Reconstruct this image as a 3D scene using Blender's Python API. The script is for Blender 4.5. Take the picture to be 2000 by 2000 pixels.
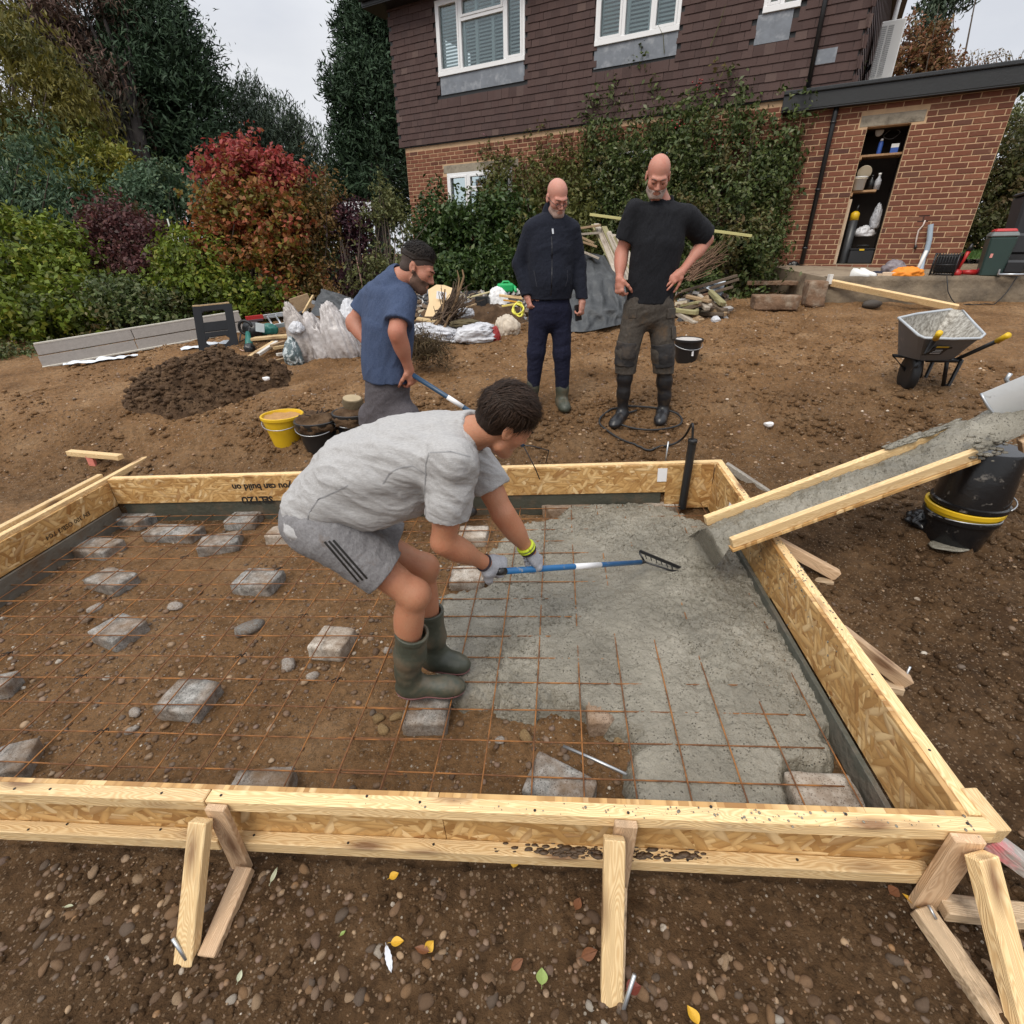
import bpy, bmesh, math, random, sys
import numpy as np
from mathutils import Vector, Matrix
for o in list(bpy.data.objects): bpy.data.objects.remove(o)
S = bpy.context.scene
COL = S.collection
R_ = math.radians
rng = np.random.default_rng(7); random.seed(7)
# ------------------------------------------------------------------ camera
FPX, PITCH, ROLL, CAMZ = 988.0, R_(27.25), R_(-.75), 1.896
_f = np.array([0, math.cos(PITCH), -math.sin(PITCH)])
_u = np.array([0, math.sin(PITCH), math.cos(PITCH)])
_r = np.array([1., 0, 0])
CR = _r*math.cos(ROLL)+_u*math.sin(ROLL); CU = _u*math.cos(ROLL)-_r*math.sin(ROLL)
CP = np.array([0, 0, CAMZ])
cd = bpy.data.cameras.new('camera'); cam = bpy.data.objects.new('camera', cd); COL.objects.link(cam)
cd.sensor_width = 36; cd.lens = FPX/2000*36; cd.clip_end = 900; cd.clip_start = .02
cam.matrix_world = Matrix(((CR[0], CU[0], -_f[0], 0), (CR[1], CU[1], -_f[1], 0), (CR[2], CU[2], -_f[2], CAMZ), (0, 0, 0, 1)))
S.camera = cam
# ------------------------------------------------------------------ world: pale overcast sky
W_ = bpy.data.worlds.new('World'); S.world = W_; W_.use_nodes = True
nt = W_.node_tree; nt.nodes.clear()
def wn(t, **k):
    n = nt.nodes.new(t)
    for a, b in k.items(): setattr(n, a, b)
    return n
sky = wn('ShaderNodeTexSky', sky_type='NISHITA'); sky.sun_disc = False; sky.sun_elevation = R_(48); sky.sun_rotation = R_(205)
bg1 = wn('ShaderNodeBackground'); bg1.inputs[1].default_value = .10; nt.links.new(sky.outputs[0], bg1.inputs[0])
geo = wn('ShaderNodeTexCoord'); sep = wn('ShaderNodeSeparateXYZ'); nt.links.new(geo.outputs['Generated'], sep.inputs[0])
ns = wn('ShaderNodeTexNoise'); ns.inputs['Scale'].default_value = 2.2; ns.inputs['Detail'].default_value = 5; ns.inputs['Roughness'].default_value = .55
mp = wn('ShaderNodeMapping'); mp.inputs['Scale'].default_value = (1, 1, 2.6); nt.links.new(geo.outputs['Generated'], mp.inputs[0]); nt.links.new(mp.outputs[0], ns.inputs['Vector'])
cr = wn('ShaderNodeValToRGB'); cr.color_ramp.elements[0].position = .34; cr.color_ramp.elements[0].color = (.575, .59, .63, 1)
cr.color_ramp.elements[1].position = .66; cr.color_ramp.elements[1].color = (.725, .73, .745, 1); nt.links.new(ns.outputs['Fac'], cr.inputs[0])
# overcast skies are about twice as bright overhead as low down
mr = wn('ShaderNodeMapRange'); mr.inputs['From Min'].default_value = 0.25; mr.inputs['From Max'].default_value = 1; mr.inputs['To Min'].default_value = .92; mr.inputs['To Max'].default_value = 2.0
nt.links.new(sep.outputs[2], mr.inputs[0])
bg2 = wn('ShaderNodeBackground'); nt.links.new(cr.outputs[0], bg2.inputs[0]); nt.links.new(mr.outputs[0], bg2.inputs[1])
mx = wn('ShaderNodeMixShader'); mx.inputs[0].default_value = .93
nt.links.new(bg1.outputs[0], mx.inputs[1]); nt.links.new(bg2.outputs[0], mx.inputs[2])
wo = wn('ShaderNodeOutputWorld'); nt.links.new(mx.outputs[0], wo.inputs[0])
sd = bpy.data.lights.new('sun', 'SUN'); sd.energy = 1.5; sd.angle = R_(24); sd.color = (1, .92, .80)
so = bpy.data.objects.new('sun', sd); COL.objects.link(so)
# light comes down from up and behind the camera's left
so.rotation_euler = Vector((.42, .60, -.95)).to_track_quat('-Z', 'Y').to_euler()
S.view_settings.view_transform = 'Standard'; S.view_settings.look = 'None'; S.view_settings.gamma = 1; S.view_settings.use_curve_mapping = False
S.view_settings.exposure = 0.42
S.cycles.max_bounces = 6; S.cycles.transparent_max_bounces = 8; S.cycles.caustics_reflective = False; S.cycles.caustics_refractive = False
S.cycles.use_denoising = True

# ------------------------------------------------------------------ numeric helpers
def ray(px, py): return _f + CR*((px-1000)/FPX) - CU*((py-1000)/FPX)
def D(px, py, d): return CP + ray(px, py)*d          # point seen at a pixel of the photograph, d metres along the view axis
def depth_of(p): return float((np.asarray(p)-CP) @ _f)
def proj(p):
    v = np.asarray(p)-CP; z = v @ _f
    return 1000+FPX*(v @ CR)/z, 1000-FPX*(v @ CU)/z
def smooth(a, b, x):
    t = np.clip((x-a)/(b-a), 0, 1); return t*t*(3-2*t)
def _hash(i, s):
    i = i.astype(np.int64)
    h = (i[..., 0]*374761393+i[..., 1]*668265263+(i[..., 2]*2147483647 if i.shape[-1] > 2 else 0)+s*1274126177) & 0xffffffff
    h = ((h ^ (h >> 13))*1274126177) & 0xffffffff
    h = ((h ^ (h >> 16))*2246822519) & 0xffffffff
    return ((h ^ (h >> 15)) & 0xffffff)/float(0xffffff)
def vnoise(p, s=0):                                    # value noise, -1..1
    p = np.asarray(p, float); i = np.floor(p); f = p-i; f = f*f*(3-2*f); n = p.shape[-1]
    out = 0
    for c in range(2**n):
        o = np.array([(c >> k) & 1 for k in range(n)])
        w = 1
        for k in range(n): w = w*(f[..., k] if o[k] else 1-f[..., k])
        out = out+w*_hash(i+o, s)
    return out*2-1
def fbm(p, s=0, o=4, lac=2.1, g=.5):
    p = np.asarray(p, float); a = 1; t = 0; out = 0
    for k in range(o):
        out = out+a*vnoise(p, s+k*17); t += a; a *= g; p = p*lac+3.7
    return out/t
def nrm(v): v = np.asarray(v, float); return v/(np.linalg.norm(v)+1e-12)
def rotz(a): c, s = math.cos(a), math.sin(a); return np.array([[c, -s, 0], [s, c, 0], [0, 0, 1.]])
def rotx(a): c, s = math.cos(a), math.sin(a); return np.array([[1, 0, 0], [0, c, -s], [0, s, c]])
def roty(a): c, s = math.cos(a), math.sin(a); return np.array([[c, 0, s], [0, 1, 0], [-s, 0, c]])
def basis(x, up=(0, 0, 1)):                            # columns: x along, y side, z up
    x = nrm(x); y = np.cross(up, x)
    if np.linalg.norm(y) < 1e-6: y = np.cross((0, 1, 0), x)
    y = nrm(y); z = np.cross(x, y); return np.stack([x, y, z], 1)
def mat4(Rm, t): 
    m = Matrix.Identity(4)
    for i in range(3):
        for j in range(3): m[i][j] = Rm[i][j]
        m[i][3] = t[i]
    return m
# ------------------------------------------------------------------ objects
def tag(o, label=None, cat=None, group=None, kind=None):
    if label: o['label'] = label
    if cat: o['category'] = cat
    if group: o['group'] = group
    if kind: o['kind'] = kind
    return o
def thing(name, label, cat, loc, group=None):
    o = bpy.data.objects.new(name, None); COL.objects.link(o); o.location = [float(c) for c in loc]; o.empty_display_size = .1
    return tag(o, label, cat, group)
def link(name, me, parent=None, M=None):
    o = bpy.data.objects.new(name, me); COL.objects.link(o)
    if parent is not None:
        o.parent = parent
        chain = Matrix.Identity(4); p = parent
        o.matrix_parent_inverse = wmat(p).inverted()
    if M is not None: o.matrix_basis = M
    return o
def wmat(p):
    m = p.matrix_basis.copy()
    if p.parent is not None: m = wmat(p.parent) @ p.matrix_parent_inverse @ m
    return m
def mesh_np(name, v, f, mat=None, smooth_=False, mats=None, mi=None):
    me = bpy.data.meshes.new(name); v = np.asarray(v, np.float32); f = np.asarray(f, np.int32)
    k = f.shape[1]
    me.vertices.add(len(v)); me.vertices.foreach_set('co', v.ravel())
    me.loops.add(f.size); me.loops.foreach_set('vertex_index', f.ravel())
    me.polygons.add(len(f)); me.polygons.foreach_set('loop_start', np.arange(0, f.size, k, dtype=np.int32))
    me.polygons.foreach_set('loop_total', np.full(len(f), k, np.int32))
    if mi is not None: me.polygons.foreach_set('material_index', np.asarray(mi, np.int32))
    me.update(calc_edges=True)
    if smooth_: me.polygons.foreach_set('use_smooth', np.ones(len(f), bool))
    for m in (mats or [mat]):
        if m: me.materials.append(m)
    return me
class MB:
    def __init__(s): s.v = []; s.f = []; s.mi = []; s.m = 0; s.n = 0
    def add(s, v, f):
        o = s.n; v = np.asarray(v, float); s.v.append(v); s.n += len(v)
        s.f += [[i+o for i in q] for q in f]; s.mi += [s.m]*len(f); return s
    def box(s, c, size, Rm=None):
        h = np.asarray(size, float)/2
        v = np.array([[x, y, z] for x in (-1, 1) for y in (-1, 1) for z in (-1, 1)])*h
        if Rm is not None: v = v @ np.asarray(Rm).T
        return s.add(v+np.asarray(c), [(0, 1, 3, 2), (4, 6, 7, 5), (0, 4, 5, 1), (2, 3, 7, 6), (0, 2, 6, 4), (1, 5, 7, 3)])
    def beam(s, a, b, w, h, up=(0, 0, 1)):
        a = np.asarray(a, float); b = np.asarray(b, float); B = basis(b-a, up)
        return s.box((a+b)/2, (np.linalg.norm(b-a), w, h), B)
    def tube(s, pts, r, seg=8, cap=True, flat=1.0):
        P = np.asarray(pts, float); n = len(P); r = np.broadcast_to(np.asarray(r, float), (n,))
        t = np.gradient(P, axis=0); t /= np.linalg.norm(t, axis=1)[:, None]+1e-12
        u = np.cross(t[0], (0, 0, 1.)); u = u if np.linalg.norm(u) > 1e-3 else np.cross(t[0], (0, 1., 0)); u = nrm(u); vs = []
        for i in range(n):
            u = nrm(u-t[i]*(u @ t[i])); w = np.cross(t[i], u)
            for k in range(seg):
                a = 2*math.pi*k/seg; vs.append(P[i]+r[i]*(math.cos(a)*u+flat*math.sin(a)*w))
        f = [(i*seg+k, i*seg+(k+1) % seg, (i+1)*seg+(k+1) % seg, (i+1)*seg+k) for i in range(n-1) for k in range(seg)]
        if cap: f += [tuple(range(seg))[::-1], tuple(range((n-1)*seg, n*seg))]
        return s.add(vs, f)
    def lathe(s, prof, c=(0, 0, 0), Rm=None, seg=24, sx=1, sy=1):
        v = []
        for r, z in prof:
            for k in range(seg):
                a = 2*math.pi*k/seg; v.append((r*math.cos(a)*sx, r*math.sin(a)*sy, z))
        v = np.array(v)
        if Rm is not None: v = v @ np.asarray(Rm).T
        n = len(prof)
        f = [(i*seg+k, i*seg+(k+1) % seg, (i+1)*seg+(k+1) % seg, (i+1)*seg+k) for i in range(n-1) for k in range(seg)]
        if prof[0][0] > 1e-6: f.append(tuple(range(seg))[::-1])
        if prof[-1][0] > 1e-6: f.append(tuple(range((n-1)*seg, n*seg)))
        return s.add(v+np.asarray(c), f)
    def prism(s, poly, ext):
        P = np.asarray(poly, float); n = len(P); v = np.concatenate([P, P+np.asarray(ext)])
        return s.add(v, [tuple(range(n))[::-1], tuple(range(n, 2*n))]+[(i, (i+1) % n, n+(i+1) % n, n+i) for i in range(n)])
    def grid(s, G, thick=None):
        G = np.asarray(G, float); a, b, _ = G.shape
        f = [(i*b+j, (i+1)*b+j, (i+1)*b+j+1, i*b+j+1) for i in range(a-1) for j in range(b-1)]
        s.add(G.reshape(-1, 3), f)
        if thick is not None:
            s.add((G+np.asarray(thick)).reshape(-1, 3), [q[::-1] for q in f])
        return s
    def obj(s, name, mat, parent=None, smooth_=False, bevel=0, M=None, mats=None, seg=1, auto=None):
        me = bpy.data.meshes.new(name)
        me.from_pydata([tuple(x) for x in np.concatenate(s.v)], [], s.f)
        for m in (mats or [mat]): me.materials.append(m)
        if mats: me.polygons.foreach_set('material_index', np.array(s.mi, np.int32))
        if smooth_: me.polygons.foreach_set('use_smooth', np.ones(len(me.polygons), bool))
        me.update()
        o = link(name, me, parent, M)
        if bevel:
            b = o.modifiers.new('bevel', 'BEVEL'); b.width = bevel; b.segments = seg; b.limit_method = 'ANGLE'
        if auto:
            try: me.set_sharp_from_angle(angle=R_(auto))
            except Exception: pass
        return o
def copy_tree(o, parent=None):
    c = o.copy(); COL.objects.link(c)
    if parent is not None: c.parent = parent
    for ch in list(o.children): copy_tree(ch, c)
    return c
# ------------------------------------------------------------------ materials
class NB:
    def __init__(s, name):
        s.m = bpy.data.materials.new(name); s.m.use_nodes = True; s.t = s.m.node_tree; s.t.nodes.clear()
        s.out = s.n('ShaderNodeOutputMaterial'); s.b = s.n('ShaderNodeBsdfPrincipled'); s.l(s.b, s.out, 0, 0)
    def n(s, t, ins=None, **k):
        x = s.t.nodes.new(t)
        for a, b in k.items(): setattr(x, a, b)
        for a, b in (ins or {}).items():
            if hasattr(b, 'is_output'): s.t.links.new(b, x.inputs[a])
            else: x.inputs[a].default_value = b
        return x
    def l(s, a, b, i, j): s.t.links.new(a.outputs[i] if hasattr(a, 'outputs') else a, b.inputs[j])
    def coord(s, kind='Object', scale=(1, 1, 1), rot=(0, 0, 0), rnd=False):
        c = s.n('ShaderNodeTexCoord').outputs[kind]
        m = s.n('ShaderNodeMapping', {'Vector': c, 'Scale': scale, 'Rotation': rot})
        if rnd:
            oi = s.n('ShaderNodeObjectInfo'); v = s.n('ShaderNodeVectorMath', {0: oi.outputs['Random'], 1: (37., 23., 51.)}, operation='MULTIPLY')
            s.l(v, m, 0, 'Location')
        return m.outputs[0]
    def noise(s, v, scale=5, detail=4, rough=.55, dist=0):
        return s.n('ShaderNodeTexNoise', {'Vector': v, 'Scale': scale, 'Detail': detail, 'Roughness': rough, 'Distortion': dist}).outputs['Fac']
    def voro(s, v, scale=5, feat='F1', out='Distance', rand=1):
        n = s.n('ShaderNodeTexVoronoi', {'Vector': v, 'Scale': scale, 'Randomness': rand}, feature=feat); return n.outputs[out]
    def ramp(s, f, stops, interp='LINEAR'):
        r = s.n('ShaderNodeValToRGB'); s.t.links.new(f, r.inputs[0]); e = r.color_ramp.elements; r.color_ramp.interpolation = interp
        while len(e) < len(stops): e.new(.5)
        for x, (p, c) in zip(e, stops):
            x.position = p; x.color = (*c, 1) if hasattr(c, '__len__') else (c, c, c, 1)
        return r.outputs[0]
    def mix(s, f, a, b, mode='MIX'):
        m = s.n('ShaderNodeMix', data_type='RGBA', blend_type=mode)
        for i, x in ((0, f), (6, a), (7, b)):
            if hasattr(x, 'is_output'): s.t.links.new(x, m.inputs[i])
            else: m.inputs[i].default_value = x if i == 0 else ((*x, 1) if len(x) == 3 else x)
        return m.outputs[2]
    def math(s, op, a, b=0, clamp=False):
        m = s.n('ShaderNodeMath', operation=op, use_clamp=clamp)
        for i, x in ((0, a), (1, b)):
            if hasattr(x, 'is_output'): s.t.links.new(x, m.inputs[i])
            else: m.inputs[i].default_value = x
        return m.outputs[0]
    def bump(s, h, dist=.01, strength=1, prev=None):
        b = s.n('ShaderNodeBump', {'Height': h, 'Distance': dist, 'Strength': strength})
        if prev is not None: s.l(prev, b, 0, 'Normal')
        return b
    def rnd(s, island=False):
        return s.n('ShaderNodeNewGeometry').outputs['Random Per Island'] if island else s.n('ShaderNodeObjectInfo').outputs['Random']
    def fin(s, col=None, rough=.7, bump=None, metal=0, spec=.5, **k):
        if col is not None:
            if hasattr(col, 'is_output'): s.t.links.new(col, s.b.inputs['Base Color'])
            else: s.b.inputs['Base Color'].default_value = (*col, 1)
        if hasattr(rough, 'is_output'): s.t.links.new(rough, s.b.inputs['Roughness'])
        else: s.b.inputs['Roughness'].default_value = rough
        s.b.inputs['Metallic'].default_value = metal; s.b.inputs['Specular IOR Level'].default_value = spec
        if bump is not None: s.l(bump, s.b, 0, 'Normal')
        for a, b in k.items(): s.b.inputs[a.replace('_', ' ')].default_value = b
        return s.m
_M = {}
def plain(name, col, rough=.6, var=.25, ns=9, bump=.0, bs=60, metal=0, spec=.5, dirt=None, dirt_s=6, dirt_lo=.5, dirt_hi=.7, rnd=.0, island=False, **k):
    """a colour with grain, mottling and optional dirt patches"""
    if name in _M: return _M[name]
    b = NB(name); v = b.coord('Object', rnd=True)
    n1 = b.noise(v, ns, 5); c = np.array(col)
    cc = b.mix(n1, tuple(c*(1-var)), tuple(np.minimum(c*(1+var), 1)))
    if rnd:
        h = b.n('ShaderNodeHueSaturation'); b.t.links.new(cc, h.inputs['Color'])
        b.t.links.new(b.math('ADD', b.math('MULTIPLY', b.rnd(island), rnd*2), 1-rnd), h.inputs['Value']); cc = h.outputs[0]
    if dirt is not None:
        n2 = b.noise(v, dirt_s, 7, .62); m = b.ramp(n2, [(dirt_lo, 0), (dirt_hi, 1)]); cc = b.mix(m, cc, dirt)
    bp = b.bump(b.noise(v, bs, 4), bump) if bump else None
    _M[name] = b.fin(cc, rough, bp, metal, spec, **k); return _M[name]
def wood(name, lo, hi, knot=(.16, .07, .03), scale=1., rough=.62, dirt=None):
    if name in _M: return _M[name]
    b = NB(name); v = b.coord('Object', (1.3, 15, 15), rnd=True)
    d = b.noise(b.coord('Object', (1.2, 7, 7), rnd=True), 1.1, 3)
    rings = b.n('ShaderNodeTexWave', {'Vector': b.n('ShaderNodeVectorMath', {0: v, 1: b.n('ShaderNodeVectorMath', {0: d, 1: (2.6, 2.6, 2.6)}, operation='MULTIPLY').outputs[0]}, operation='ADD').outputs[0], 'Scale': 3.2*scale, 'Distortion': 2.2, 'Detail': 3, 'Detail Scale': 1.2}, wave_type='BANDS', bands_direction='DIAGONAL').outputs['Fac']
    fine = b.noise(b.coord('Object', (4, 130, 130), rnd=True), 1.3, 3)
    c = b.mix(rings, lo, hi); c = b.mix(b.math('MULTIPLY', fine, .45), c, tuple(np.array(lo)*.72))
    kv = b.n('ShaderNodeTexVoronoi', {'Vector': b.coord('Object', (2.4, 9, 9), rnd=True), 'Scale': 1.15}, feature='F1')
    kn = b.ramp(kv.outputs['Distance'], [(.09, 1), (.19, .45), (.30, 0)]); c = b.mix(b.math('MULTIPLY', kn, .85), c, knot); c = b.mix(b.ramp(b.noise(b.coord('Object', (2.2, 5, 5), rnd=True), 1.6, 6, .68), [(.58, 0), (.74, .4)]), c, (.27, .20, .135))
    h = b.n('ShaderNodeHueSaturation'); b.t.links.new(c, h.inputs['Color']); b.t.links.new(b.math('ADD', b.math('MULTIPLY', b.rnd(), .3), .85), h.inputs['Value']); c = h.outputs[0]
    if dirt is not None:
        c = b.mix(b.ramp(b.noise(b.coord('Object', (3, 3, 3), rnd=True), 2.2, 6, .65), [(.53, 0), (.68, .85)]), c, dirt)
    _M[name] = b.fin(c, rough, b.bump(b.math('ADD', rings, fine), .0012, .7)); return _M[name]
def timber(name, a, b, w, h, mat, parent=None, up=(0, 0, 1), bevel=.003, label=None):
    """a sawn length of wood from a to b, grain along its own x axis"""
    a = np.asarray(a, float); b = np.asarray(b, float); B = basis(b-a, up); L = np.linalg.norm(b-a)
    o = MB().box((0, 0, 0), (L, w, h)).obj(name, mat, parent, bevel=bevel, M=mat4(B, (a+b)/2))
    if label: o['label'] = label
    return o
# ================================================================== ground
FA = R_(4.75); EU = np.array([math.cos(FA), -math.sin(FA)]); EV = np.array([math.sin(FA), math.cos(FA)])
FW, FD = 4.97, 2.62                                    # formwork: inside length along the front, depth
FNR = np.array([1.32, .925])                           # its near right inside corner
TA, TB = math.tan(R_(2.9)), math.tan(R_(1.1))
def zplane(x, y): return TA*x+TB*y                     # level of the steel mesh
def Fp(u, v, w=0):
    p = FNR+(u-FW)*EU+v*EV; return np.array([p[0], p[1], zplane(p[0], p[1])+w])
def uv(x, y):
    dx, dy = x-FNR[0], y-FNR[1]; return dx*EU[0]+dy*EU[1]+FW, dx*EV[0]+dy*EV[1]
def MP(px, py, w=0):                                   # photograph pixel -> point on the mesh plane raised by w
    d = ray(px, py); t = (CAMZ-w)/(TA*d[0]+TB*d[1]-d[2]); return CP+d*t
def zbase(x, y):
    x = np.asarray(x, float); y = np.asarray(y, float); u, v = uv(x, y); zp = zplane(x, y)
    h = -.035+.06*smooth(.2, 1.3, v)+.19*smooth(1.0, 2.7, v)
    out = zp+h+.05*smooth(-.05, -1.5, u)*smooth(0, 2, v)
    far = .6+.03*(x-.7)+.11*(np.minimum(y, 8.6)-4.5)+.035*np.maximum(y-8.6, 0)
    far = np.where(y > 30, .6+.03*(np.clip(x, -12, 12)-.7)+.451+.035*21.4, .6+.03*(np.clip(x, -12, 12)-.7)+.11*(np.minimum(y, 8.6)-4.5)+.035*np.maximum(np.minimum(y, 30)-8.6, 0))
    z = out+(far-out)*smooth(2.72, 3.7, v)
    z = np.where(v < 0, zp-.035-.02*smooth(0, -.35, v), z)
    inside = (u > -.03) & (u < FW+.03) & (v > -.03) & (v < FD+.03)
    return np.where(inside, zp-.095, z)
def zground(x, y):
    x = np.asarray(x, float); y = np.asarray(y, float); u, v = uv(x, y); p = np.stack([x, y], -1)
    inside = (u > -.03) & (u < FW+.03) & (v > -.03) & (v < FD+.03)
    n1 = fbm(p*3.1, 3, 4); n2 = fbm(p*11, 9, 4, g=.6); n3 = fbm(p*42, 23, 3, g=.65)
    rough = np.where(inside, .012, np.where(v < 0, .022, .03)); rough = rough*np.where(y > 9, .6, 1)
    clod = np.maximum(0, vnoise(p*17, 41))**2*.03*np.where(inside, .15, np.where((v > FD) & (v < FD+.75) | (u > FW), 1.2, .45))*np.where(v < 0, .8, 1)
    near = smooth(-.32, -.6, v)*.035*(1+.6*n1)         # low ridge of loose soil closest to the camera
    rut = np.where((v > FD+.3) & (y < 9), .022*np.sin((x*.35+y*1.0+.35*n1)*9.)*smooth(-.2, .4, fbm(p*.9, 19, 2))+.018*fbm(p*np.array([1.6, 6.5]), 29, 3), 0)
    bank = .05*np.exp(-((v-FD-.32)/.16)**2)*(n1+.6)*np.where((u > 0) & (u < FW+.6), 1, 0)
    return zbase(x, y)+marks(np.atleast_1d(x), np.atleast_1d(y)).reshape(x.shape)*np.where(inside | (v < -.02), 0, 1)+rough*(n1*.9+n2*.8)+.006*n3*np.where(y > 7, .4, 1)+clod+near+bank+rut
_pr = np.random.default_rng(12); PRINTS = []
for (x, y, a, n) in ((.2, 4.55, 1.2, 5), (1.4, 4.3, 1.9, 5), (2.3, 4.2, .3, 6), (3.0, 3.4, 1.4, 5), (-1.2, 4.4, .5, 5), (2.6, 5.4, 2.3, 6), (1.0, 5.6, .1, 6), (3.4, 2.6, 1.0, 4), (-2.6, 4.6, 2.8, 4), (2.2, 1.6, 1.4, 4)):
    for k in range(n): s_ = 1 if k % 2 else -1; PRINTS.append((x+math.cos(a)*.55*k-math.sin(a)*.11*s_+_pr.normal()*.04, y+math.sin(a)*.55*k+math.cos(a)*.11*s_+_pr.normal()*.04, a+_pr.normal()*.2))
RUTS = [np.array(q) for q in (((3.7, 4.5), (3.1, 4.0), (2.9, 3.3), (3.1, 2.4)), ((3.9, 4.9), (3.4, 5.6), (3.5, 6.6), (4.2, 7.6)), ((2.2, 4.1), (2.4, 5.0), (2.0, 6.0), (2.6, 7.2)))]
def marks(x, y):                                       # boot prints and barrow ruts trodden into the soil
    z = np.zeros_like(x)
    for px, py, a in PRINTS:
        m = (np.abs(x-px) < .3) & (np.abs(y-py) < .3)
        if m.any():
            c, s_ = math.cos(a), math.sin(a); u = (x[m]-px)*c+(y[m]-py)*s_; v = -(x[m]-px)*s_+(y[m]-py)*c; r = np.sqrt((u/.15)**2+(v/(.052-.012*np.sin(u*14)))**2); z[m] += -.022*smooth(1.1, .75, r)*(1+.25*np.sin(u*130))+.012*np.exp(-((r-1.3)/.22)**2)
    p = np.stack([x, y], -1)
    for q in RUTS:
        d = np.full(x.shape, 9.)
        for a, b_ in zip(q, q[1:]): e = b_-a; t = np.clip(((p-a) @ e)/(e @ e), 0, 1); d = np.minimum(d, np.linalg.norm(p-a-t[..., None]*e, axis=-1))
        d = d+.02*vnoise(p*3, 4); z += -.026*np.exp(-(d/.035)**2)+.013*np.exp(-((d-.075)/.03)**2)
    return z
def GP(px, py, lift=0):                                # pixel -> point on the bare ground
    d = ray(px, py); lo = .4; t = lo
    prev = t
    while t < 60:
        q = CP+d*t
        if q[2] < float(zbase(q[0], q[1]))+lift: break
        prev = t; t *= 1.02
    for _ in range(24):
        m = (prev+t)/2; q = CP+d*m
        if q[2] < float(zbase(q[0], q[1]))+lift: t = m
        else: prev = m
    return CP+d*t
def ZG(x, y): return float(zground(np.array([x]), np.array([y]))[0])
def axis(a, lo, hi, step, far, grow=1.22):
    c = list(np.arange(lo, hi+1e-6, step)); s = step; x = hi; up = []
    while x < far: s *= grow; x += s; up.append(x)
    s = step; x = lo; dn = []
    while x > -far: s *= grow; x -= s; dn.append(x)
    return np.array(dn[::-1]+c+up)
gx = axis(0, -4.4, 4.4, .022, 320)
gy = np.concatenate([axis(0, .05, 1.0, .0125, 40)[:-1][lambda a: a < 1.0] if False else np.array([-320, -120, -40, -15, -6, -3, -1.5, -.8, -.4, -.2, -.08]), np.arange(0, 1.0, .012), np.arange(1.0, 4.2, .018), np.arange(4.2, 9.5, .034)])
s_ = .034; y_ = 9.5; ex = []
while y_ < 320: ex.append(y_); s_ *= 1.2; y_ += s_
gy = np.concatenate([gy, ex])
GX, GY = np.meshgrid(gx, gy, indexing='ij'); GZ = zground(GX, GY)
GV = np.stack([GX, GY, GZ], -1).reshape(-1, 3); nx_, ny_ = GX.shape
ii, jj = np.meshgrid(np.arange(nx_-1), np.arange(ny_-1), indexing='ij'); k0 = (ii*ny_+jj).ravel()
b = NB('soil'); v = b.coord('Object')
pal = b.ramp(b.noise(v, 3.2, 6, .6), [(.3, (.055, .030, .014)), (.5, (.102, .058, .028)), (.7, (.165, .098, .050))])
dry = b.ramp(b.noise(v, 2.1, 6, .6), [(.3, (.18, .094, .039)), (.5, (.28, .155, .070)), (.72, (.39, .24, .125))])
sp = b.n('ShaderNodeSeparateXYZ', {0: v}); w_ = b.noise(v, .9, 4)
c0_ = b.ramp(b.noise(v, 26, 5, .7), [(.34, .55), (.55, 1.)])
far_m = b.n('ShaderNodeMapRange', {0: b.math('ADD', sp.outputs[1], b.math('MULTIPLY', w_, 1.6)), 1: 3.9, 2: 6.2, 3: .12, 4: .95}).outputs[0]
ins_m = b.n('ShaderNodeMapRange', {0: sp.outputs[1], 1: 1.0, 2: 1.35, 3: 0., 4: .8}).outputs[0]
ins_r = b.n('ShaderNodeMapRange', {0: sp.outputs[0], 1: 1.75, 2: 1.3, 3: 0., 4: 1.}).outputs[0]
ins_f = b.n('ShaderNodeMapRange', {0: sp.outputs[1], 1: 3.95, 2: 3.7, 3: 0., 4: 1.}).outputs[0]
c = b.mix(b.math('MAXIMUM', far_m, b.math('MULTIPLY', b.math('MULTIPLY', ins_m, ins_r), ins_f)), pal, dry)
c = b.mix(1., c, c0_, 'MULTIPLY')
vg = b.n('ShaderNodeTexVoronoi', {'Vector': v, 'Scale': 95.}, feature='F1'); vg2 = b.n('ShaderNodeTexVoronoi', {'Vector': v, 'Scale': 38.}, feature='F1')
cellr = b.n('ShaderNodeSeparateColor', {0: vg.outputs['Color']}).outputs[0]; cell2 = b.n('ShaderNodeSeparateColor', {0: vg2.outputs['Color']}).outputs[0]
grit = b.math('MULTIPLY', b.math('LESS_THAN', vg.outputs['Distance'], .42), b.math('GREATER_THAN', cellr, .70))
grit2 = b.math('MULTIPLY', b.math('LESS_THAN', vg2.outputs['Distance'], .30), b.math('GREATER_THAN', cell2, .86))
gc = b.ramp(b.n('ShaderNodeSeparateColor', {0: vg.outputs['Color']}).outputs[1], [(0, (.15, .10, .06)), (.6, (.28, .185, .11)), (.93, (.30, .22, .15)), (1, (.5, .44, .36))])
c = b.mix(b.math('MULTIPLY', b.math('MAXIMUM', grit, grit2), .8), c, gc)
hgt = b.math('ADD', b.math('ADD', b.math('MULTIPLY', b.noise(v, 60, 6, .7), 1.0), b.math('MULTIPLY', grit, .25)), b.math('MULTIPLY', b.noise(v, 17, 4), 1.2))
soil = b.fin(c, .82, b.bump(hgt, .03, 1.), spec=.15)
me = mesh_np('ground', GV, np.stack([k0, k0+ny_, k0+ny_+1, k0+1], 1), soil, True)
ground = tag(link('ground', me), kind='structure')
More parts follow.
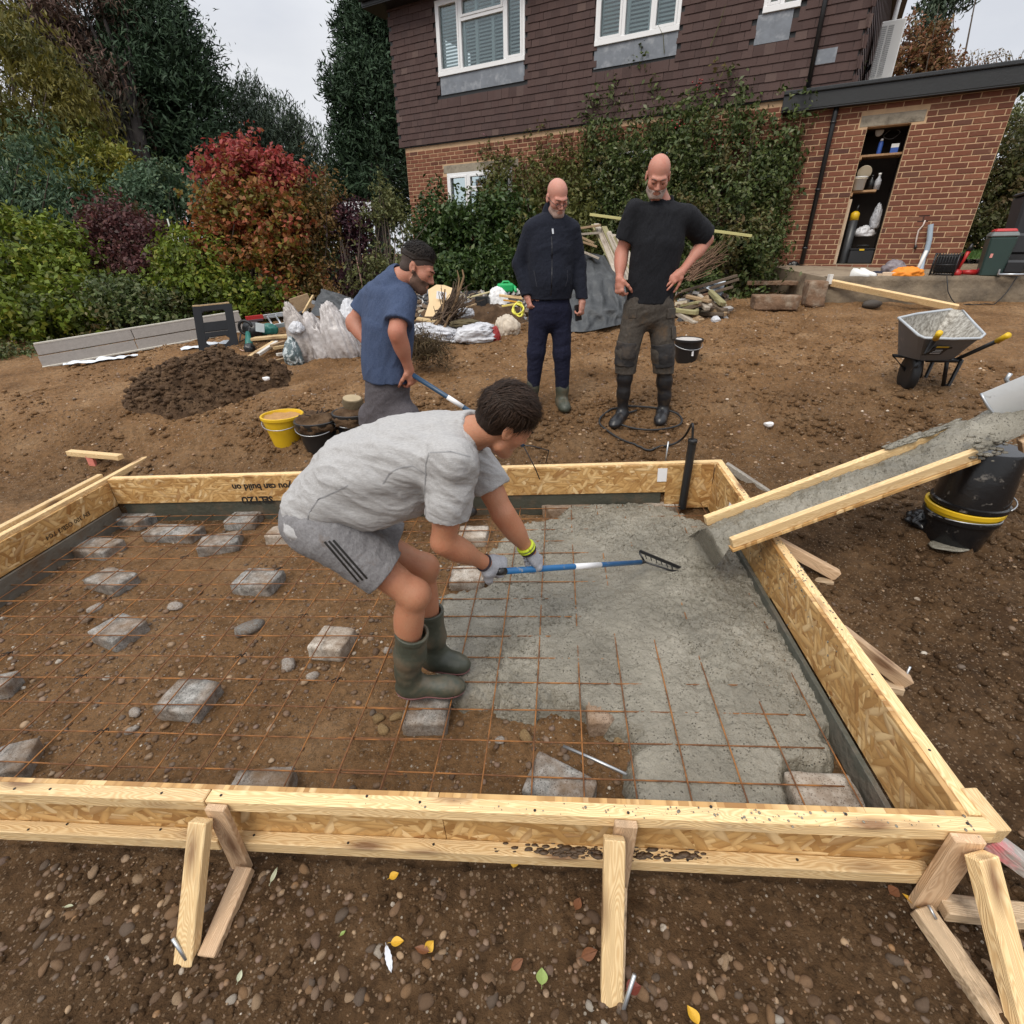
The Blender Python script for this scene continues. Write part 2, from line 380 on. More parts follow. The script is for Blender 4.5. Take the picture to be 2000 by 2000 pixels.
# ------------------------------------------------------------------ pebbles in the ground
def ico(n=1):
    bm = bmesh.new(); bmesh.ops.create_icosphere(bm, subdivisions=n, radius=1)
    v = np.array([q.co[:] for q in bm.verts]); f = np.array([[q.index for q in t.verts] for t in bm.faces]); bm.free(); return v, f
ICO1, ICO2 = ico(1), ico(2)
def stone_shape(k, ang=.0, base=None):
    v, f = base or ICO2; r = np.random.default_rng(k); v = v.copy()
    v *= 1+.16*vnoise(v*1.3+k*7.1, k)[:, None]+.07*vnoise(v*3.1+k, k+3)[:, None]
    if ang:                                            # flatten against a few planes: broken flint
        for _ in range(7):
            d = nrm(r.normal(size=3)); c_ = r.uniform(.55, .85); s = v @ d; v -= np.maximum(s-c_, 0)[:, None]*d*ang
    return v*np.array([1.15, r.uniform(.75, 1), r.uniform(.5, .75)]), f
def pebble_mat(name, island, lo, pale, dark=1.3):
    b = NB(name); v = b.coord('Object', rnd=not island); r = b.rnd(island)
    c = b.ramp(r, [(0, tuple(np.array((.065, .037, .02))*dark)), (.25, tuple(np.array((.12, .07, .036))*dark)), (.45, tuple(np.array((.085, .063, .046))*dark)), (.62, tuple(np.array((.19, .105, .045))*dark)), (.8, tuple(np.array((.13, .085, .062))*dark)), (.9, tuple(np.array((.25, .17, .10))*dark)), (.975, tuple(np.array((.25, .17, .10))*dark)), (.985, tuple(np.array(pale)*.8)), (1, pale)])
    c = b.mix(b.ramp(b.noise(v, 30, 5, .65), [(lo, 0), (lo+.2, .8)]), c, (.075, .045, .026))
    return b.fin(c, .62, b.bump(b.noise(v, 120, 4), .002), spec=.45)
PM_big = pebble_mat('pebble_stone', False, .44, (.5, .45, .38)); PM_all = pebble_mat('gravel_stone', True, .46, (.52, .46, .38)); PM_far = pebble_mat('far_gravel_stone', True, .66, (.62, .52, .42), 1.6)
P = []
def scatter(n, u0, u1, v0, v1, rmin, rmax, ex, zone, clump=None):
    u = rng.uniform(u0, u1, n); v = rng.uniform(v0, v1, n); r = rmin*(rmax/rmin)**(rng.random(n)**ex)
    if clump: 
        keep = fbm(np.stack([u, v], -1)*clump, 5, 3)+.25*rng.normal(size=n) > -.12; u, v, r = u[keep], v[keep], r[keep]
    q = FNR+(u-FW)[:, None]*EU+v[:, None]*EV
    P.append((q[:, 0], q[:, 1], r, np.full(len(u), zone)))
scatter(4300, 1.6, 5.9, -1.0, -.07, .0035, .021, 2.6, 0, 2.2)
scatter(480, 1.9, 5.6, -.42, -.10, .008, .026, 1.7, 0, 3)
scatter(10500, .0, FW, .03, FD-.02, .0035, .021, 2.5, 1, 1.5)
scatter(1500, FW+.05, FW+2.2, -.3, 3.2, .004, .018, 2.4, 0, 1.6)
scatter(15000, -2.2, FW+3.2, FD+.15, 8.2, .004, .020, 2.6, 2)
px_, py_, pr, pz = [np.concatenate(a) for a in zip(*P)]
h_ = zground(px_, py_); pos = np.stack([px_, py_, h_+pr*np.where(pz == 1, .15, -.05)], -1)
dep = (pos-CP) @ _f; ok = dep > .35; pos, pr, pz, dep = pos[ok], pr[ok], pz[ok], dep[ok]
sx_ = 1000+FPX*((pos-CP) @ CR)/dep; sy_ = 1000-FPX*((pos-CP) @ CU)/dep
infr = (sx_ > -60) & (sx_ < 2060) & (sy_ < 2080); pos, pr, pz, dep = pos[infr], pr[infr], pz[infr], dep[infr]
order = np.argsort(-pr/dep); big, rest = order[:290], order[290:]
protos = []
for k in range(14):
    v_, f_ = stone_shape(k+1, ang=.9 if k % 3 else .25); protos.append(mesh_np('pebble', v_, f_, PM_big, True))
for i in big:
    o = link('pebble', protos[int(rng.integers(14))], ground)
    Q = rotz(rng.uniform(0, 6.28)) @ rotx(rng.normal()*.3); o.matrix_basis = mat4(Q*pr[i], pos[i])
def join_stones(name, idx, mat, base, parent, n=10):
    vs, fs, o = [], [], 0; sh = [stone_shape(50+k, .7 if k % 3 == 0 else 0, base) for k in range(n)]
    pick = rng.integers(0, n, len(idx))
    for k in range(n):
        sel = idx[pick == k]
        if not len(sel): continue
        v, f = sh[k]; a = rng.uniform(0, 6.28, len(sel)); c, s = np.cos(a), np.sin(a)
        x = v[None, :, 0]*c[:, None]-v[None, :, 1]*s[:, None]; y = v[None, :, 0]*s[:, None]+v[None, :, 1]*c[:, None]
        V = np.stack([x, y, np.broadcast_to(v[None, :, 2], x.shape)], -1)*pr[sel][:, None, None]+pos[sel][:, None, :]
        vs.append(V.reshape(-1, 3)); fs.append((f[None]+(np.arange(len(sel))*len(v))[:, None, None]+o).reshape(-1, 3)); o += len(sel)*len(v)
    oo = link(name, mesh_np(name, np.concatenate(vs), np.concatenate(fs), mat, True), parent); oo['kind'] = 'stuff'; return oo
nearr = rest[(pz[rest] < 2) & (pr[rest]/dep[rest] > .0055)]; small = rest[(pz[rest] < 2) & (pr[rest]/dep[rest] <= .0055)]
join_stones('gravel', nearr, PM_all, ICO2, ground); join_stones('fine_gravel', small, PM_all, ICO1, ground); join_stones('field_gravel', rest[pz[rest] == 2], PM_far, ICO1, ground)
def clods(n, u0, u1, v0, v1, rmin, rmax, ex, thr, mat, name, fr=2.):
    u = rng.uniform(u0, u1, n*3); v = rng.uniform(v0, v1, n*3); p = FNR+(u-FW)[:, None]*EU+v[:, None]*EV; k = fbm(p*fr, 55, 3)+.2*rng.normal(size=n*3) > thr; p, u, v = p[k][:n], u[k][:n], v[k][:n]
    r = rmin*(rmax/rmin)**(rng.random(len(p))**ex); z = zground(p[:, 0], p[:, 1]); vs, fs, o = [], [], 0
    d = (np.stack([p[:, 0], p[:, 1], z], -1)-CP) @ _f; sel = (d > .4); p, r, z = p[sel], r[sel], z[sel]; pick = rng.integers(0, 8, len(p))
    for q in range(8):
        i = np.where(pick == q)[0]; V, f = stone_shape(600+q, .5, ICO1); V = V*(1+.18*vnoise(V*4+q, q)[:, None]); a = rng.uniform(0, 6.28, len(i)); c, s_ = np.cos(a), np.sin(a)
        x = V[None, :, 0]*c[:, None]-V[None, :, 1]*s_[:, None]; y = V[None, :, 0]*s_[:, None]+V[None, :, 1]*c[:, None]; A = np.stack([x, y, np.broadcast_to(V[None, :, 2], x.shape)], -1)*r[i][:, None, None]+np.stack([p[i, 0], p[i, 1], z[i]+r[i]*.1], -1)[:, None]
        vs.append(A.reshape(-1, 3)); fs.append((f[None]+(np.arange(len(i))*len(V))[:, None, None]+o).reshape(-1, 3)); o += len(i)*len(V)
    oo = link(name, mesh_np(name, np.concatenate(vs), np.concatenate(fs), mat, False), ground); oo['kind'] = 'stuff'
clods(6500, -2.4, FW+3.4, FD+.1, 6.6, .007, .034, 2.0, -.02, soil, 'soil_clods'); clods(2600, -.5, FW+2.6, FD+.12, FD+1.3, .008, .042, 1.7, -.05, soil, 'bank_clods'); clods(2200, FW+.06, FW+2.2, -.4, 3.4, .007, .036, 1.9, -.05, soil, 'side_clods')
clods(2600, 1.5, 5.9, -.85, -.07, .004, .020, 1.9, -.05, soil, 'near_clods', 4.); clods(2600, 0.05, FW-.05, .05, FD-.05, .003, .013, 2.0, .02, soil, 'inner_clods', 3.)
# ------------------------------------------------------------------ wet concrete
OUT = [(1244, 1640), (1215, 1503), (1215, 1470), (1237, 1445), (1226, 1423), (1193, 1420), (1165, 1395), (1137, 1387), (1103, 1369), (1077, 1360), (1045, 1385), (1012, 1389), (976, 1378), (962, 1358), (938, 1360), (905, 1366), (870, 1345), (846, 1290), (838, 1210), (844, 1156), (884, 1146), (949, 1135), (945, 1100), (950, 1074), (962, 1060), (1012, 1018), (1043, 1010), (1086, 1004), (1110, 985), (1190, 975), (1268, 978), (1310, 990), (1351, 1005), (1386, 1016), (1410, 1040), (1500, 1075), (1640, 1300), (1660, 1400), (1640, 1463), (1634, 1490), (1560, 1500), (1545, 1530), (1545, 1640)]
OP = np.array([MP(*q)[:2] for q in OUT])
def inpoly(p, poly):
    x, y = p[..., 0], p[..., 1]; c = np.zeros(x.shape, bool); n = len(poly)
    for i in range(n):
        (x0, y0), (x1, y1) = poly[i], poly[(i+1) % n]
        c ^= ((y0 > y) != (y1 > y)) & (x < (x1-x0)*(y-y0)/((y1-y0) or 1e-9)+x0)
    return c
def polydist(p, poly):
    d = np.full(p.shape[:-1], 1e9)
    for i in range(len(poly)):
        a, e = poly[i], poly[(i+1) % len(poly)]-poly[i]; t = np.clip(((p-a) @ e)/(e @ e+1e-12), 0, 1)
        d = np.minimum(d, np.linalg.norm(p-a-t[..., None]*e, axis=-1))
    return d
cu = np.arange(2.55, FW-.004, .0085); cv = np.arange(.006, FD-.004, .0085); U, V = np.meshgrid(cu, cv, indexing='ij')
q = FNR+(U-FW)[..., None]*EU+V[..., None]*EV
wob = .05*np.stack([fbm(q*13, 71, 4, g=.65), fbm(q*13, 72, 4, g=.65)], -1)
ins = inpoly(q+wob, OP); dist = polydist(q+wob, OP)
hi = np.zeros(U.shape)
for (a, e, r, h) in ((1330, 1110, .44, .046), (1365, 1078, .15, .085), (1230, 1040, .42, .030), (1420, 1250, .36, .034), (1130, 1250, .22, .020), (1250, 1190, .32, .034), (1050, 1180, .16, .012), (1500, 1420, .25, .004), (960, 1250, .25, .000), (1330, 1350, .3, .012)):
    g = MP(a, e); hi = np.maximum(hi, h*np.exp(-((q[..., 0]-g[0])**2+(q[..., 1]-g[1])**2)/r**2))
lump = fbm(q*26, 33, 3, g=.6); fine = fbm(q*75, 37, 2); ridg = (1-np.abs(fbm(q*9, 35, 3)))
wet = smooth(-.25, .3, fbm(q*3, 39, 2)); CZ = -.012+hi+.024*lump*(.35+.65*wet)+.007*np.abs(fine)*wet+.004*fine+.009*(ridg-.6)
CZ = -.115+(CZ+.115)*np.where(ins, np.sqrt(smooth(0, .06, dist)), 0)
idx = -np.ones(U.shape, int); m = ins; m = m | np.roll(m, 1, 0) | np.roll(m, -1, 0) | np.roll(m, 1, 1) | np.roll(m, -1, 1)
idx[m] = np.arange(m.sum()); CV = np.stack([q[..., 0], q[..., 1], zplane(q[..., 0], q[..., 1])+CZ], -1)[m]
a, b_, c_, d_ = idx[:-1, :-1], idx[1:, :-1], idx[1:, 1:], idx[:-1, 1:]; okf = (a >= 0) & (b_ >= 0) & (c_ >= 0) & (d_ >= 0)
CF = np.stack([a[okf], b_[okf], c_[okf], d_[okf]], 1)
b = NB('wet_concrete'); v = b.coord('Object')
c = b.ramp(b.noise(v, 4, 6, .6), [(.3, (.155, .142, .112)), (.55, (.235, .216, .172)), (.75, (.325, .30, .245))])
pit = b.ramp(b.voro(v, 75), [(.10, 1), (.26, 0)]); pm = b.math('MULTIPLY', pit, b.ramp(b.noise(v, 16, 3), [(.42, 0), (.62, 1)]))
c = b.mix(b.math('MULTIPLY', pm, .8), c, (.06, .056, .05))
wm = b.ramp(b.noise(v, 6, 4), [(.36, .10), (.66, .40)])
hgt = b.math('SUBTRACT', b.math('ADD', b.noise(v, 70, 5, .65), b.math('MULTIPLY', b.noise(v, 24, 3), 1.5)), b.math('MULTIPLY', pm, 1.2))
CONC = b.fin(c, wm, b.bump(hgt, .013, .85), spec=.5)
conc = link('wet_concrete', mesh_np('wet_concrete', CV, CF, CONC, True))
tag(conc, 'wet grey concrete freshly poured over the steel mesh inside the timber frame', 'concrete', kind='stuff')
sel = np.argwhere(ins & (dist > .01) & (wet > .45)); vs, fs, o_ = [], [], 0
for i, j in sel[rng.integers(0, len(sel), 3800)]:
    r = .0035*(3.4)**(rng.random()**1.6); v, f = stone_shape(500+int(rng.integers(8)), .3, ICO1); vs.append(v*r+np.array([q[i, j, 0], q[i, j, 1], zplane(q[i, j, 0], q[i, j, 1])+CZ[i, j]-r*.1])); fs.append(f+o_); o_ += len(v)
ag = link('aggregate', mesh_np('aggregate', np.concatenate(vs), np.concatenate(fs), CONC, True), conc); ag['kind'] = 'stuff'
# ------------------------------------------------------------------ heap of dug soil behind the left of the frame
hc = GP(385, 772); t_ = np.linspace(-1.35, 1.35, 190); r_ = np.linspace(-1.2, 1.2, 150); HX, HY = np.meshgrid(t_, r_, indexing='ij')
ang = .1; hx = hc[0]+HX*math.cos(ang)-HY*math.sin(ang); hy = hc[1]+.15+HX*math.sin(ang)+HY*math.cos(ang); hp = np.stack([hx, hy], -1)
rad = np.sqrt((HX/.86)**2+(HY/.70)**2)+.30*fbm(hp*1.9, 81, 3)
prof = smooth(1, .0, rad); hz = zground(hx, hy)-.03+.29*prof**.75*(1+.35*fbm(hp*3.4, 89, 3))+smooth(1.02, .85, rad)*(.05+.09*fbm(hp*9, 83, 4, g=.66)+.07*np.abs(fbm(hp*19, 85, 3))+.035*fbm(hp*45, 87, 2))
kk = (np.arange(189)[:, None]*150+np.arange(149)[None]).ravel()
b = NB('dug_soil'); v = b.coord('Object')
c = b.ramp(b.noise(v, 7, 6, .65), [(.3, (.050, .027, .013)), (.52, (.098, .056, .028)), (.75, (.17, .105, .056))])
dugsoil = b.fin(c, .85, b.bump(b.noise(v, 38, 6, .7), .03), spec=.3)
heap = link('soil_heap', mesh_np('soil_heap', np.stack([hx, hy, hz], -1).reshape(-1, 3), np.stack([kk, kk+150, kk+151, kk+1], 1), dugsoil, True))
tag(heap, 'heap of dark crumbly dug soil in front of the grey panel', 'soil heap', kind='stuff')
hm = [(x, y, z) for x, y, z, r in zip(hx.ravel(), hy.ravel(), hz.ravel(), rad.ravel()) if r < .95]
vs, fs, o_ = [], [], 0
for k in range(2600):
    x, y, z = hm[int(rng.integers(len(hm)))]; r = .009*(5)**(rng.random()**2.2); v, f = stone_shape(300+k % 12, .4, ICO1)
    vs.append(v*r+np.array([x, y, z+r*.2])); fs.append(f+o_); o_ += len(v)
cl = link('clods', mesh_np('clods', np.concatenate(vs), np.concatenate(fs), dugsoil, True), heap); cl['kind'] = 'stuff'
# ================================================================== timber formwork
PINE = wood('pine_timber', (.66, .44, .21), (.84, .63, .345)); PINE2 = wood('reddish_pine_timber', (.52, .34, .20), (.68, .48, .30))
MUDWOOD = wood('muddy_pine_timber', (.50, .36, .22), (.66, .50, .33), dirt=(.09, .055, .03))
GREYWOOD = wood('weathered_timber', (.22, .20, .17), (.34, .31, .27), knot=(.08, .06, .05))
def osb_mat(name, tint=1.):
    b = NB(name); base = b.n('ShaderNodeTexCoord').outputs['Object']; layers = []
    for k, (rot, sc, st) in enumerate(((.25, 15, 5.5), (-.5, 17, 5), (1.0, 16, 4.5), (2.1, 19, 4), (.05, 24, 6))):
        m = b.n('ShaderNodeMapping', {'Vector': base, 'Rotation': (0, 0, rot), 'Location': (k*3.3, k*1.7, 0)})
        m2 = b.n('ShaderNodeMapping', {'Vector': m.outputs[0], 'Scale': (1/st*2.2, 2.2, 1)})
        vn = b.n('ShaderNodeTexVoronoi', {'Vector': m2.outputs[0], 'Scale': float(sc)}, feature='F1', voronoi_dimensions='2D')
        cs = b.n('ShaderNodeSeparateColor', {0: vn.outputs['Color']}); layers.append((cs.outputs[0], cs.outputs[1], vn.outputs['Distance']))
    val, top, edge = layers[0]
    for v2, t2, e2 in layers[1:]:
        g = b.math('GREATER_THAN', t2, b.math('ADD', b.math('MULTIPLY', top, .6), .3))
        mxf = lambda x, y: b.math('ADD', b.math('MULTIPLY', x, b.math('SUBTRACT', 1., g)), b.math('MULTIPLY', y, g))
        val, edge, top = mxf(val, v2), mxf(edge, e2), b.math('MAXIMUM', top, t2)
    gr = b.noise(b.coord('Object', (9, 60, 9)), 2., 4); ed = b.ramp(edge, [(.30, 0), (.62, .55)])
    c = b.ramp(val, [(0, tuple(np.array((.27, .125, .035))*tint)), (.12, tuple(np.array((.44, .245, .085))*tint)), (.5, tuple(np.array((.60, .365, .14))*tint)), (.85, tuple(np.array((.74, .51, .24))*tint)), (.93, tuple(np.array((.80, .60, .33))*tint)), (1, tuple(np.array((.30, .13, .035))*tint))])
    c = b.mix(b.math('MULTIPLY', gr, .35), c, (.40, .22, .075)); c = b.mix(ed, c, (.30, .15, .045))
    return b.fin(c, .5, b.bump(b.math('SUBTRACT', val, b.math('MULTIPLY', edge, .8)), .004, .7))
OSB = osb_mat('strand_board')
MUDB = plain('muddy_grey_board', (.085, .088, .072), .55, .3, 7, .01, 30, dirt=(.17, .14, .11), dirt_s=4)
def panel(name, p0, p1, z0, z1, side, parent, mat=None, th=.018):
    """upright board between two frame positions, its face outward by th in direction side (u, v)"""
    a = Fp(*p0, (z0+z1)/2); b_ = Fp(*p1, (z0+z1)/2); x = nrm(b_-a); yv = nrm(np.array([0, 0, 1.])-x*x[2]); B = np.stack([x, yv, np.cross(x, yv)], 1)
    off = np.array([*(side[0]*EU+side[1]*EV), 0])*th/2
    return MB().box((0, 0, 0), (np.linalg.norm(b_-a), z1-z0, th)).obj(name, mat or OSB, parent, bevel=.0015, M=mat4(B, (a+b_)/2+off))
fw = thing('formwork_frame', 'pale timber and strand board formwork frame around the wet concrete', 'formwork', Fp(FW/2, 0, -.03))
T, RW = .32, .045
ju = 2.613
# near side
panel('strand_board', (-.1, 0), (3.4, 0), .045, T-.004, (0, -1), fw); panel('strand_board', (3.402, 0), (FW+.02, 0), .045, T-.004, (0, -1), fw)
def rail(u0, v0, u1, v1, w, h=.05, wd=RW, mat=None, name='rail'): return timber(name, Fp(u0, v0, w), Fp(u1, v1, w), wd, h, mat or PINE, fw)
vr = -.018-RW/2-.0005
rail(-.1, vr, ju-.002, vr, T-.025); rail(ju+.002, vr+.001, FW+.062, vr+.001, T-.026)
rail(-.1, vr, ju-.02, vr, .066, .052); rail(ju+.03, vr, FW-.03, vr, .066, .052)
# right side
ur = FW+.018+RW/2+.0005
panel('strand_board', (FW, .002), (FW, 1.38), .05, T-.005, (1, 0), fw); panel('strand_board', (FW, 1.382), (FW, FD+.0), -.06, T-.005, (1, 0), fw)
rail(ur, -.012, ur, FD+.06, T-.026); rail(ur, .03, ur, FD+.06, .06, .05)
panel('base_board', (FW-.006, .03), (FW-.004, 1.9), -.07, .046, (-1, 0), fw, MUDB, .022)
# far side
panel('strand_board', (0, FD), (4.62, FD), .088, T-.005, (0, 1), fw); panel('strand_board', (4.622, FD-.003), (FW-.001, FD-.003), -.05, T-.007, (0, 1), fw)
rail(.0, FD+.018+.024, 2.2, FD+.018+.024, T-.026); rail(2.202, FD+.044, FW+.06, FD+.044, T-.024)
panel('base_board', (.05, FD+.012), (4.60, FD+.012), -.10, .085, (0, 1), fw, plain('mossy_board', (.060, .060, .044), .6, .35, 6, .006, 30, dirt=(.12, .085, .055), dirt_s=5), .02)
# left side with a doubled rail that runs past the corner
ul = -.018-RW/2-.0005
panel('strand_board', (0, -.1), (0, FD-.001), .075, T-.03, (-1, 0), fw)
rail(ul, .25, ul, FD+.62, T-.022); rail(ul-.002, .02, ul-.002, .246, T-.022); rail(ul, -.1, ul, FD+.55, .10, .05)
rail(ul-RW-.012, .0, ul-RW-.012, FD+.05, T+.006, .05)
panel('base_board', (.012, -.1), (.006, FD-.02), -.10, .073, (1, 0), fw, plain('grey_base_board', (.135, .122, .10), .55, .3, 5, .008, 25, dirt=(.12, .08, .05)), .02)
STEEL = plain('galvanised_steel', (.46, .48, .50), .38, .2, 20, metal=.85); RUST = plain('rusty_steel', (.155, .066, .026), .75, .55, 45, .002, 120, metal=.15, dirt=(.34, .145, .038), dirt_s=9, dirt_lo=.46, dirt_hi=.62)
def pin(p, q, r=.006, mat=None): return MB().tube([p, (np.asarray(p)+q)/2, q], r, 8).obj('steel_pin', mat or STEEL, fw, True)
def brace(u, lean=0., foot=.36, mats=(PINE2, PINE2, PINE), strut_shift=.06):
    fv = vr-RW/2-.001
    timber('brace_post', Fp(u+.032, fv-.012, T-.005), Fp(u+.032+lean*.2, fv-.012, -.05), .068, .024, mats[0], fw, up=(*EV, 0))
    a = Fp(u-.005, fv-.024-.02, T-.025); e = Fp(u-.012+lean, -foot, -.085)
    timber('brace_leg', a, e, .062, .04, mats[2], fw)
    timber('brace_strut', Fp(u+.032+strut_shift*.5, fv-.03, -.002), Fp(u+strut_shift+lean-.005, -foot+.03, -.05), .058, .038, mats[1], fw)
    return a, e
brace(2.63); pin(Fp(2.585, -.318, .03), Fp(2.63, -.345, -.03))
brace(3.955, .0, .39, (PINE2, MUDWOOD, PINE), .0); pin(Fp(4.0, -.345, .07), Fp(3.955, -.415, -.10))
# corner brace: its leg runs toward the lower right
fv = vr-RW/2-.001
timber('brace_post', Fp(FW-.025, fv-.014, T-.006), Fp(FW-.025, fv-.014, -.05), .085, .028, PINE2, fw, up=(*EV, 0))
timber('brace_leg', Fp(FW-.012, fv-.052, T-.02), Fp(FW+.07, -.40, -.09), .068, .045, PINE, fw)
timber('brace_strut', Fp(FW-.058, fv-.04, -.015), Fp(FW+.03, -.41, -.06), .062, .04, MUDWOOD, fw)
timber('end_block', Fp(FW+.068, .07, T-.03), Fp(FW+.082, -.055, T-.036), .05, .07, PINE, fw)
pin(Fp(FW-.05, fv-.045, .02), Fp(FW-.04, fv-.075, .004), .004)
# outer struts along the right side, each down to a steel pin
uo = ur+RW/2
for v0, drop, out, mt in ((1.58, -.0, .34, PINE2), (.83, -.01, .30, PINE2)):
    timber('outer_strut', Fp(uo+.0, v0, T-.05), Fp(uo+out, v0-.08, -.0+.06*v0), .05, .06, mt, fw)
    timber('outer_strut', Fp(uo+.002, v0-.02, .03), Fp(uo+out-.02, v0-.10, -.0+.035*v0), .05, .04, MUDWOOD, fw)
    g = Fp(uo+out-.01, v0-.07, .04); pin(g+np.array([.015, .01, .085]), g+np.array([0, 0, -.06]), .005)
timber('outer_strut', Fp(uo+.0, FD-.02, T-.01), Fp(uo+.40, FD-.34, .10), .038, .05, GREYWOOD, fw); timber('outer_strut', Fp(uo+.01, FD-.30, .10), Fp(uo+.40, FD-.40, .11), .05, .05, MUDWOOD, fw)
g = Fp(uo+.39, FD-.33, .1); pin(g+np.array([.03, .01, .19]), g, .006); g = Fp(4.62, FD+.1, T); pin(g+np.array([.005, .01, .14]), g+np.array([0, 0, -.1]), .006)
pk = wood('grey_timber_with_pink_paint', (.36, .32, .29), (.5, .46, .42), dirt=(.75, .13, .16)); timber('outer_strut', Fp(FW+.10, -.02, .22), Fp(FW+.42, -.14, .02), .05, .05, pk, fw); timber('outer_strut', Fp(FW+.0, -.10, -.005), Fp(FW+.45, -.13, .0), .06, .045, MUDWOOD, fw)
# print on the boards
INK = plain('black_print', (.012, .011, .010), .6)
def text(name, body, loc, xd, yd, size, parent, mat, align='LEFT', ext=.0006, bold=.0):
    c = bpy.data.curves.new(name, 'FONT'); c.body = body; c.size = size; c.extrude = ext; c.align_x = align; c.offset = bold; c.resolution_u = 2
    c.materials.append(mat); xd = nrm(xd); yd = nrm(np.asarray(yd)-xd*(np.asarray(yd) @ xd)); B = np.stack([xd, yd, np.cross(xd, yd)], 1)
    t = bpy.data.objects.new('tmp', c); COL.objects.link(t); bpy.context.view_layer.update()
    me = bpy.data.meshes.new_from_object(t.evaluated_get(bpy.context.evaluated_depsgraph_get())); bpy.data.objects.remove(t); me.name = name
    if not me.materials: me.materials.append(mat)
    o = link(name, me, parent, mat4(B, loc)); o['kind'] = 'stuff'; return o
EU3 = nrm(Fp(1, 0)-Fp(0, 0)); EV3 = nrm(Fp(0, 1)-Fp(0, 0)); ZZ = np.array([0, 0, 1.])
text('lettering', 'you can build on', Fp(1.09, FD-.002, .243), -EU3, -ZZ, .078, fw, INK, 'RIGHT', bold=.0022)
text('lettering', 'SELTZU', Fp(1.14, FD-.002, .128), -EU3, -ZZ, .082, fw, INK, 'RIGHT', bold=.003)
text('lettering', 'EN 300 OSB/3 TG4', Fp(.0015, 2.35, .165), -EV3, -ZZ, .05, fw, INK, 'LEFT')
text('lettering', '11 mm  0001 SSISY11', Fp(.0015, 1.45, .16), -EV3, -ZZ, .062, fw, INK, 'LEFT', bold=.001)
MB().tube([Fp(.0002, 1.53, .175), Fp(.002, 1.53, .175)], .032, 20).obj('printed_disc', INK, fw)
WHITE = plain('white_paper', (.78, .78, .79), .6, .06, 20)
for u, v, w, dv in ((FW-.0012, 2.18, .15, 'r'), (4.585, FD-.004, .235, 'f')):
    p = Fp(u, v, w); x = EV3 if dv == 'r' else EU3; MB().box((0, 0, 0), (.07 if dv == 'f' else .055, .11, .002)).obj('paper_label', WHITE, fw, M=mat4(np.stack([x, nrm(ZZ-x*x[2]), np.cross(x, nrm(ZZ-x*x[2]))], 1), p))
# splashes of mud on the near bottom rail
MUD = plain('mud_splash', (.085, .055, .033), .7, .4, 30, .004, 60); m_ = MB()
for k in range(230):
    t = rng.normal(); u = (3.86 if k % 3 else 4.12)+.10*t*(1 if k % 3 else .9); r = abs(rng.normal())*.0038+.0012
    p = Fp(u, vr+rng.normal()*.009, .0925); v, f = ICO1; m_.add(v*np.array([r*2.2, r, r*.10])+p, f.tolist())
o = m_.obj('mud_splash', MUD, fw, True); o['kind'] = 'stuff'
# ------------------------------------------------------------------ steel mesh sheets
def wave_bar(a, b_, r, seed):
    n = max(6, int(np.linalg.norm(b_-a)/.12)); t = np.linspace(0, 1, n)[:, None]; p = a+(b_-a)*t
    p[:, 2] += .005*vnoise(np.stack([t[:, 0]*n*.25+seed*3.1, t[:, 0]*0+seed], -1), 5); p[:, :2] += .003*vnoise(np.stack([t[:, 0]*n*.2+seed, t[:, 0]*0+3.3*seed], -1), 8)[:, None]
    return MB().tube(p, r, 6)
def mesh_sheet(label, us, vs, u0, u1, v0, v1, dw):
    t = thing('rebar_mesh', label, 'steel mesh', Fp((u0+u1)/2, (v0+v1)/2, dw), 'rusty steel mesh sheets in the formwork')
    for i, v in enumerate(vs): wave_bar(Fp(u0, v, dw), Fp(u1, v+.004, dw), .0034, i+dw*100).obj('bar', RUST, t, True)
    for i, u in enumerate(us): wave_bar(Fp(u, v0, dw+.0065), Fp(u+.012, v1, dw+.0065), .0034, i+40+dw*100).obj('bar', RUST, t, True)
rows = [.271-.1625+.1625*k for k in range(16)]
mesh_sheet('rusty steel mesh over bare gravelly soil, lying on grey blocks', [.09+.2*k for k in range(16)], rows, .03, 3.16, .06, FD-.06, .0)
mesh_sheet('rusty steel mesh half sunk in the wet concrete', [2.89+.2*k for k in range(11)], [r+.012 for r in rows], 2.82, FW-.1, .07, FD-.03, -.004)
tie = thing('wire_ties', 'dark twisted wire ties on the crossings of the steel mesh', 'wire ties', Fp(1.2, .6, 0)); tie_m = plain('dark_wire', (.02, .016, .014), .5, metal=.6)
for u, v in ((2.09, .92), (1.29, .76), (2.29, 1.25), (.89, 1.41), (1.69, .434), (.69, .92), (2.69, .76), (1.09, 1.9), (1.89, 1.74)):
    p = Fp(u, v, .008); MB().tube([p+np.array([.03*math.cos(a)*(1-a/14), .018*math.sin(a*1.3), .004*math.sin(a*3)]) for a in np.linspace(0, 9, 14)], .0022, 5).obj('wire_tie', tie_m, tie, True)
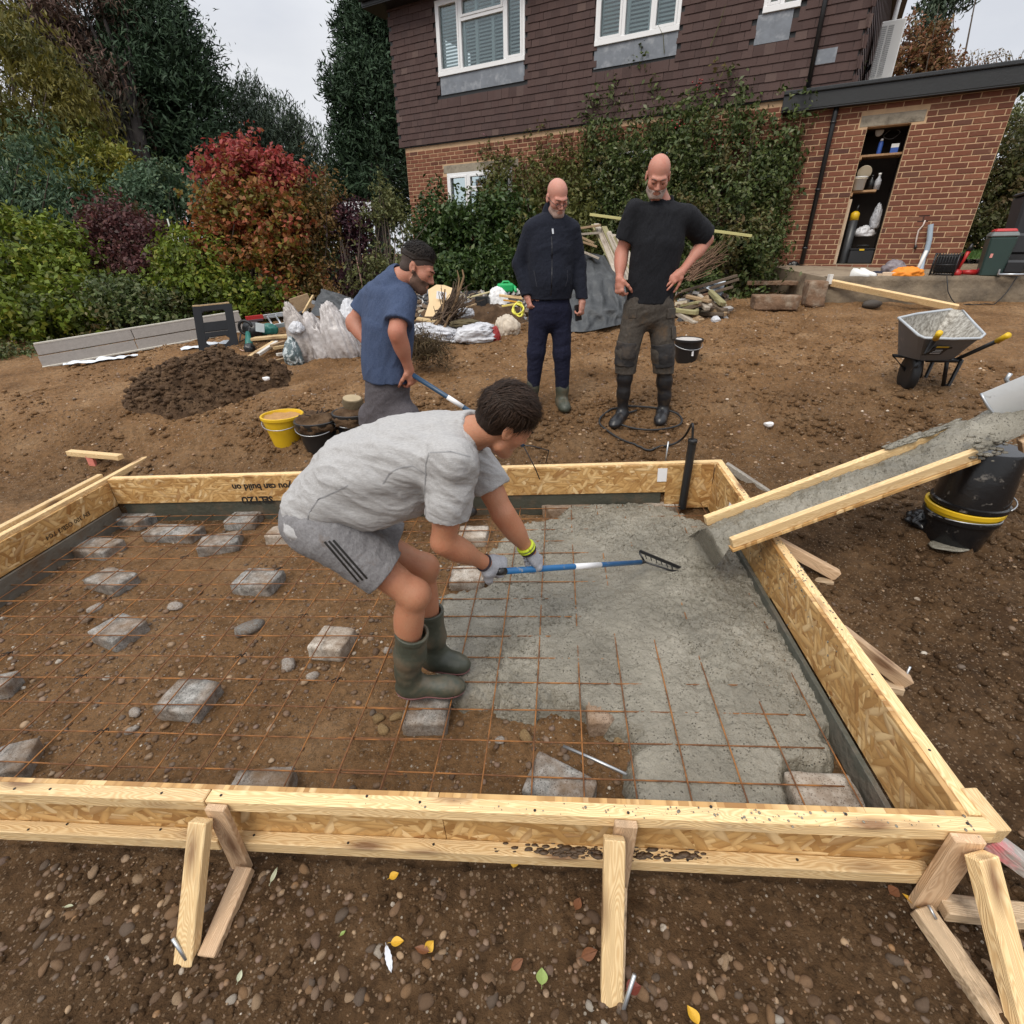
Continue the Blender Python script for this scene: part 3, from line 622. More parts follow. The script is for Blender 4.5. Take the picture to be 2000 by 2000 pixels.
# ------------------------------------------------------------------ concrete blocks under the mesh
def block_mat(name, lo, hi, pale):
    b = NB(name); v = b.coord('Object', rnd=True); c = b.ramp(b.noise(v, 22, 7, .7), [(.32, lo), (.5, hi), (.68, pale)])
    c = b.mix(b.ramp(b.voro(v, 110), [(.16, .9), (.34, 0)]), c, tuple(np.array(lo)*.45)); c = b.mix(b.ramp(b.noise(v, 5, 5, .6), [(.40, 0), (.68, .75)]), c, (.19, .112, .055))
    return b.fin(c, .85, b.bump(b.noise(v, 85, 6, .7), .008, .9), spec=.3)
BLK = block_mat('grey_block', (.11, .105, .098), (.27, .26, .24), (.46, .445, .42)); BLK2 = block_mat('pale_block', (.24, .20, .16), (.46, .41, .35), (.64, .59, .52)); BLK3 = block_mat('brown_block', (.16, .11, .075), (.30, .22, .16), (.44, .35, .27))
def rough_block(seed, size, poly=None):
    bm = bmesh.new(); bmesh.ops.create_cube(bm, size=1); bmesh.ops.subdivide_edges(bm, edges=bm.edges[:], cuts=7, use_grid_fill=True)
    v = np.array([q.co[:] for q in bm.verts]); f = [[q.index for q in t.verts] for t in bm.faces]; bm.free()
    s = np.array(size); r = np.linalg.norm(np.maximum(np.abs(v)*s-(s/2-.012), 0), axis=1); d = np.maximum(np.abs(v)*s-(s/2-.012), 0)
    w = np.sign(v)*(np.minimum(np.abs(v)*s, s/2-.012)+d*np.where(r > 1e-6, np.minimum(1, .012/np.maximum(r, 1e-9)), 1)[:, None])
    n = fbm(w*28+seed*5, seed, 4)[:, None]; n2 = fbm(w*8+seed*3, seed+5, 2)[:, None]; w = w*(1+.05*n2)+nrm_rows(v)*(.006*n)
    if poly is not None: w[:, :2] = w[:, :2]*(1-.45*np.clip(w[:, :1]/size[0]+.5, 0, 1)*np.array(poly))
    return w, f
def nrm_rows(v): return v/(np.linalg.norm(v, axis=-1, keepdims=True)+1e-9)
blocks = [  # pixel of the top's middle, width/depth m, turn, material, label
 ((259, 1007), (.33, .20), -.25, 'g', 'grey block beside the far left corner of the timber frame'), ((337, 1033), (.46, .17), -.1, 'g', 'long grey block lying sideways beneath the mesh by the far board'),
 ((476, 1007), (.25, .21), .05, 'g', 'square grey block close to the far board behind the crouching worker'), ((428, 1052), (.29, .21), .35, 'g', 'tilted pale grey block in front of the square block at the far board'),
 ((188, 1062), (.34, .20), -.15, 'g', 'flat grey block next to the left board under the mesh'), ((215, 1125), (.31, .18), -.3, 'g', 'muddy grey block on its side between the left board and a white stone'),
 ((503, 1126), (.28, .21), -.1, 'g', "pale grey block behind the crouching worker's shorts"), ((228, 1222), (.25, .21), -.35, 'd', 'dark grey cracked block with chunky broken edges on the left of the mesh'),
 ((648, 1244), (.20, .20), -.1, 'p', "pale stony block beside the crouching worker's boots"), ((548, 1036), (.20, .17), 0, 'p', "pale block half hidden behind the worker's grey shirt"),
 ((365, 1355), (.24, .20), -.08, 'g', 'big clean grey block alone in the bare soil in front'), ((508, 1530), (.24, .15), .15, 'd', 'grey block half hidden behind the near timber rail'),
 ((8, 1480), (.20, .17), .4, 'g', 'grey block cut by the left edge of the picture near the front rail'), ((832, 1384), (.205, .17), .05, 'g', "narrow grey block underneath the worker's green boots"),
 ((1172, 1385), (.12, .15), .1, 'b', 'brown stone block standing at the edge of the wet concrete'), ((1306, 1362), (.215, .17), .06, 'p', 'pale speckled block sunk flat in the wet concrete'),
 ((1096, 1524), (.27, .20), -.35, 't', 'broken triangular grey slab behind the near rail'), ((1612, 1541), (.24, .15), .0, 'p', 'pale speckled block in the near right corner of the frame'),
 ((1111, 985), (.42, .16), .02, 'b', 'wide brownish block between the far board and the concrete'), ((924, 1037), (.22, .18), .0, 'p', "pale block under the black boot of the man in the blue shirt"),
 ((913, 1118), (.22, .17), .05, 'p', "pale block in front of the crouching worker's knee"), ((1292, 979), (.30, .12), .1, 'p', 'flat pale slab behind the black upright pipe'),
 ((-2, 1328), (.12, .12), .3, 'g', 'small grey block fragment at the left edge of the picture'), ((1368, 1040), (.17, .12), .2, 'b', 'ochre slab in the concrete beside the foot of the chute')]
for k, (px, sz, a, mt, lab) in enumerate(blocks):
    p = MP(*px, -.012); h = .095
    v, f = rough_block(k+1, (sz[0], sz[1], h), (.0, .9) if mt == 't' else None)
    me = bpy.data.meshes.new('concrete_block'); Q = rotz(a-FA) @ rotx(rng.normal()*.02) @ roty(-R_(2.9)*.8)
    me.from_pydata([tuple(x) for x in v], [], f); me.materials.append({'g': BLK, 'd': BLK, 'p': BLK2, 'b': BLK3, 't': BLK}[mt]); me.polygons.foreach_set('use_smooth', np.ones(len(me.polygons), bool)); me.update()
    tag(link('concrete_block', me, None, mat4(Q, p-np.array([0, 0, h/2]))), lab, 'concrete block', 'concrete blocks carrying the steel mesh')
PALE = block_mat('pale_stone', (.33, .29, .25), (.52, .47, .42), (.72, .68, .62)); OCH = block_mat('ochre_stone', (.20, .12, .05), (.38, .25, .11), (.55, .42, .25))
for k, (px, sz, mt, lab) in enumerate([((342, 1185), .05, PALE, 'white broken stone among the mesh between two grey blocks'), ((185, 1185), .05, PALE, 'upper of two buff stone flakes beside the cracked block'), ((168, 1208), .05, BLK3, 'lower of two buff stone flakes beside the cracked block'), ((485, 1228), .09, BLK, 'flat mossy grey stone behind the pale stony block'),
      ((562, 1298), .05, PALE, 'pinkish three cornered stone in front of the pale stony block'), ((610, 1320), .033, PALE, 'small bright white stone near the three cornered stone'), ((735, 1269), .028, PM_big, "round brown pebble beside the worker's boot"), ((757, 1270), .03, PALE, 'white stone touching the round brown pebble'),
      ((739, 1402), .035, OCH, "rounder of the ochre flints beside the narrow block"), ((748, 1422), .033, OCH, 'lowest ochre flint beside the narrow block'), ((775, 1398), .034, OCH, 'dark ochre flint touching the narrow block'), ((1027, 1436), .036, OCH, 'long ochre stone alone in the gravel before the rail'), ((976, 1445), .024, PALE, 'small pale stone left of the long ochre stone'),
      ((1208, 1441), .034, OCH, 'tan stone below the upright brown block'), ((263, 1390), .034, PALE, 'buff stone left of the clean grey block'), ((255, 1424), .03, PALE, 'speckled stone in the soil below the buff stone'), ((1700, 1580), .03, OCH, 'tan lump of stone between corner block and right board')]):
    p = MP(*px, -.08); p[2] = ZG(p[0], p[1])+sz*.2; v, f = stone_shape(700+k, .9); me = mesh_np('stone', v, f, mt); 
    tag(link('stone', me, None, mat4(rotz(k*1.3) @ rotx(.2)*sz, p)), lab, 'stone', 'loose stones inside the formwork')
tag(MB().tube([MP(1100, 1457, -.02), MP(1162, 1484, -.03), MP(1224, 1513, -.02)], .007, 8).obj('steel_rod', STEEL, smooth_=True), 'thin grey steel rod lying across the gravel beside the concrete edge', 'steel rod')
# ------------------------------------------------------------------ leaves and a feather on the soil in front
def leaf_mesh(name, w, mat, curl=.2):
    t = np.linspace(0, 1, 9); wd = np.sin(np.pi*t**.8)*w*.5; G = np.stack([np.stack([t-.5, s*wd, curl*(t-.5)**2+.35*abs(s)*wd], -1) for s in (-1, -.5, 0, .5, 1)], 0)
    m = MB().grid(G, (0, 0, -.012)); m.tube([(-.72, 0, .05), (-.5, 0, .06), (0, 0, .012), (.45, 0, .05)], .016, 5); me = m.obj(name, mat, smooth_=True); d = me.data; bpy.data.objects.remove(me); return d
YEL = plain('yellow_leaf', (.62, .36, .03), .55, .25, 12); GRN = plain('green_leaf', (.24, .32, .09), .5, .25, 12); BRN = plain('brown_leaf', (.16, .06, .022), .6, .35, 12); PGR = plain('pale_green_leaf', (.45, .47, .33), .55, .2, 10); RED = plain('dull_red_leaf', (.16, .035, .022), .6, .3, 10)
for px, s, w, a, mt, lab in [((538, 1716), .05, .3, 1.5, PGR, 'narrow pale green leaf beside the left brace'), ((770, 1712), .035, .8, .5, YEL, 'small yellow leaf close under the near rail'), ((1006, 1690), .035, .9, 1.2, YEL, 'yellow leaf tucked in the shade below the bottom rail'), ((776, 1840), .042, .7, .1, YEL, 'flat yellow leaf behind the white feather'),
     ((838, 1846), .036, .9, .9, YEL, 'bright lemon leaf on a brown leaf'), ((824, 1856), .05, .5, 2.9, BRN, 'curled tan leaf under the lemon leaf'), ((1058, 1908), .042, .85, 1.5, GRN, 'green round leaf with pale veins in front'), ((1010, 1884), .045, .6, .6, BRN, 'brown curled leaf left of the green round leaf'), ((1128, 1770), .04, .7, 1.1, BRN, 'brown leaf left of the middle brace'), ((1150, 1870), .055, .6, .3, BRN, 'dead brown leaf next to the foot of the middle brace'),
     ((1236, 1940), .045, .95, .2, RED, 'dull red round leaf right of the middle brace'), ((1780, 1762), .055, .5, 2.2, YEL, 'yellow green leaf at the foot of the corner brace'), ((1350, 1990), .045, .8, 2, YEL, 'yellow leaf at the bottom edge of the picture'), ((671, 1826), .02, .7, .8, GRN, 'tiny green leaf left of the white feather'), ((140, 1778), .03, .6, .1, PGR, 'small pale leaf alone on the left soil'), ((470, 1910), .03, .5, 1.6, PGR, 'pale green leaf below the left brace foot'), ((1745, 1742), .04, .9, .4, BRN, 'orange brown leaf beside the corner post')]:
    p = GP(*px); p[2] = ZG(p[0], p[1])+.012; o = link('leaf', leaf_mesh('leaf', w, mt), None, mat4(rotz(a) @ rotx(rng.normal()*.25)*s, p)); tag(o, lab, 'leaf', 'fallen leaves on the soil')
p = GP(760, 1876); p[2] = ZG(p[0], p[1])+.012; m = MB(); G = []
for s in (-1, -.4, .4, 1): G.append([[x-.5, s*.13*math.sin(math.pi*min(1, x*1.02+.02))**.6*(1+.09*math.sin(x*31)*abs(s)), .04*math.sin(x*3)] for x in np.linspace(0, 1, 22)])
m.grid(G, (0, 0, -.01)); m.tube([(-.62, 0, .0), (-.3, 0, .02), (.45, 0, .03)], .014, 5)
o = m.obj('feather', plain('white_feather', (.60, .63, .68), .6, .1, 10), smooth_=True, M=mat4(rotz(-1.15)*.075, p)); tag(o, 'small white feather lying on dark soil in front', 'feather')

# screw heads and splashes of concrete on the timber
sc_m = plain('dark_screw', (.03, .027, .025), .5, metal=.5); m_ = MB()
for u in np.arange(.25, FW, .31): m_.lathe([(0, .001), (.0045, .001), (.0045, -.002)], Fp(u+rng.normal()*.05, vr+rng.normal()*.012, T+.0005), seg=8); m_.lathe([(0, .001), (.0045, .001), (.0045, -.002)], Fp(u+rng.normal()*.05, vr+rng.normal()*.01, .0925), seg=8)
for v in np.arange(.2, FD, .33): m_.lathe([(0, .001), (.0045, .001), (.0045, -.002)], Fp(ur+rng.normal()*.008, v, T-.0005), seg=8)
o = m_.obj('screw_heads', sc_m, fw); o['kind'] = 'stuff'
m_ = MB()
for k in range(420):
    v = 1.55+rng.normal()*.42; q = rng.random(); r = .0012+.0045*rng.random()**3
    p = Fp(FW-.001, v, .30*(1-rng.random()**2)) if q < .6 else Fp(ur+rng.normal()*.012, v, T); vv, f = ICO1; m_.add(vv*np.array([r*.5, r, r*1.3] if q < .6 else [r, r*1.2, r*.5])+p, f.tolist())
for k in range(160):
    u = 4.3+rng.normal()*.5; r = .001+.004*rng.random()**3; p = Fp(min(u, FW), vr+rng.normal()*.012, T); vv, f = ICO1; m_.add(vv*np.array([r, r*1.2, r*.5])+p, f.tolist())
o = m_.obj('concrete_splashes', CONC, fw, True); o['kind'] = 'stuff'
# ================================================================== house and its flat-roofed extension
HA = R_(29.5); HE = np.array([math.cos(HA), -math.sin(HA), 0]); HN = np.array([-math.sin(HA), -math.cos(HA), 0])   # along the front to the right; outward
HQ = D(1706, 512, 8.4); ZW = HQ[2]
def HP(s, z, out=0.): p = HQ+HE*s+HN*out; return np.array([p[0], p[1], z])
def hs(px, py, out=0.):                                # pixel -> (s, z) on the front plane
    d = ray(px, py); q = HQ+HN*out; t = ((q-CP) @ HN)/(d @ HN); p = CP+d*t; return float((p-HQ) @ HE), float(p[2])
HB = np.stack([HE, ZZ, HN], 1)                        # local x along the front, y up, z outward
def slab(name, s0, s1, z0, z1, o0, o1, mat, parent, bevel=0, kind=None):
    o = MB().box((0, 0, 0), (s1-s0, z1-z0, o1-o0)).obj(name, mat, parent, bevel=bevel, M=mat4(HB, HP((s0+s1)/2, (z0+z1)/2, (o0+o1)/2)))
    if kind: o['kind'] = kind
    return o
def slab_holes(name, s0, s1, z0, z1, o0, o1, mat, parent, holes):
    cs = sorted({s0, s1, *[min(max(v, s0), s1) for h in holes for v in h[:2]]}); m = MB()
    for a, e in zip(cs, cs[1:]):
        if e-a < 1e-4: continue
        cut = sorted([(h[2], h[3]) for h in holes if h[0] < (a+e)/2 < h[1]]); z = z0
        for q0, q1 in cut+[(z1, z1)]:
            if q0 > z+1e-4: m.box(HP((a+e)/2, (z+min(q0, z1))/2, (o0+o1)/2), (e-a, min(q0, z1)-z, o1-o0), HB)
            z = max(z, q1)
    return m.obj(name, mat, parent)
def brick_mat(name, island):
    b = NB(name); v = b.coord('Object', rnd=not island); r = b.rnd(island)
    c = b.ramp(r, [(0, (.13, .046, .029)), (.3, (.235, .084, .048)), (.6, (.19, .066, .039)), (.85, (.29, .118, .066)), (1, (.095, .042, .033))])
    c = b.mix(b.math('MULTIPLY', b.noise(v, 28, 6, .7), .6), c, (.10, .045, .03)); c = b.mix(b.ramp(b.noise(v, 9, 4), [(.58, 0), (.75, .35)]), c, (.33, .20, .13))
    return b.fin(c, .85, b.bump(b.noise(v, 90, 5, .7), .004), spec=.3)
BRICK, BRICKS = brick_mat('brick', False), brick_mat('brick_all', True)
MORTAR = plain('mortar', (.52, .35, .21), .9, .25, 12, .004, 80)
BL, BH, JT = .225, .075, .0135
def brick_shape():
    bm = bmesh.new(); bmesh.ops.create_cube(bm, size=1); bmesh.ops.scale(bm, vec=(BL-JT, BH-JT, .03), verts=bm.verts); bmesh.ops.bevel(bm, geom=[e for e in bm.edges if abs(e.verts[0].co.z-e.verts[1].co.z) < 1e-6 and e.verts[0].co.z > 0], offset=.004, segments=1, affect='EDGES')
    me = bpy.data.meshes.new('brick'); bm.to_mesh(me); bm.free(); me.materials.append(BRICK); return me
BRM = brick_shape(); BRV = np.array([q.co[:] for q in BRM.vertices]); BRF = [list(p.vertices) for p in BRM.polygons]
def brickwork(parent, s0, s1, z0, z1, out, holes, limit, skip=lambda px, py: False):
    pos = []
    for r in range(int((z1-z0)/BH)+1):
        z = z0+BH*(r+.5)
        if z+BH*.45 > z1: break
        for k in range(-1, int((s1-s0)/BL)+2):
            a = s0+BL*(k+(.5 if r % 2 else 0)); e = a+BL
            segs = [(max(a, s0), min(e, s1))]
            for h0, h1, hz0, hz1 in holes:
                if hz0-.02 < z < hz1+.02:
                    n = []
                    for x, y in segs:
                        if y <= h0 or x >= h1: n.append((x, y))
                        else:
                            if x < h0: n.append((x, h0))
                            if y > h1: n.append((h1, y))
                    segs = n
            for x, y in segs:
                if y-x > .04: pos.append(((x+y)/2, z, y-x))
    jit = lambda: np.array([rng.normal()*.0012, rng.normal()*.001, 0])
    def vis(q):
        p = HP(q[0], q[1], out); x, y = proj(p); return -20 < x < 2020 and -20 < y < 2020 and not skip(x, y)
    pos.sort(key=lambda q: (not vis(q), depth_of(HP(q[0], q[1], out)))); m = MB()
    for i, (s, z, L) in enumerate(pos):
        dz = rng.normal()*.0015; M = mat4(HB @ np.diag([(L-JT)/(BL-JT), 1, 1]), HP(s+rng.normal()*.001, z, out-.007+dz))
        if i < limit and vis((s, z)): link('brick', BRM, parent, M)
        else: m.add((BRV*np.array([(L-JT)/(BL-JT), 1, 1])) @ HB.T+HP(s, z, out-.007+dz), BRF)
    if m.n: o = m.obj('bricks', BRICKS, parent); o['kind'] = 'stuff'
# ---- extension
xs0 = hs(1545, 330)[0]; xs1 = hs(1937, 327)[0]; fz = hs(1690, 203)[1]; fz = min(fz, hs(1960, 174)[1]+.02)
dl, dr = (hs(1695, 250)[0]+hs(1628, 510)[0])/2, (hs(1780, 237)[0]+hs(1706, 508)[0])/2; dz1 = hs(1738, 244)[1]; zb = ZW-.03
ext = thing('brick_extension', 'flat roofed brick outbuilding with an open cupboard doorway full of shelves', 'outbuilding', HP(0, zb-.2))
hole = (dl, dr, zb, dz1)
for nm, a, e, z0, z1 in (('wall', xs0, dl, zb-.6, fz), ('wall', dr, xs1, zb-.6, fz), ('wall', dl, dr, dz1, fz)): slab(nm, a, e, z0, z1, -.20, .001, MORTAR, ext)
lt = [hs(1683, 226), hs(1802, 208)]; lz0, lz1 = dz1-.0, dz1+.15
brickwork(ext, xs0, xs1, zb-.6, fz, 0, [hole, (dl-.12, dr+.16, lz0, lz1)], 300, lambda x, y: x < 1560 and y > 200 or y > 540)
CONCRETE = plain('old_concrete', (.30, .26, .20), .85, .3, 6, .008, 40, dirt=(.12, .10, .075), dirt_s=5)
slab('lintel', dl-.11, dr+.15, lz0+.003, lz1-.003, -.10, .006, CONCRETE, ext, .006)
# brick return at the right end and roof
rt = slab('wall', xs1-.006, xs1-.0, zb-.6, fz, -3.0, -.0, plain('side_brick', (.17, .07, .042), .9, .4, 20), ext)
BLKP = plain('black_plastic', (.014, .0145, .016), .35, .3, 6, .001, 60); FELT = plain('dark_grey_fascia', (.015, .0165, .018), .5, .3, 5, .002, 30)
slab('fascia', xs0-.3, xs1+.35, fz, fz+.20, .0, .16, FELT, ext, .006); slab('roof', xs0-.3, xs1+.35, fz+.201, fz+.255, -3.2, .19, plain('roof_felt', (.035, .038, .042), .9, .3, 8, .004, 60), ext, .01)
slab('soffit', xs0-.3, xs1+.34, fz-.015, fz-.001, -.0, .155, FELT, ext)
a, e = hs(1632, 222, .06), hs(1563, 523, .06)
dp = (a[0]+e[0])/2; MB().tube([HP(dp, fz, .07), HP(dp, fz-.1, .07), HP(dp, zb+.0, .07)], .036, 12).obj('downpipe', BLKP, ext, True)
for z in (fz-.2, zb+1.1, zb+.25): MB().lathe([(.036, -.015), (.045, -.015), (.045, .015), (.036, .015)], HP(dp, z, .07), seg=14).obj('pipe_bracket', BLKP, ext, True)
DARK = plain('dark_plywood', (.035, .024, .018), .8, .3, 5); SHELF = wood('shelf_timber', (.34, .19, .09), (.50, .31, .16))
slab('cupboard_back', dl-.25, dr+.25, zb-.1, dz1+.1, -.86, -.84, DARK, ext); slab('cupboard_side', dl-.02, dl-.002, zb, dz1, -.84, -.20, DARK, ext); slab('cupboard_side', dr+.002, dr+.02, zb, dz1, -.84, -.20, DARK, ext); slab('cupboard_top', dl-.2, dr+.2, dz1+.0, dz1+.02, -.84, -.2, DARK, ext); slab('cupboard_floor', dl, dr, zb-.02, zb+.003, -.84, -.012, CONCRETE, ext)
sz1, sz2 = hs(1722, 300)[1], hs(1690, 372)[1]
def plank(name, s0, s1, z, o, w, h, mat, parent): return timber(name, HP(s0, z, o), HP(s1, z, o), w, h, mat, parent)
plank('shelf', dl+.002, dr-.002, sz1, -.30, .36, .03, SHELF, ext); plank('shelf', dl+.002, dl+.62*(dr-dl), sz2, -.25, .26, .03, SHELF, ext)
for z in (sz1-.03, sz2-.045): timber('shelf_bearer', HP(dl+.015, z, -.45), HP(dl+.015, z, -.03), .025, .05, SHELF, ext)
timber('door_lining', HP(dl+.012, zb, -.03), HP(dl+.012, zb+.95, -.03), .022, .06, wood('pale_lining', (.40, .30, .2), (.55, .42, .3)), ext, up=HE)
# ---- things in the cupboard
def hthing(name, label, cat, px, py, out, group=None):
    s, z = hs(px, py, out); return thing(name, label, cat, HP(s, z, out), group), s, z
WPL = plain('white_plastic', (.72, .72, .70), .4, .08, 8); CREAM = plain('cream_plastic', (.62, .55, .42), .5, .1); BLUE = plain('blue_tin', (.03, .09, .36), .35, .2); BLACK = plain('black_rubber', (.010, .010, .011), .55, .3, 12, .001, 80)
CLEAR = plain('clear_plastic_film', (.42, .43, .46), .25, .3, 9, .02, 30, dirt=(.16, .16, .18), dirt_s=10); YPL = plain('yellow_plastic', (.66, .42, .015), .42, .12, 8); REDP = plain('red_plastic', (.42, .02, .02), .4, .2, 8); ORG = plain('orange_cloth', (.78, .25, .02), .7, .12, 8, .004, 40)
fl = sz1+.016; t, s, z = hthing('blue_spray_can', 'small blue spray can on the top shelf', 'spray can', 1718, 291, -.2)
MB().lathe([(.03, 0), (.033, .01), (.033, .15), (.022, .17)], HP(s, fl, -.2), seg=16).obj('can', BLUE, t, True); MB().lathe([(.02, .17), (.02, .2), (.008, .205)], HP(s, fl, -.2), seg=12).obj('cap', WPL, t, True)
s, _ = hs(1748, 286, -.2); t = thing('paint_box', 'white box with a blue lower half, right on the top shelf', 'box', HP(s, fl, -.2)); MB().box(HP(s, fl+.035, -.2), (.10, .08, .07), rotz(-HA)).obj('carton', BLUE, t); MB().box(HP(s, fl+.095, -.2), (.10, .08, .05), rotz(-HA)).obj('carton_top', WPL, t)
s, z = hs(1718, 256, -.4); t = thing('hanging_lamp', 'white round dish lamp hung high in the cupboard', 'lamp', HP(s, z, -.4)); MB().lathe([(.002, .0), (.05, .008), (.06, .03), (.045, .04)], HP(s, z, -.4), HB, seg=20, sy=1.3).obj('dish', WPL, t, True); MB().tube([HP(s, z, -.42), HP(s, dz1+.01, -.5)], .006).obj('rod', BLKP, t)
t = thing('wire_coil', 'loop of grey flex hanging at the back of the cupboard top', 'cable', HP(*hs(1742, 258, -.5), -.5)); s, z = hs(1742, 262, -.5)
MB().tube([HP(s+.10*math.cos(x)*(1+.2*math.sin(2*x)), z+.06*math.sin(x), -.5-.02*math.sin(3*x)) for x in np.linspace(0, 12, 46)], .006, 6).obj('flex', plain('grey_flex', (.25, .25, .26), .5), t, True)
fl2 = sz2+.016; s, _ = hs(1678, 360, -.12); t = thing('white_tub', 'white plastic tub standing on the lower shelf', 'tub', HP(s, fl2, -.12)); MB().lathe([(.075, 0), (.095, .17), (.1, .17), (.1, .185), (.09, .185), (.08, .02), (0, .02)], HP(s, fl2, -.12), seg=22).obj('tub', WPL, t, True); MB().lathe([(.101, .15), (.104, .155), (.101, .16)], HP(s, fl2, -.12), seg=22).obj('rim', CREAM, t, True)
s2, z2 = hs(1689, 336, -.2); tag(MB().lathe([(0, -.008), (.10, -.008), (.10, .008), (0, .008)], HP(s2, z2, -.24), HB @ rotx(.5), seg=22).obj('round_lid', CREAM, smooth_=False), 'cream round lid leaning behind the white tub', 'lid')
for px, r, h, mt, lab in ((1702, .04, .2, BLKP, 'black bottle beside the white tub on the lower shelf'), (1715, .045, .22, CLEAR, 'grey shiny bottle in the middle of the lower shelf')):
    s, _ = hs(px, 355, -.25); t = thing('bottle', lab, 'bottle', HP(s, fl2, -.25)); MB().lathe([(r, 0), (r, h*.6), (r*.4, h*.8), (r*.4, h*.95)], HP(s, fl2, -.25), seg=14).obj('flask', mt, t, True); MB().lathe([(r*.5, h*.93), (r*.5, h*1.05), (0, h*1.05)], HP(s, fl2, -.25), seg=12).obj('cap', WPL if mt is CLEAR else BLKP, t, True)
s, _ = hs(1660, 460, -.15); t = thing('gas_cylinder', 'tall black cylinder with a yellow neck in the doorway', 'cylinder', HP(s, zb, -.2)); hz_ = hs(1668, 430, -.15)[1]-zb
MB().lathe([(.06, 0), (.065, .02), (.065, hz_), (0, hz_)], HP(s, zb, -.2), seg=18).obj('cylinder', plain('charcoal_plastic', (.035, .037, .04), .4), t, True); MB().lathe([(.066, hz_), (.064, hz_+.10), (.03, hz_+.13), (.0, hz_+.13)], HP(s, zb, -.2), seg=18).obj('neck', YPL, t, True); MB().tube([HP(s, zb+hz_+.12, -.2), HP(s+.02, zb+hz_+.22, -.2)], .014).obj('valve', BLKP, t, True)
def crumple(name, c, size, seed, mat, parent=None, n=3, amp=.35, flat=.0):
    bm = bmesh.new(); bmesh.ops.create_icosphere(bm, subdivisions=n+1, radius=1); v = np.array([q.co[:] for q in bm.verts]); f = [[q.index for q in t.verts] for t in bm.faces]; bm.free()
    d = 1+amp*(1-2*np.abs(fbm(v*1.6+seed*3, seed, 3)))+amp*.5*fbm(v*4+seed, seed+4, 2); w = v*d[:, None]; w[:, 2] = np.maximum(w[:, 2], -.55-flat*0); w = w*np.asarray(size)
    return MB().add(w+np.asarray(c), f).obj(name, mat, parent, True)
s, z = hs(1683, 455, -.15); tag(crumple('plastic_bag', HP(s+.05, z, -.25), (.12, .10, .09), 3, plain('white_polythene', (.58, .58, .60), .35, .2, 8, .01, 20)), 'crumpled white polythene bag on top of the black tool case', 'plastic bag')
s, z = hs(1712, 432, -.15); o = crumple('film_roll', HP(s-.02, z, -.22), (.06, .06, .19), 5, CLEAR); tag(o, 'loose roll of clear plastic film propped in the doorway', 'plastic film')
s, z = hs(1677, 500, -.1); t = thing('tool_case', 'black tool case with a yellow latch at the bottom of the doorway', 'tool case', HP(s, zb, -.2))
MB().box(HP(s+.03, zb+.11, -.2), (.36, .26, .21), rotz(-HA)).obj('case', BLKP, t, bevel=.015); MB().box(HP(s+.03, zb+.225, -.2), (.37, .27, .02), rotz(-HA)).obj('lid', BLKP, t, bevel=.004); MB().box(HP(s+.02, zb+.215, -.065), (.07, .015, .025), rotz(-HA)).obj('latch', YPL, t); MB().tube([HP(s-.05, zb+.235, -.2), HP(s-.05, zb+.28, -.2), HP(s+.11, zb+.28, -.2), HP(s+.11, zb+.235, -.2)], .01).obj('handle', BLKP, t, True)
s3, z3 = hs(1735, 480, .0); 
# ---- main house
hl = hs(797, 350)[0]; hr = hs(1682, 90, .05)[0]; tz0 = hs(785, 288, .05)[1]; ez = hs(760, 20, .1)[1]
house = thing('house', 'two storey house with brown hung tiles over brick and white windows', 'house', HP((hl+hr)/2, ZW-1.))
wins = []   # s0,s1,z0,z1
def wrect(bl, br, top): a = hs(*bl, .06); e = hs(*br, .06); return (a[0], e[0], (a[1]+e[1])/2, hs(*top, .06)[1])
W1 = wrect((857, 151), (1025, 118), (846, 3)); W2 = wrect((1161, 89), (1326, 62), (1160, 0)); W2 = (W2[0], W2[1], W2[2], W1[3]); W3 = wrect((1489, 26), (1563, 14), (1489, 0)); W3 = (W3[0], W3[1], W3[2], W1[3])
gl = [hs(866, 322), hs(962, 310)]; G1 = (gl[0][0]+.08, gl[0][0]+1.75, gl[0][1]-1.25, gl[0][1]-.17); G2 = (hs(1150, 300)[0], hs(1150, 300)[0]+1.6, gl[0][1]-1.3, gl[0][1]-.1)
gw, gh = .165, .115
slab_holes('wall', hl, xs0-.001, ZW-1.6, ez+.3, -.25, .001, MORTAR, house, [W1, W2, G1, G2]); slab_holes('upper_wall', xs0, hr, fz+.3, ez+.3, -.25, .001, MORTAR, house, [W3])
TILE = brick_mat('x', True); bpy.data.materials.remove(TILE)
def tile_mat(name, island):
    b = NB(name); v = b.coord('Object', rnd=not island); r = b.rnd(island)
    c = b.ramp(r, [(0, (.060, .033, .029)), (.35, (.078, .043, .038)), (.7, (.092, .054, .047)), (.95, (.07, .041, .038)), (1, (.14, .092, .078))])
    c = b.mix(b.ramp(b.noise(b.coord('Object', (3, 3, 1)), 2, 5, .6), [(.42, 0), (.7, .45)]), c, (.085, .055, .05)); c = b.mix(b.math('MULTIPLY', b.noise(v, 40, 5, .7), .4), c, (.03, .017, .016))
    return b.fin(c, .75, b.bump(b.noise(v, 70, 4), .003), spec=.35)
TILE, TILES = tile_mat('hung_tile', False), tile_mat('hung_tile_all', True)
TV = np.array([(x*(gw-.0025)/2, y, z) for x in (-1, 1) for y, z in ((.0, .016), (.0, .0305), (gh+.045, .0), (gh+.045, .012))]); TF = [(0, 2, 3, 1), (4, 5, 7, 6), (0, 1, 5, 4), (2, 6, 7, 3), (1, 3, 7, 5), (0, 4, 6, 2)]
TM = bpy.data.meshes.new('hung_tile'); TM.from_pydata([tuple(x) for x in TV], [], TF); TM.materials.append(TILE); TM.update()
tl = []
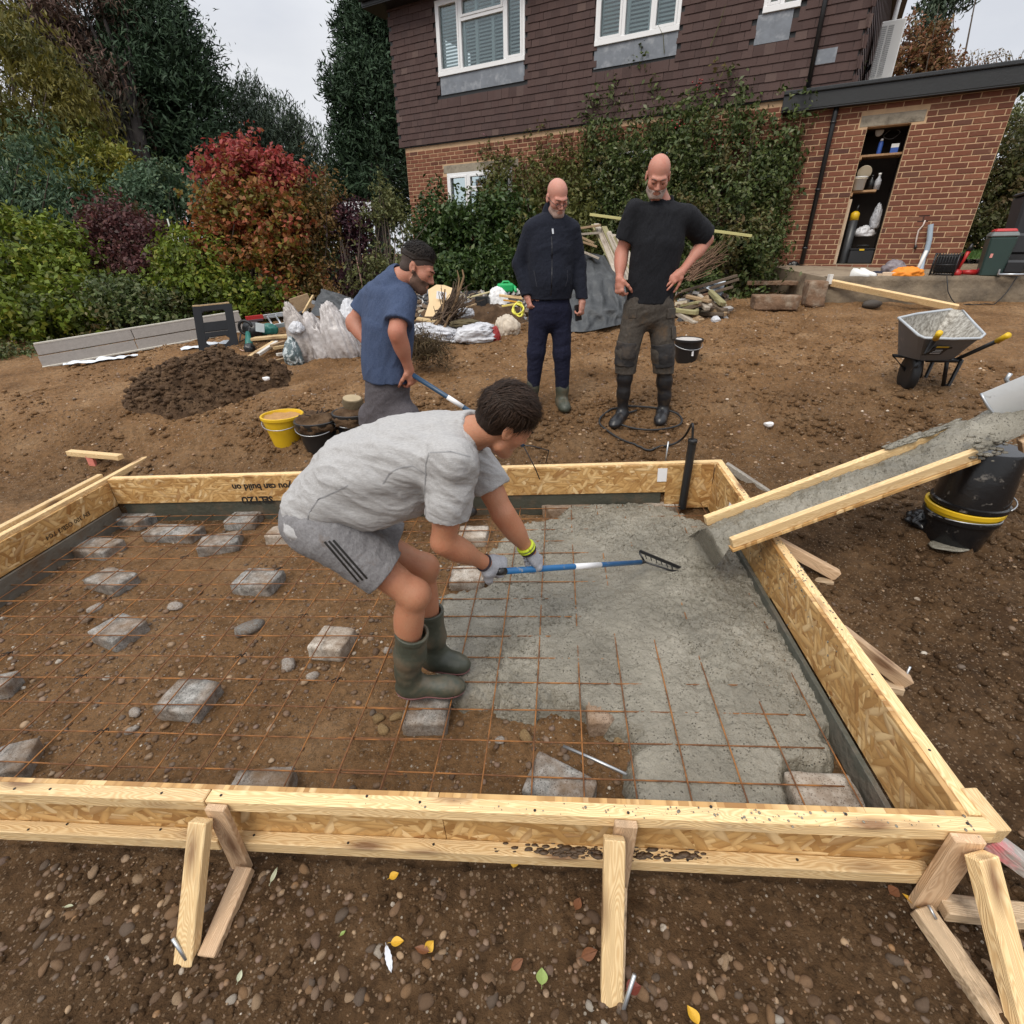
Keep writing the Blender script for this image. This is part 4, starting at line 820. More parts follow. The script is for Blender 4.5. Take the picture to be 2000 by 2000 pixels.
LEADS = [(W1[0]+.03, W1[1]-.01, W1[2]-.30, W1[2]), (W2[0], W2[1]-.01, W2[2]-.31, W2[2]), (W3[0]-.06, W3[1]-.08, W3[2]-.36, W3[2])]
holes = [W1, W2, W3]+LEADS
for r in range(int((ez-tz0)/gh)+1):
    z = tz0+r*gh
    for k in range(int((hr-hl)/gw)+2):
        s = hl-.05+gw*(k+(.5 if r % 2 else 0))
        if s > hr+.02: continue
        if any(h0-.02 < s < h1+.02 and h2-.06 < z+.05 < h3 for h0, h1, h2, h3 in holes): continue
        p = HP(s, z+.06, .03); x, y = proj(p); seen = -10 < x < 2010 and y > -5 and not (1220 < x < 1640 and y > 150+abs(x-1420)*.12) and not (950 < x < 1230 and y > 235)
        tl.append((not seen, depth_of(p), s, z))
tl.sort(); m = MB(); nt_ = 0
for ns_, dd, s, z in tl:
    j = rng.normal(size=3)
    if not ns_ and nt_ < 300: nt_ += 1; link('hung_tile', TM, house, mat4(HB @ rotz(j[2]*.006), HP(s+j[0]*.0015, z+j[1]*.0016, .03+abs(j[0])*.0006)))
    else: m.add(TV @ (HB @ rotz(j[2]*.006)).T+HP(s+j[0]*.0015, z+j[1]*.0016, .03+abs(j[0])*.0006), TF)
o = m.obj('hung_tiles', TILES, house); o['kind'] = 'stuff'
slab('tile_batten_board', hl-.05, hr, tz0-.02, tz0+.03, -.01, .028, FELT, house); slab_holes('tile_backing', hl-.13, hr, tz0+.03, ez+.2, -.011, .026, FELT, house, [W1, W2, W3])
# side of the house, tiled, receding from the right corner
SD = nrm(-HN*math.cos(R_(2.6))+HE*math.sin(R_(2.6)))                     # the side runs a hair outward so that it just shows
m = MB(); SN = np.cross(SD, ZZ); SN = SN if SN @ HE > 0 else -SN; SBm = np.stack([SD, ZZ, np.cross(SD, ZZ)], 1)
if SBm[:, 2] @ HE < 0: SBm = np.stack([-SD, ZZ, np.cross(-SD, ZZ)], 1)
for r in range(int((ez-tz0)/gh)+1):
    for k in range(48):
        p = HP(hr+.0, tz0+r*gh, .03)+SD*(gw*(k+(.5 if r % 2 else 0)))
        m.add(TV @ SBm.T+p, TF)
o = m.obj('side_tiles', TILES, house); o['kind'] = 'stuff'; MB().box(HP(hr-.1, (tz0+ez)/2, -.0)+SD*4.0, (8.0, ez-tz0+.4, .2), SBm).obj('side_wall', FELT, house)
slab('soffit', hl-.5, hr+.5, ez+.03, ez+.05, -.3, .38, FELT, house); slab('eaves_board', hl-.5, hr+.5, ez+.05, ez+.25, .36, .39, FELT, house)
MB().tube([HP(hl-.5, ez+.16, .44), HP(hr+.5, ez+.16, .44)], .055, 12).obj('gutter', BLKP, house, True)
slab('roof', hl-.55, hr+.55, ez+.26, ez+.5, -8, .42, FELT, house)
brickwork(house, hl, xs0-.002, tz0-3.1, tz0-.03, 0, [G1, G2, (gl[0][0], gl[0][0]+1.9, G1[3], G1[3]+.155)], 300, lambda x, y: x > 960 or y > 440 or y < 280)
slab('lintel', gl[0][0]+.002, gl[0][0]+1.9, G1[3]+.003, G1[3]+.15, -.1, .006, CONCRETE, house)
UPVC = plain('white_window_frame', (.80, .81, .82), .3, .03, 5); LEAD = plain('lead_sheet', (.17, .19, .22), .6, .3, 7, .004, 14, dirt=(.30, .32, .35), dirt_s=6)
b = NB('window_glass'); tr = b.n('ShaderNodeBsdfTransparent', {0: (.80, .86, .86, 1)}); gl_ = b.n('ShaderNodeBsdfGlossy', {'Color': (.75, .82, .84, 1), 'Roughness': .06}); fr = b.n('ShaderNodeFresnel', {'IOR': 1.5}); ms = b.n('ShaderNodeMixShader', {0: b.math('ADD', b.math('MULTIPLY', fr.outputs[0], .8), .06), 1: tr.outputs[0], 2: gl_.outputs[0]}); b.l(ms, b.out, 0, 0); GLASS = b.m
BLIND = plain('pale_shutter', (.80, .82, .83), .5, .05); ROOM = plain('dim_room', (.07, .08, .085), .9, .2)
def window(rect, cols, transom=None, blind=True, out=.02, parent=house):
    s0, s1, z0, z1 = rect; fwd = .055
    wf = slab('window', s0, s1, z0, z0+fwd+.02, out-.06, out+.06, UPVC, parent, .004)
    def bar(a, e, z, y, o0=out-.05, o1=out+.045, nm='frame'): return slab(nm, a, e, z, y, o0, o1, UPVC, wf, .004)
    bar(s0, s1, z1-fwd, z1); bar(s0, s0+fwd, z0+.075, z1-fwd); bar(s1-fwd, s1, z0+.075, z1-fwd)
    e = [s0+fwd]+[s0+(s1-s0)*c for c in cols]+[s1-fwd]
    for c in cols: bar(s0+(s1-s0)*c-.03, s0+(s1-s0)*c+.03, z0+.075, z1-fwd, nm='mullion')
    for i in range(len(e)-1):
        a, y = e[i]+(.03 if i else 0), e[i+1]-(.03 if i < len(e)-2 else 0); zz0, zz1 = z0+.075, z1-fwd; cells = [(zz0, zz1)]
        if transom and i in transom: 
            tz = zz0+(zz1-zz0)*.70; bar(a, y, tz-.028, tz+.028, nm='transom'); cells = [(zz0, tz-.028), (tz+.028, zz1)]
        for q0, q1 in cells:
            if (i % 2 == 0) or (q0 > zz0):
                for r in ((a, a+.04, q0, q1), (y-.04, y, q0, q1), (a+.04, y-.04, q0, q0+.04), (a+.04, y-.04, q1-.04, q1)): bar(*r, out-.03, out+.058, 'sash')
            slab('pane', a+.005, y-.005, q0+.005, q1-.005, out-.004, out+.004, GLASS, wf)
        if blind:
            m = MB(); n = int((zz1-zz0)/.055)
            for k in range(n): m.box(HP((a+y)/2, zz0+.03+k*.055, out-.06), (y-a-.05, .008, .05), HB @ rotx(.75))
            o = m.obj('blind_slats', BLIND, wf); o['kind'] = 'stuff'
            for sx in ((a+.02, y-.02) if y-a < .6 else (a+.02, a+(y-a)*.33, a+(y-a)*.72, y-.02)): slab('shutter_stile', sx-.03, sx+.03, zz0, zz1, out-.085, out-.03, BLIND, wf)
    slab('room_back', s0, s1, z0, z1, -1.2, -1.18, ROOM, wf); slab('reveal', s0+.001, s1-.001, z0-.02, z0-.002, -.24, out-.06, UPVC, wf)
    return wf
window(W1, (.285, .785), (1,)); window(W2, (.345, .68)); window(W3, (.5,), blind=False); window(G1, (.33, .66), (1,), False, -.04); window(G2, (.5,), None, False, -.0)
for k, (a, e, z0, z1) in enumerate(LEADS):
    n = 2 if k < 2 else 1
    for q in range(n): slab('lead_apron', a+(e-a)*q/n+.001, a+(e-a)*(q+1)/n-.001, z0, z1-.004, .03+.004*q, .05+.003*q, LEAD, house)
s0_, z0_ = hs(1586, 128, .06); s1_, z1_ = hs(1638, 86, .06); slab('lead_apron', s0_, s1_, z0_, z1_-.03, .05, .062, LEAD, house)
sp_, _ = hs(1600, 60, .1); MB().tube([HP(sp_, ez, .1), HP(sp_, fz+.28, .1)], .034, 10).obj('downpipe', BLKP, house, True)
# air conditioning unit on the side of the house, above the flat roof
b0 = D(1728, 112, 8.75); AB = np.stack([nrm(HE*.35-HN*.94), ZZ, np.cross(nrm(HE*.35-HN*.94), ZZ)], 1)
ac = thing('air_conditioner', 'white air conditioning unit on the flat roof against the tiled house', 'air conditioner', b0); ACM = plain('cream_metal', (.82, .81, .77), .45, .06, 6)
AZ = np.stack([HE, HN*-1, ZZ], 1); hh = .78
MB().box(b0, (.34, .78, hh), AZ).obj('casing', ACM, ac, bevel=.015)
for k in range(2): MB().box(b0+HN*.392+HE*(-.115+.10*k), (.075, .006, hh*.84), AZ).obj('grille', plain('grey_grille', (.42, .42, .41), .5), ac)
for k in range(2):
    m = MB()
    for j in range(26): m.box(b0+HN*.397+HE*(-.115+.10*k)+ZZ*(-.33+j*.026), (.075, .005, .007), AZ)
    o = m.obj('louvres', ACM, ac); o['kind'] = 'stuff'
MB().box(b0+HE*.171, (.004, .6, .6), AZ).obj('side_panel', ACM, ac, bevel=.002)
MB().tube([b0+ZZ*hh/2, b0+ZZ*(hh/2+.25), b0+ZZ*(hh/2+1.8)+HE*.05], .035, 12).obj('trunking', UPVC, ac, True)
MB().tube([b0-HE*.17-ZZ*.1-HN*-.1, b0-HE*.3-ZZ*.25, b0-HE*.32-ZZ*.42], .03, 8).obj('hose', BLKP, ac, True)
# ------------------------------------------------------------------ patio with a concrete edge
k0, k1 = GP(1612, 594), GP(1950, 590); kd = nrm((k1-k0)*np.array([1, 1, 0])); kn = np.array([kd[1], -kd[0], 0]); kz0, kz1 = 1.49, 1.475
def onz(px, py, z): d = ray(px, py); return CP+d*((z-CAMZ)/d[2])
kL, kR = k0-kd*.05, k1+kd*6
def kz(p): return kz0
m = MB(); back = HN*-.02
far_l = HP(hs(1560, 520)[0]-.6, zb); far_r = HP(xs1+9, zb+.05); pl = [kL+kn*-.02, kR+kn*-.02, far_r, far_l]
zt = [kz0, kz0, zb+.02, zb+.0]; tv = [np.array([p[0], p[1], z]) for p, z in zip(pl, zt)]; bv = [q-np.array([0, 0, .7]) for q in tv]
m.add(tv+bv, [(0, 1, 2, 3), (0, 4, 5, 1), (1, 5, 6, 2), (2, 6, 7, 3), (3, 7, 4, 0)])
PAT = plain('patio_concrete', (.30, .235, .165), .9, .3, 3, .01, 22, dirt=(.14, .10, .07), dirt_s=3)
patio = tag(m.obj('patio', PAT), kind='structure')
nk = 120; tt = np.linspace(0, 1, nk); prof = [(-.0, -.5), (.035, -.42), (.03, -.16), (.0, -.13), (.012, -.05), (.0, .012), (-.12, .02), (-.3, .0)]; G = []
for o_, h in prof:
    pts = kL+(kR-kL)*tt[:, None]; q = np.stack([pts[:, 0]*2.3, pts[:, 1]*2.3, np.full(nk, h*6)], -1); w = fbm(q, 61, 4)*.03; w2 = fbm(q*4, 62, 3)*.014
    G.append(np.stack([pts[:, 0]+kn[0]*(o_+w), pts[:, 1]+kn[1]*(o_+w), kz0+h+w2*.6+np.zeros(nk)], -1))
tag(MB().grid(np.array(G)[::-1]).obj('patio_edge', plain('stained_concrete', (.20, .155, .105), .92, .35, 4, .02, 18, dirt=(.075, .058, .042), dirt_s=2.4, dirt_lo=.42), smooth_=True), 'weathered concrete edge wall below the brick outbuilding', 'retaining wall')
# rough old masonry at the left end of the edge
for (px, py), (sx, sy, sz), k, lab in (((1510, 590), (.62, .35, .20), 3, 'crumbling brown masonry stub at the left end of the concrete edge'), ((1500, 566), (.75, .30, .07), 5, 'thin grey paving slab lying on the crumbling masonry stub'), ((1585, 583), (.26, .3, .34), 9, 'broken tan masonry lump next to the concrete edge')):
    p = GP(px, py+14); v, f = rough_block(40+k, (sx, sy, sz)); v = v*(1+.12*fbm(v*6+k, k, 3)[:, None]); tag(MB().add(v @ rotz(-.25).T+p+np.array([0, 0, sz/2 if k != 5 else .215]), f).obj('masonry_block', plain('old_masonry', (.19, .115, .07), .95, .4, 5, .02, 22, dirt=(.30, .24, .18), dirt_s=6), smooth_=True), lab, 'masonry')
# ---- things on the patio
def PP(px, py):                                        # pixel -> point on the patio, set back from its edge by how high it stands in the photograph
    t = min(.9, max(.05, .08+(533-py)*.030)); lo, hi = -2., 9.
    f = lambda q: kL+kd*q-kn*t
    for _ in range(40):
        m_ = (lo+hi)/2; p = f(m_); p = np.array([p[0], p[1], kz0])
        if proj(p)[0] < px: lo = m_
        else: hi = m_
    p = f(lo); n = np.cross(tv[1]-tv[0], tv[2]-tv[0]); z = tv[0][2]-(n[0]*(p[0]-tv[0][0])+n[1]*(p[1]-tv[0][1]))/n[2]; return np.array([p[0], p[1], max(z, kz0+.004)+.004])
def bag(name, px, py, size, seed, mat, label, cat='bag', P_=PP, lift=.45, amp=.3, group=None):
    p = P_(px, py); return tag(crumple(name, p+np.array([0, 0, size[2]*lift]), size, seed, mat, None, 3, amp), label, cat, group)
BINB = plain('black_bin_bag', (.012, .012, .013), .28, .3, 8, .012, 18); GRB = plain('grey_polythene', (.20, .175, .19), .4, .3, 8, .014, 18)
bag('bin_bag', 1540, 543, (.12, .10, .10), 7, BINB, 'small black bin bag on the slab at the left end of the patio edge', lift=.45, P_=lambda a, b_: GP(a, b_+22)+np.array([0, 0, .3]))
bag('grey_bag', 1741, 521, (.15, .11, .13), 11, GRB, 'grey polythene bag slumped against the brick wall'); bag('orange_cloth', 1770, 530, (.17, .10, .075), 13, ORG, 'bright orange cloth crumpled on the patio edge', 'cloth', amp=.45); bag('dark_cloth', 1712, 526, (.10, .07, .045), 17, plain('navy_cloth', (.02, .02, .035), .8), 'dark cloth bundle between the shoes and the grey bag', 'cloth')
for k, (px, py) in enumerate(((1678, 531), (1692, 529))):
    p = PP(px, py); sh = thing('shoe', 'left white trainer on the patio edge' if k == 0 else 'right white trainer, nearer to the grey bag', 'shoe', p, 'pair of white trainers'); x = nrm(HE*.9+HN*.3*(1 if k else .6)); B = basis(x)
    m = MB(); L = .25; G = []
    for a, w, h in ((-.5, .03, .07), (-.42, .042, .105), (-.2, .044, .10), (.1, .046, .062), (.35, .043, .045), (.47, .028, .03), (.5, .004, .012)):
        G.append([[a*L, w*math.cos(q), max(0, h*math.sin(q)) if h*math.sin(q) > 0 else 0] for q in np.linspace(-.3, math.pi+.3, 11)])
    G = np.array(G) @ B.T+p+np.array([0, 0, .015]); m.grid(G).obj('upper', WPL, sh, True); MB().box(p+np.array([0, 0, .01]), (L, .085, .022), B).obj('sole', plain('grey_sole', (.45, .45, .45), .6), sh, bevel=.008)
p = PP(1737, 530); tag(MB().box(p+np.array([0, 0, .03]), (.20, .10, .06), basis(HE)).obj('pale_brick', plain('buff_brick', (.62, .47, .33), .85, .15, 9, .004, 60), bevel=.005), 'pale buff brick on the patio edge beside the orange cloth', 'brick')
p = PP(1716, 528); tag(MB().box(p+np.array([0, 0, .02]), (.11, .07, .04), basis(HE)).obj('brick_piece', plain('buff_brick', (.62, .47, .33)), bevel=.004), 'small buff brick piece just right of the white trainers', 'brick')
# pipes by the wall
p = PP(1784, 524); tag(MB().tube([p, p+HE*.03+ZZ*.13, p+HE*.06+ZZ*.34], .022, 10).obj('white_pipe', WPL, smooth_=True), 'short white pipe standing up behind the orange cloth', 'pipe')
cpw = thing('condensate_pipe', 'thin white copper pipe bent down the brick wall', 'pipe', HP(*hs(1800, 450), .03)); pts = [hs(*q, .03) for q in ((1807, 430), (1803, 440), (1794, 450), (1790, 466), (1787, 486))]
MB().tube([HP(*q, .03) for q in pts], .011, 8).obj('pipe', plain('pinkish_white_pipe', (.6, .5, .45), .5, .2), cpw, True); MB().lathe([(.011, 0), (.02, 0), (.02, .05), (.011, .05)], HP(*pts[-1], .03), seg=10).obj('clip', BLKP, cpw, True)
slab('wall_hole', *(lambda a: (a[0]-.07, a[0]+.07, a[1]-.09, a[1]+.05))(hs(1805, 423)), -.005, .004, plain('near_black_fill', (.03, .02, .018), .9), ext)  # hole is not cut: a thin near-black slab marks it
p = PP(1795, 519); gs = [hs(*q, .08) for q in ((1818, 438), (1815, 470), (1810, 490), (1803, 504))]
tag(MB().tube([HP(*q, .08+.0*k) for k, q in enumerate(gs)]+[p+ZZ*.03, p-HE*.1+ZZ*.01], .036, 14).obj('grey_drain_pipe', plain('pale_grey_pipe', (.36, .44, .52), .35, .15)), 'pale blue grey drain pipe curving down the brick wall', 'pipe')
# ---- heater guard, tools and bins at the right
def rod(m, *p, r=.008): m.tube(p, r, 6)
p = PP(1840, 528); ht = thing('wire_heater', 'black wire framed site heater on the patio', 'heater', p); B = basis(nrm(HE*.8+HN*.3)); X, Y = B[:, 0], B[:, 1]; m = MB()
for k in range(9): q = p+X*(-.13+.26*k/8)-Y*.09; rod(m, q+ZZ*.03, q+ZZ*.27, q+ZZ*.30+Y*.04, r=.007)
for zz in (.03, .15, .28): rod(m, p-X*.15-Y*.092+ZZ*zz, p+X*.15-Y*.092+ZZ*zz, r=.009)
m.obj('guard', BLKP, ht, True); MB().box(p+ZZ*.16+Y*.02, (.27, .14, .24), B).obj('body', BLKP, ht, bevel=.02)
for sx in (-.14, .14): m = MB(); rod(m, p+X*sx-Y*.1, p+X*sx-Y*.1+ZZ*.3, p+X*sx+Y*.1+ZZ*.3, p+X*sx+Y*.1, r=.011); m.obj('leg', BLKP, ht, True)
p = PP(1866, 529); rl = thing('red_tool', 'red handled garden tool standing between the heater and the bin', 'tool', p); MB().lathe([(.055, 0), (.06, .05), (.03, .09), (0, .1)], p, seg=12).obj('head', REDP, rl, True); MB().tube([p+ZZ*.08, p+HE*.03+ZZ*.22, p+HE*.05+ZZ*.33], [.018, .02, .028], 8).obj('handle', REDP, rl, True); MB().tube([p+HE*.05+ZZ*.33, p+HE*.06+ZZ*.42], [.035, .012], 8).obj('grip', BLKP, rl, True)
p = PP(1895, 529); rm = thing('red_grinder', 'red hand power tool lying beside the small green bin', 'power tool', p); MB().tube([p+ZZ*.05-HE*.13, p+ZZ*.05+HE*.05], [.03, .04], 10).obj('body', REDP, rm, True); MB().tube([p+ZZ*.05+HE*.05, p+ZZ*.10+HE*.14], [.035, .06], 10).obj('motor', plain('dark_red', (.2, .015, .03), .5), rm, True); MB().lathe([(.05, -.01), (.05, .01)], p+ZZ*.05-HE*.15, seg=12).obj('disc', BLKP, rm)
def tapered(m, c, B, w0, d0, w1, d1, h0, h1):
    v = [c+B @ np.array([sx*(w1 if t else w0)/2, sy*(d1 if t else d0)/2, (h1 if t else h0)]) for t in (0, 1) for sx, sy in ((-1, -1), (1, -1), (1, 1), (-1, 1))]
    m.add(v, [(3, 2, 1, 0), (4, 5, 6, 7)]+[(i, (i+1) % 4, 4+(i+1) % 4, 4+i) for i in range(4)]); return m
p = PP(1928, 531); B = basis(HE); sb = thing('food_waste_bin', 'small dark green bin with a red lid beside the wheelie bin', 'bin', p); DG = plain('dark_green_plastic', (.025, .05, .045), .4, .2, 6)
tapered(MB(), p, B, .25, .26, .30, .32, 0, .50).obj('body', DG, sb, bevel=.02); tapered(MB(), p, B, .32, .34, .28, .28, .50, .56).obj('lid', plain('grey_lid', (.12, .14, .14), .5), sb, bevel=.015); tapered(MB(), p-HN*.0, B, .26, .26, .22, .2, .561, .60).obj('handle', REDP, sb, bevel=.012); MB().box(p+HN*.145+ZZ*.3-HE*.07, (.03, .005, .12), B).obj('sticker', plain('faded_pink_print', (.6, .25, .22), .6), sb)
p = PP(1992, 524)+np.array([.12, .25, .02]); wb = thing('wheelie_bin', 'tall black wheelie bin at the right edge beside the hedge', 'bin', p, ); CH = plain('charcoal_bin', (.030, .032, .036), .45, .2, 5)
tapered(MB(), p, B, .42, .46, .56, .66, .06, 1.0).obj('body', CH, wb, bevel=.03); tapered(MB(), p, B, .60, .72, .56, .66, 1.005, 1.05).obj('lid', CH, wb, bevel=.02); MB().tube([p+B @ np.array([-.25, .4, .98]), p+B @ np.array([.25, .4, .98])], .02, 8).obj('handle', CH, wb, True)
for sx in (-.27, .27): q = p+B @ np.array([sx, .2, .1]); MB().tube([q-HE*.025, q+HE*.025], .1, 18).obj('wheel', BLACK, wb)
p = PP(1968, 533); sg = thing('folded_trolley', 'black folded trolley with silver rails in front of the wheelie bin', 'trolley', p); tapered(MB(), p+ZZ*.28, B, .26, .16, .22, .12, 0, .26).obj('motor_hood', BLKP, sg, bevel=.03)
for sx in (-.13, .13): m = MB(); rod(m, p+HE*sx*1.2+HN*.2+ZZ*.02, p+HE*sx+ZZ*.3, p+HE*sx*.9+ZZ*.55, r=.014); m.obj('rail', STEEL, sg, True)
m = MB(); rod(m, p+HE*-.15+HN*.2+ZZ*.03, p+HE*.15+HN*.2+ZZ*.03, r=.018); m.obj('foot_bar', STEEL, sg, True); MB().box(p+ZZ*.12, (.24, .3, .18), B).obj('base', BLKP, sg, bevel=.03)
# long plank leaning on the edge
a, e = k0+kn*.06+np.array([0, 0, .30])-kd*.02, GP(1868, 606)+np.array([0, 0, .03])
pt = thing('long_plank', 'long pale batten sloping from the patio edge down to the soil', 'batten', e); timber('plank', a, e, .055, .085, PINE, pt, up=(0, -.5, 1)); q = a-kd*.03; timber('end_cap', q+np.array([0, 0, -.02]), q+np.array([.0, .0, .11]), .05, .07, plain('white_painted_wood', (.7, .68, .64), .6), pt)
p = GP(1702, 601); v, f = stone_shape(91, .5); tag(MB().add(v*np.array([.13, .1, .11])+p+np.array([0, 0, .05]), f.tolist()).obj('dark_rock', plain('dark_rock', (.06, .05, .042), .8, .4, 8, .01, 40), smooth_=True), 'dark lump of rock under the long sloping batten', 'rock')
m = MB(); cpts = [kL+kd*(1.55+.9*t)+kn*(.06+.12*math.sin(t*math.pi))+ZZ*0 for t in np.linspace(0, 1, 14)]; cz = [kz0+.02-.48*math.sin(math.pi*t)**.6 for t in np.linspace(0, 1, 14)]
tag(m.tube([np.array([q[0], q[1], max(z, ZG(q[0], q[1])+.01)]) for q, z in zip(cpts, cz)], .007, 6).obj('black_cable', BLACK, smooth_=True), 'thin black cable looping down over the concrete patio edge', 'cable')
# lawn seen past the end of the outbuilding
lw = HP(xs1+.3, zb+.03); c0 = HP(xs1+.05, zb+.06, -1.2); m = MB(); 
grass_c = [HP(xs1+.0, zb+.055, -.9), HP(xs1+8, zb+.055, -.9), HP(xs1+8, zb+.2, -7), HP(xs1+.0, zb+.2, -7)]
lawn = tag(m.add(grass_c, [(0, 1, 2, 3)]).obj('lawn', plain('lawn_green', (.055, .11, .02), .9, .4, 14, .02, 50)), kind='structure')
gv, gf = [], []
for k in range(5200):
    q = HP(xs1+rng.uniform(.02, 2.6), zb+.05, -rng.uniform(.92, 4)); q[2] = zb+.055+.145*max(0, (-(q-HQ) @ HN-.9))/6.1; a = rng.uniform(0, 6.28); w = np.array([math.cos(a), math.sin(a), 0])*.006; h = rng.uniform(.03, .075); t = np.array([rng.normal()*.02, rng.normal()*.02, h]); i = len(gv); gv += [q-w, q+w, q+t]; gf.append((i, i+1, i+2))
tag(link('grass', mesh_np('grass', gv, gf, plain('grass_blade', (.075, .15, .025), .7, .4, 3))), 'short green grass beyond the end of the brick outbuilding', 'grass', kind='stuff')
# ================================================================== trees, shrubs and climbers
def leaf_mat(name, cols, accent=None, amt=(.5, .62), scale=1.2, trans=.25, rough=.55):
    b = NB(name); v = b.coord('Object'); r = b.rnd(True); n = len(cols)
    c = b.ramp(r, [(k/(n-1), q) for k, q in enumerate(cols)])
    if accent is not None:
        f = b.ramp(b.math('ADD', b.noise(v, scale, 3), b.math('MULTIPLY', b.math('SUBTRACT', b.rnd(True), .5), .12)), [(amt[0], 0), (amt[1], 1)])
        c2 = b.ramp(b.math('FRACT', b.math('MULTIPLY', r, 7.3)), [(k/(len(accent)-1), q) for k, q in enumerate(accent)]); c = b.mix(f, c, c2)
    b.fin(c, rough, spec=.3); t = b.n('ShaderNodeBsdfTranslucent'); b.t.links.new(c, t.inputs['Color'])
    m = b.n('ShaderNodeMixShader', {0: trans}); b.l(b.b, m, 0, 1); b.l(t, m, 0, 2); b.l(m, b.out, 0, 0); return b.m
def BL_(px, py, rx, ry, d, thick=None):
    s = d/FPX*1.13; return (D(px, py, d), np.array([rx*s, thick if thick else min(rx, ry)*s*1.1, ry*s]))
def leaves(blobs, n, L, asp=.5, seed=0, gap=.1, gs=1.4, up=.3, drop=0., shell=.35, spray=None, cl=9, cr=1.5):
    r = np.random.default_rng(seed+100); w = np.array([(q[1][0]*q[1][2]+q[1][0]*q[1][1])**1.0 for q in blobs]); w /= w.sum()
    nc = int(n*1.7/cl); k = r.choice(len(blobs), nc, p=w); d = r.normal(size=(nc, 3)); d /= np.linalg.norm(d, axis=1)[:, None]
    rad = shell+(1-shell)*r.random(nc)**.6; out = r.random(nc) < .10; rad = np.where(out, 1+.28*r.random(nc), rad)
    c = np.array([q[0] for q in blobs])[k]; R3 = np.array([q[1] for q in blobs])[k]
    lob = 1+.45*fbm(d*2.0+k[:, None]*5.1, seed, 3); p = c+d*R3*(rad*lob)[:, None]
    keep = fbm(p*gs, seed+7, 3)+.16*r.normal(size=nc) > -.25+gap; p, d = p[keep], d[keep]
    p = np.repeat(p, cl, 0); d = np.repeat(d, cl, 0); sg = (r.random(len(p))**.5)[:, None]; o = r.normal(size=p.shape)*.55; p = p+(o+d*.35*r.random((len(p), 1)))*L*cr*sg
    idx = r.permutation(len(p))[:n]; p, d = p[idx], nrm_rows(d[idx]+.5*o[idx]); m = len(p)
    nv = d*.55+r.normal(size=(m, 3))*.75+np.array([0, 0, up]); nv /= np.linalg.norm(nv, axis=1)[:, None]
    t = r.normal(size=(m, 3))+np.array([0, 0, -drop]) if spray is None else d*spray[0]+np.array([0, 0, spray[1]])+r.normal(size=(m, 3))*spray[2]
    t -= nv*np.sum(t*nv, 1)[:, None]; t /= np.linalg.norm(t, axis=1)[:, None]+1e-9; s = np.cross(nv, t)
    l = L*(.5+1.0*r.random(m))[:, None]; wd = l*asp*.5; f = nv*l*.12
    V = np.stack([p-t*l*.5, p+s*wd+f, p+t*l*.5, p-s*wd+f], 1).reshape(-1, 3); F = np.arange(4*m).reshape(-1, 4); return V, F
def twigs(blobs, base, n, r0, seed, droopy=0):
    r = np.random.default_rng(seed); m = MB()
    for k in range(n):
        c, R3 = blobs[k % len(blobs)]; e = c+R3*r.normal(size=3)*.5; q = base+np.array([r.normal()*.06, r.normal()*.06, 0]); mid = (q+e)/2+np.array([r.normal()*.12, r.normal()*.12, np.linalg.norm(e-q)*.08])
        m.tube([q, mid, e], [r0, r0*.6, r0*.15], 5, False)
    return m
BARK = plain('bark', (.075, .055, .040), .9, .4, 14, .015, 30); DBARK = plain('dark_bark', (.014, .010, .0085), .9, .4, 14, .015, 30)
def plant(name, label, cat, blobs, n, L, mat, base=None, trunk=.08, seed=0, group=None, crown='crown', bark=None, nt=8, parts=None, **k):
    if base is None:
        c = min(blobs, key=lambda q: q[0][2])[0]; base = np.array([c[0], c[1], 0])
    base = np.array([base[0], base[1], float(zbase(base[0], base[1]))-.05])
    t = thing(name, label, cat, base, group)
    for i, (bl, nn, mm, nm) in enumerate([(blobs, n, mat, crown)]+(parts or [])):
        V, F = leaves(bl, nn, L, seed=seed+i*13, **k); link(nm, mesh_np(nm, V, F, mm), t)
    allb = blobs+[q for p in (parts or []) for q in p[0]]; top = max(allb, key=lambda q: q[0][2])[0]
    m = twigs(allb, base+np.array([0, 0, .1]), nt*2, trunk*.45, seed+3)
    if trunk > .07: m.tube([base, base*.5+top*.5+np.array([.06, 0, 0]), top], [trunk, trunk*.7, trunk*.2], 8, False)
    m.obj('trunk' if trunk > .05 else 'stems', bark or BARK, t, True); return t
G_dk = leaf_mat('dark_evergreen_leaf', [(0.016, 0.035, 0.008), (0.035, 0.068, 0.014), (0.057, 0.097, 0.022), (0.027, 0.054, 0.014), (0.101, 0.135, 0.041)], trans=.12, rough=.42)
G_ol = leaf_mat('olive_leaf', [(0.054, 0.062, 0.014), (0.101, 0.111, 0.027), (0.149, 0.149, 0.041), (0.074, 0.084, 0.024)], [(0.135, 0.074, 0.041), (0.176, 0.115, 0.041)], (.58, .68), 2.2)
G_bush = leaf_mat('cotoneaster_leaf', [(0.028, 0.046, 0.012), (0.058, 0.088, 0.022), (0.105, 0.135, 0.038), (0.045, 0.066, 0.018), (0.16, 0.18, 0.085)], [(0.115, 0.074, 0.030), (0.135, 0.115, 0.041), (0.074, 0.068, 0.024)], (.54, .66), 1.5, .15, .45)
G_yel = leaf_mat('yellow_green_leaf', [(0.135, 0.155, 0.016), (0.203, 0.209, 0.027), (0.270, 0.230, 0.027), (0.108, 0.135, 0.016)], [(0.081, 0.095, 0.020), (0.061, 0.081, 0.016)], (.48, .62), 1.6)
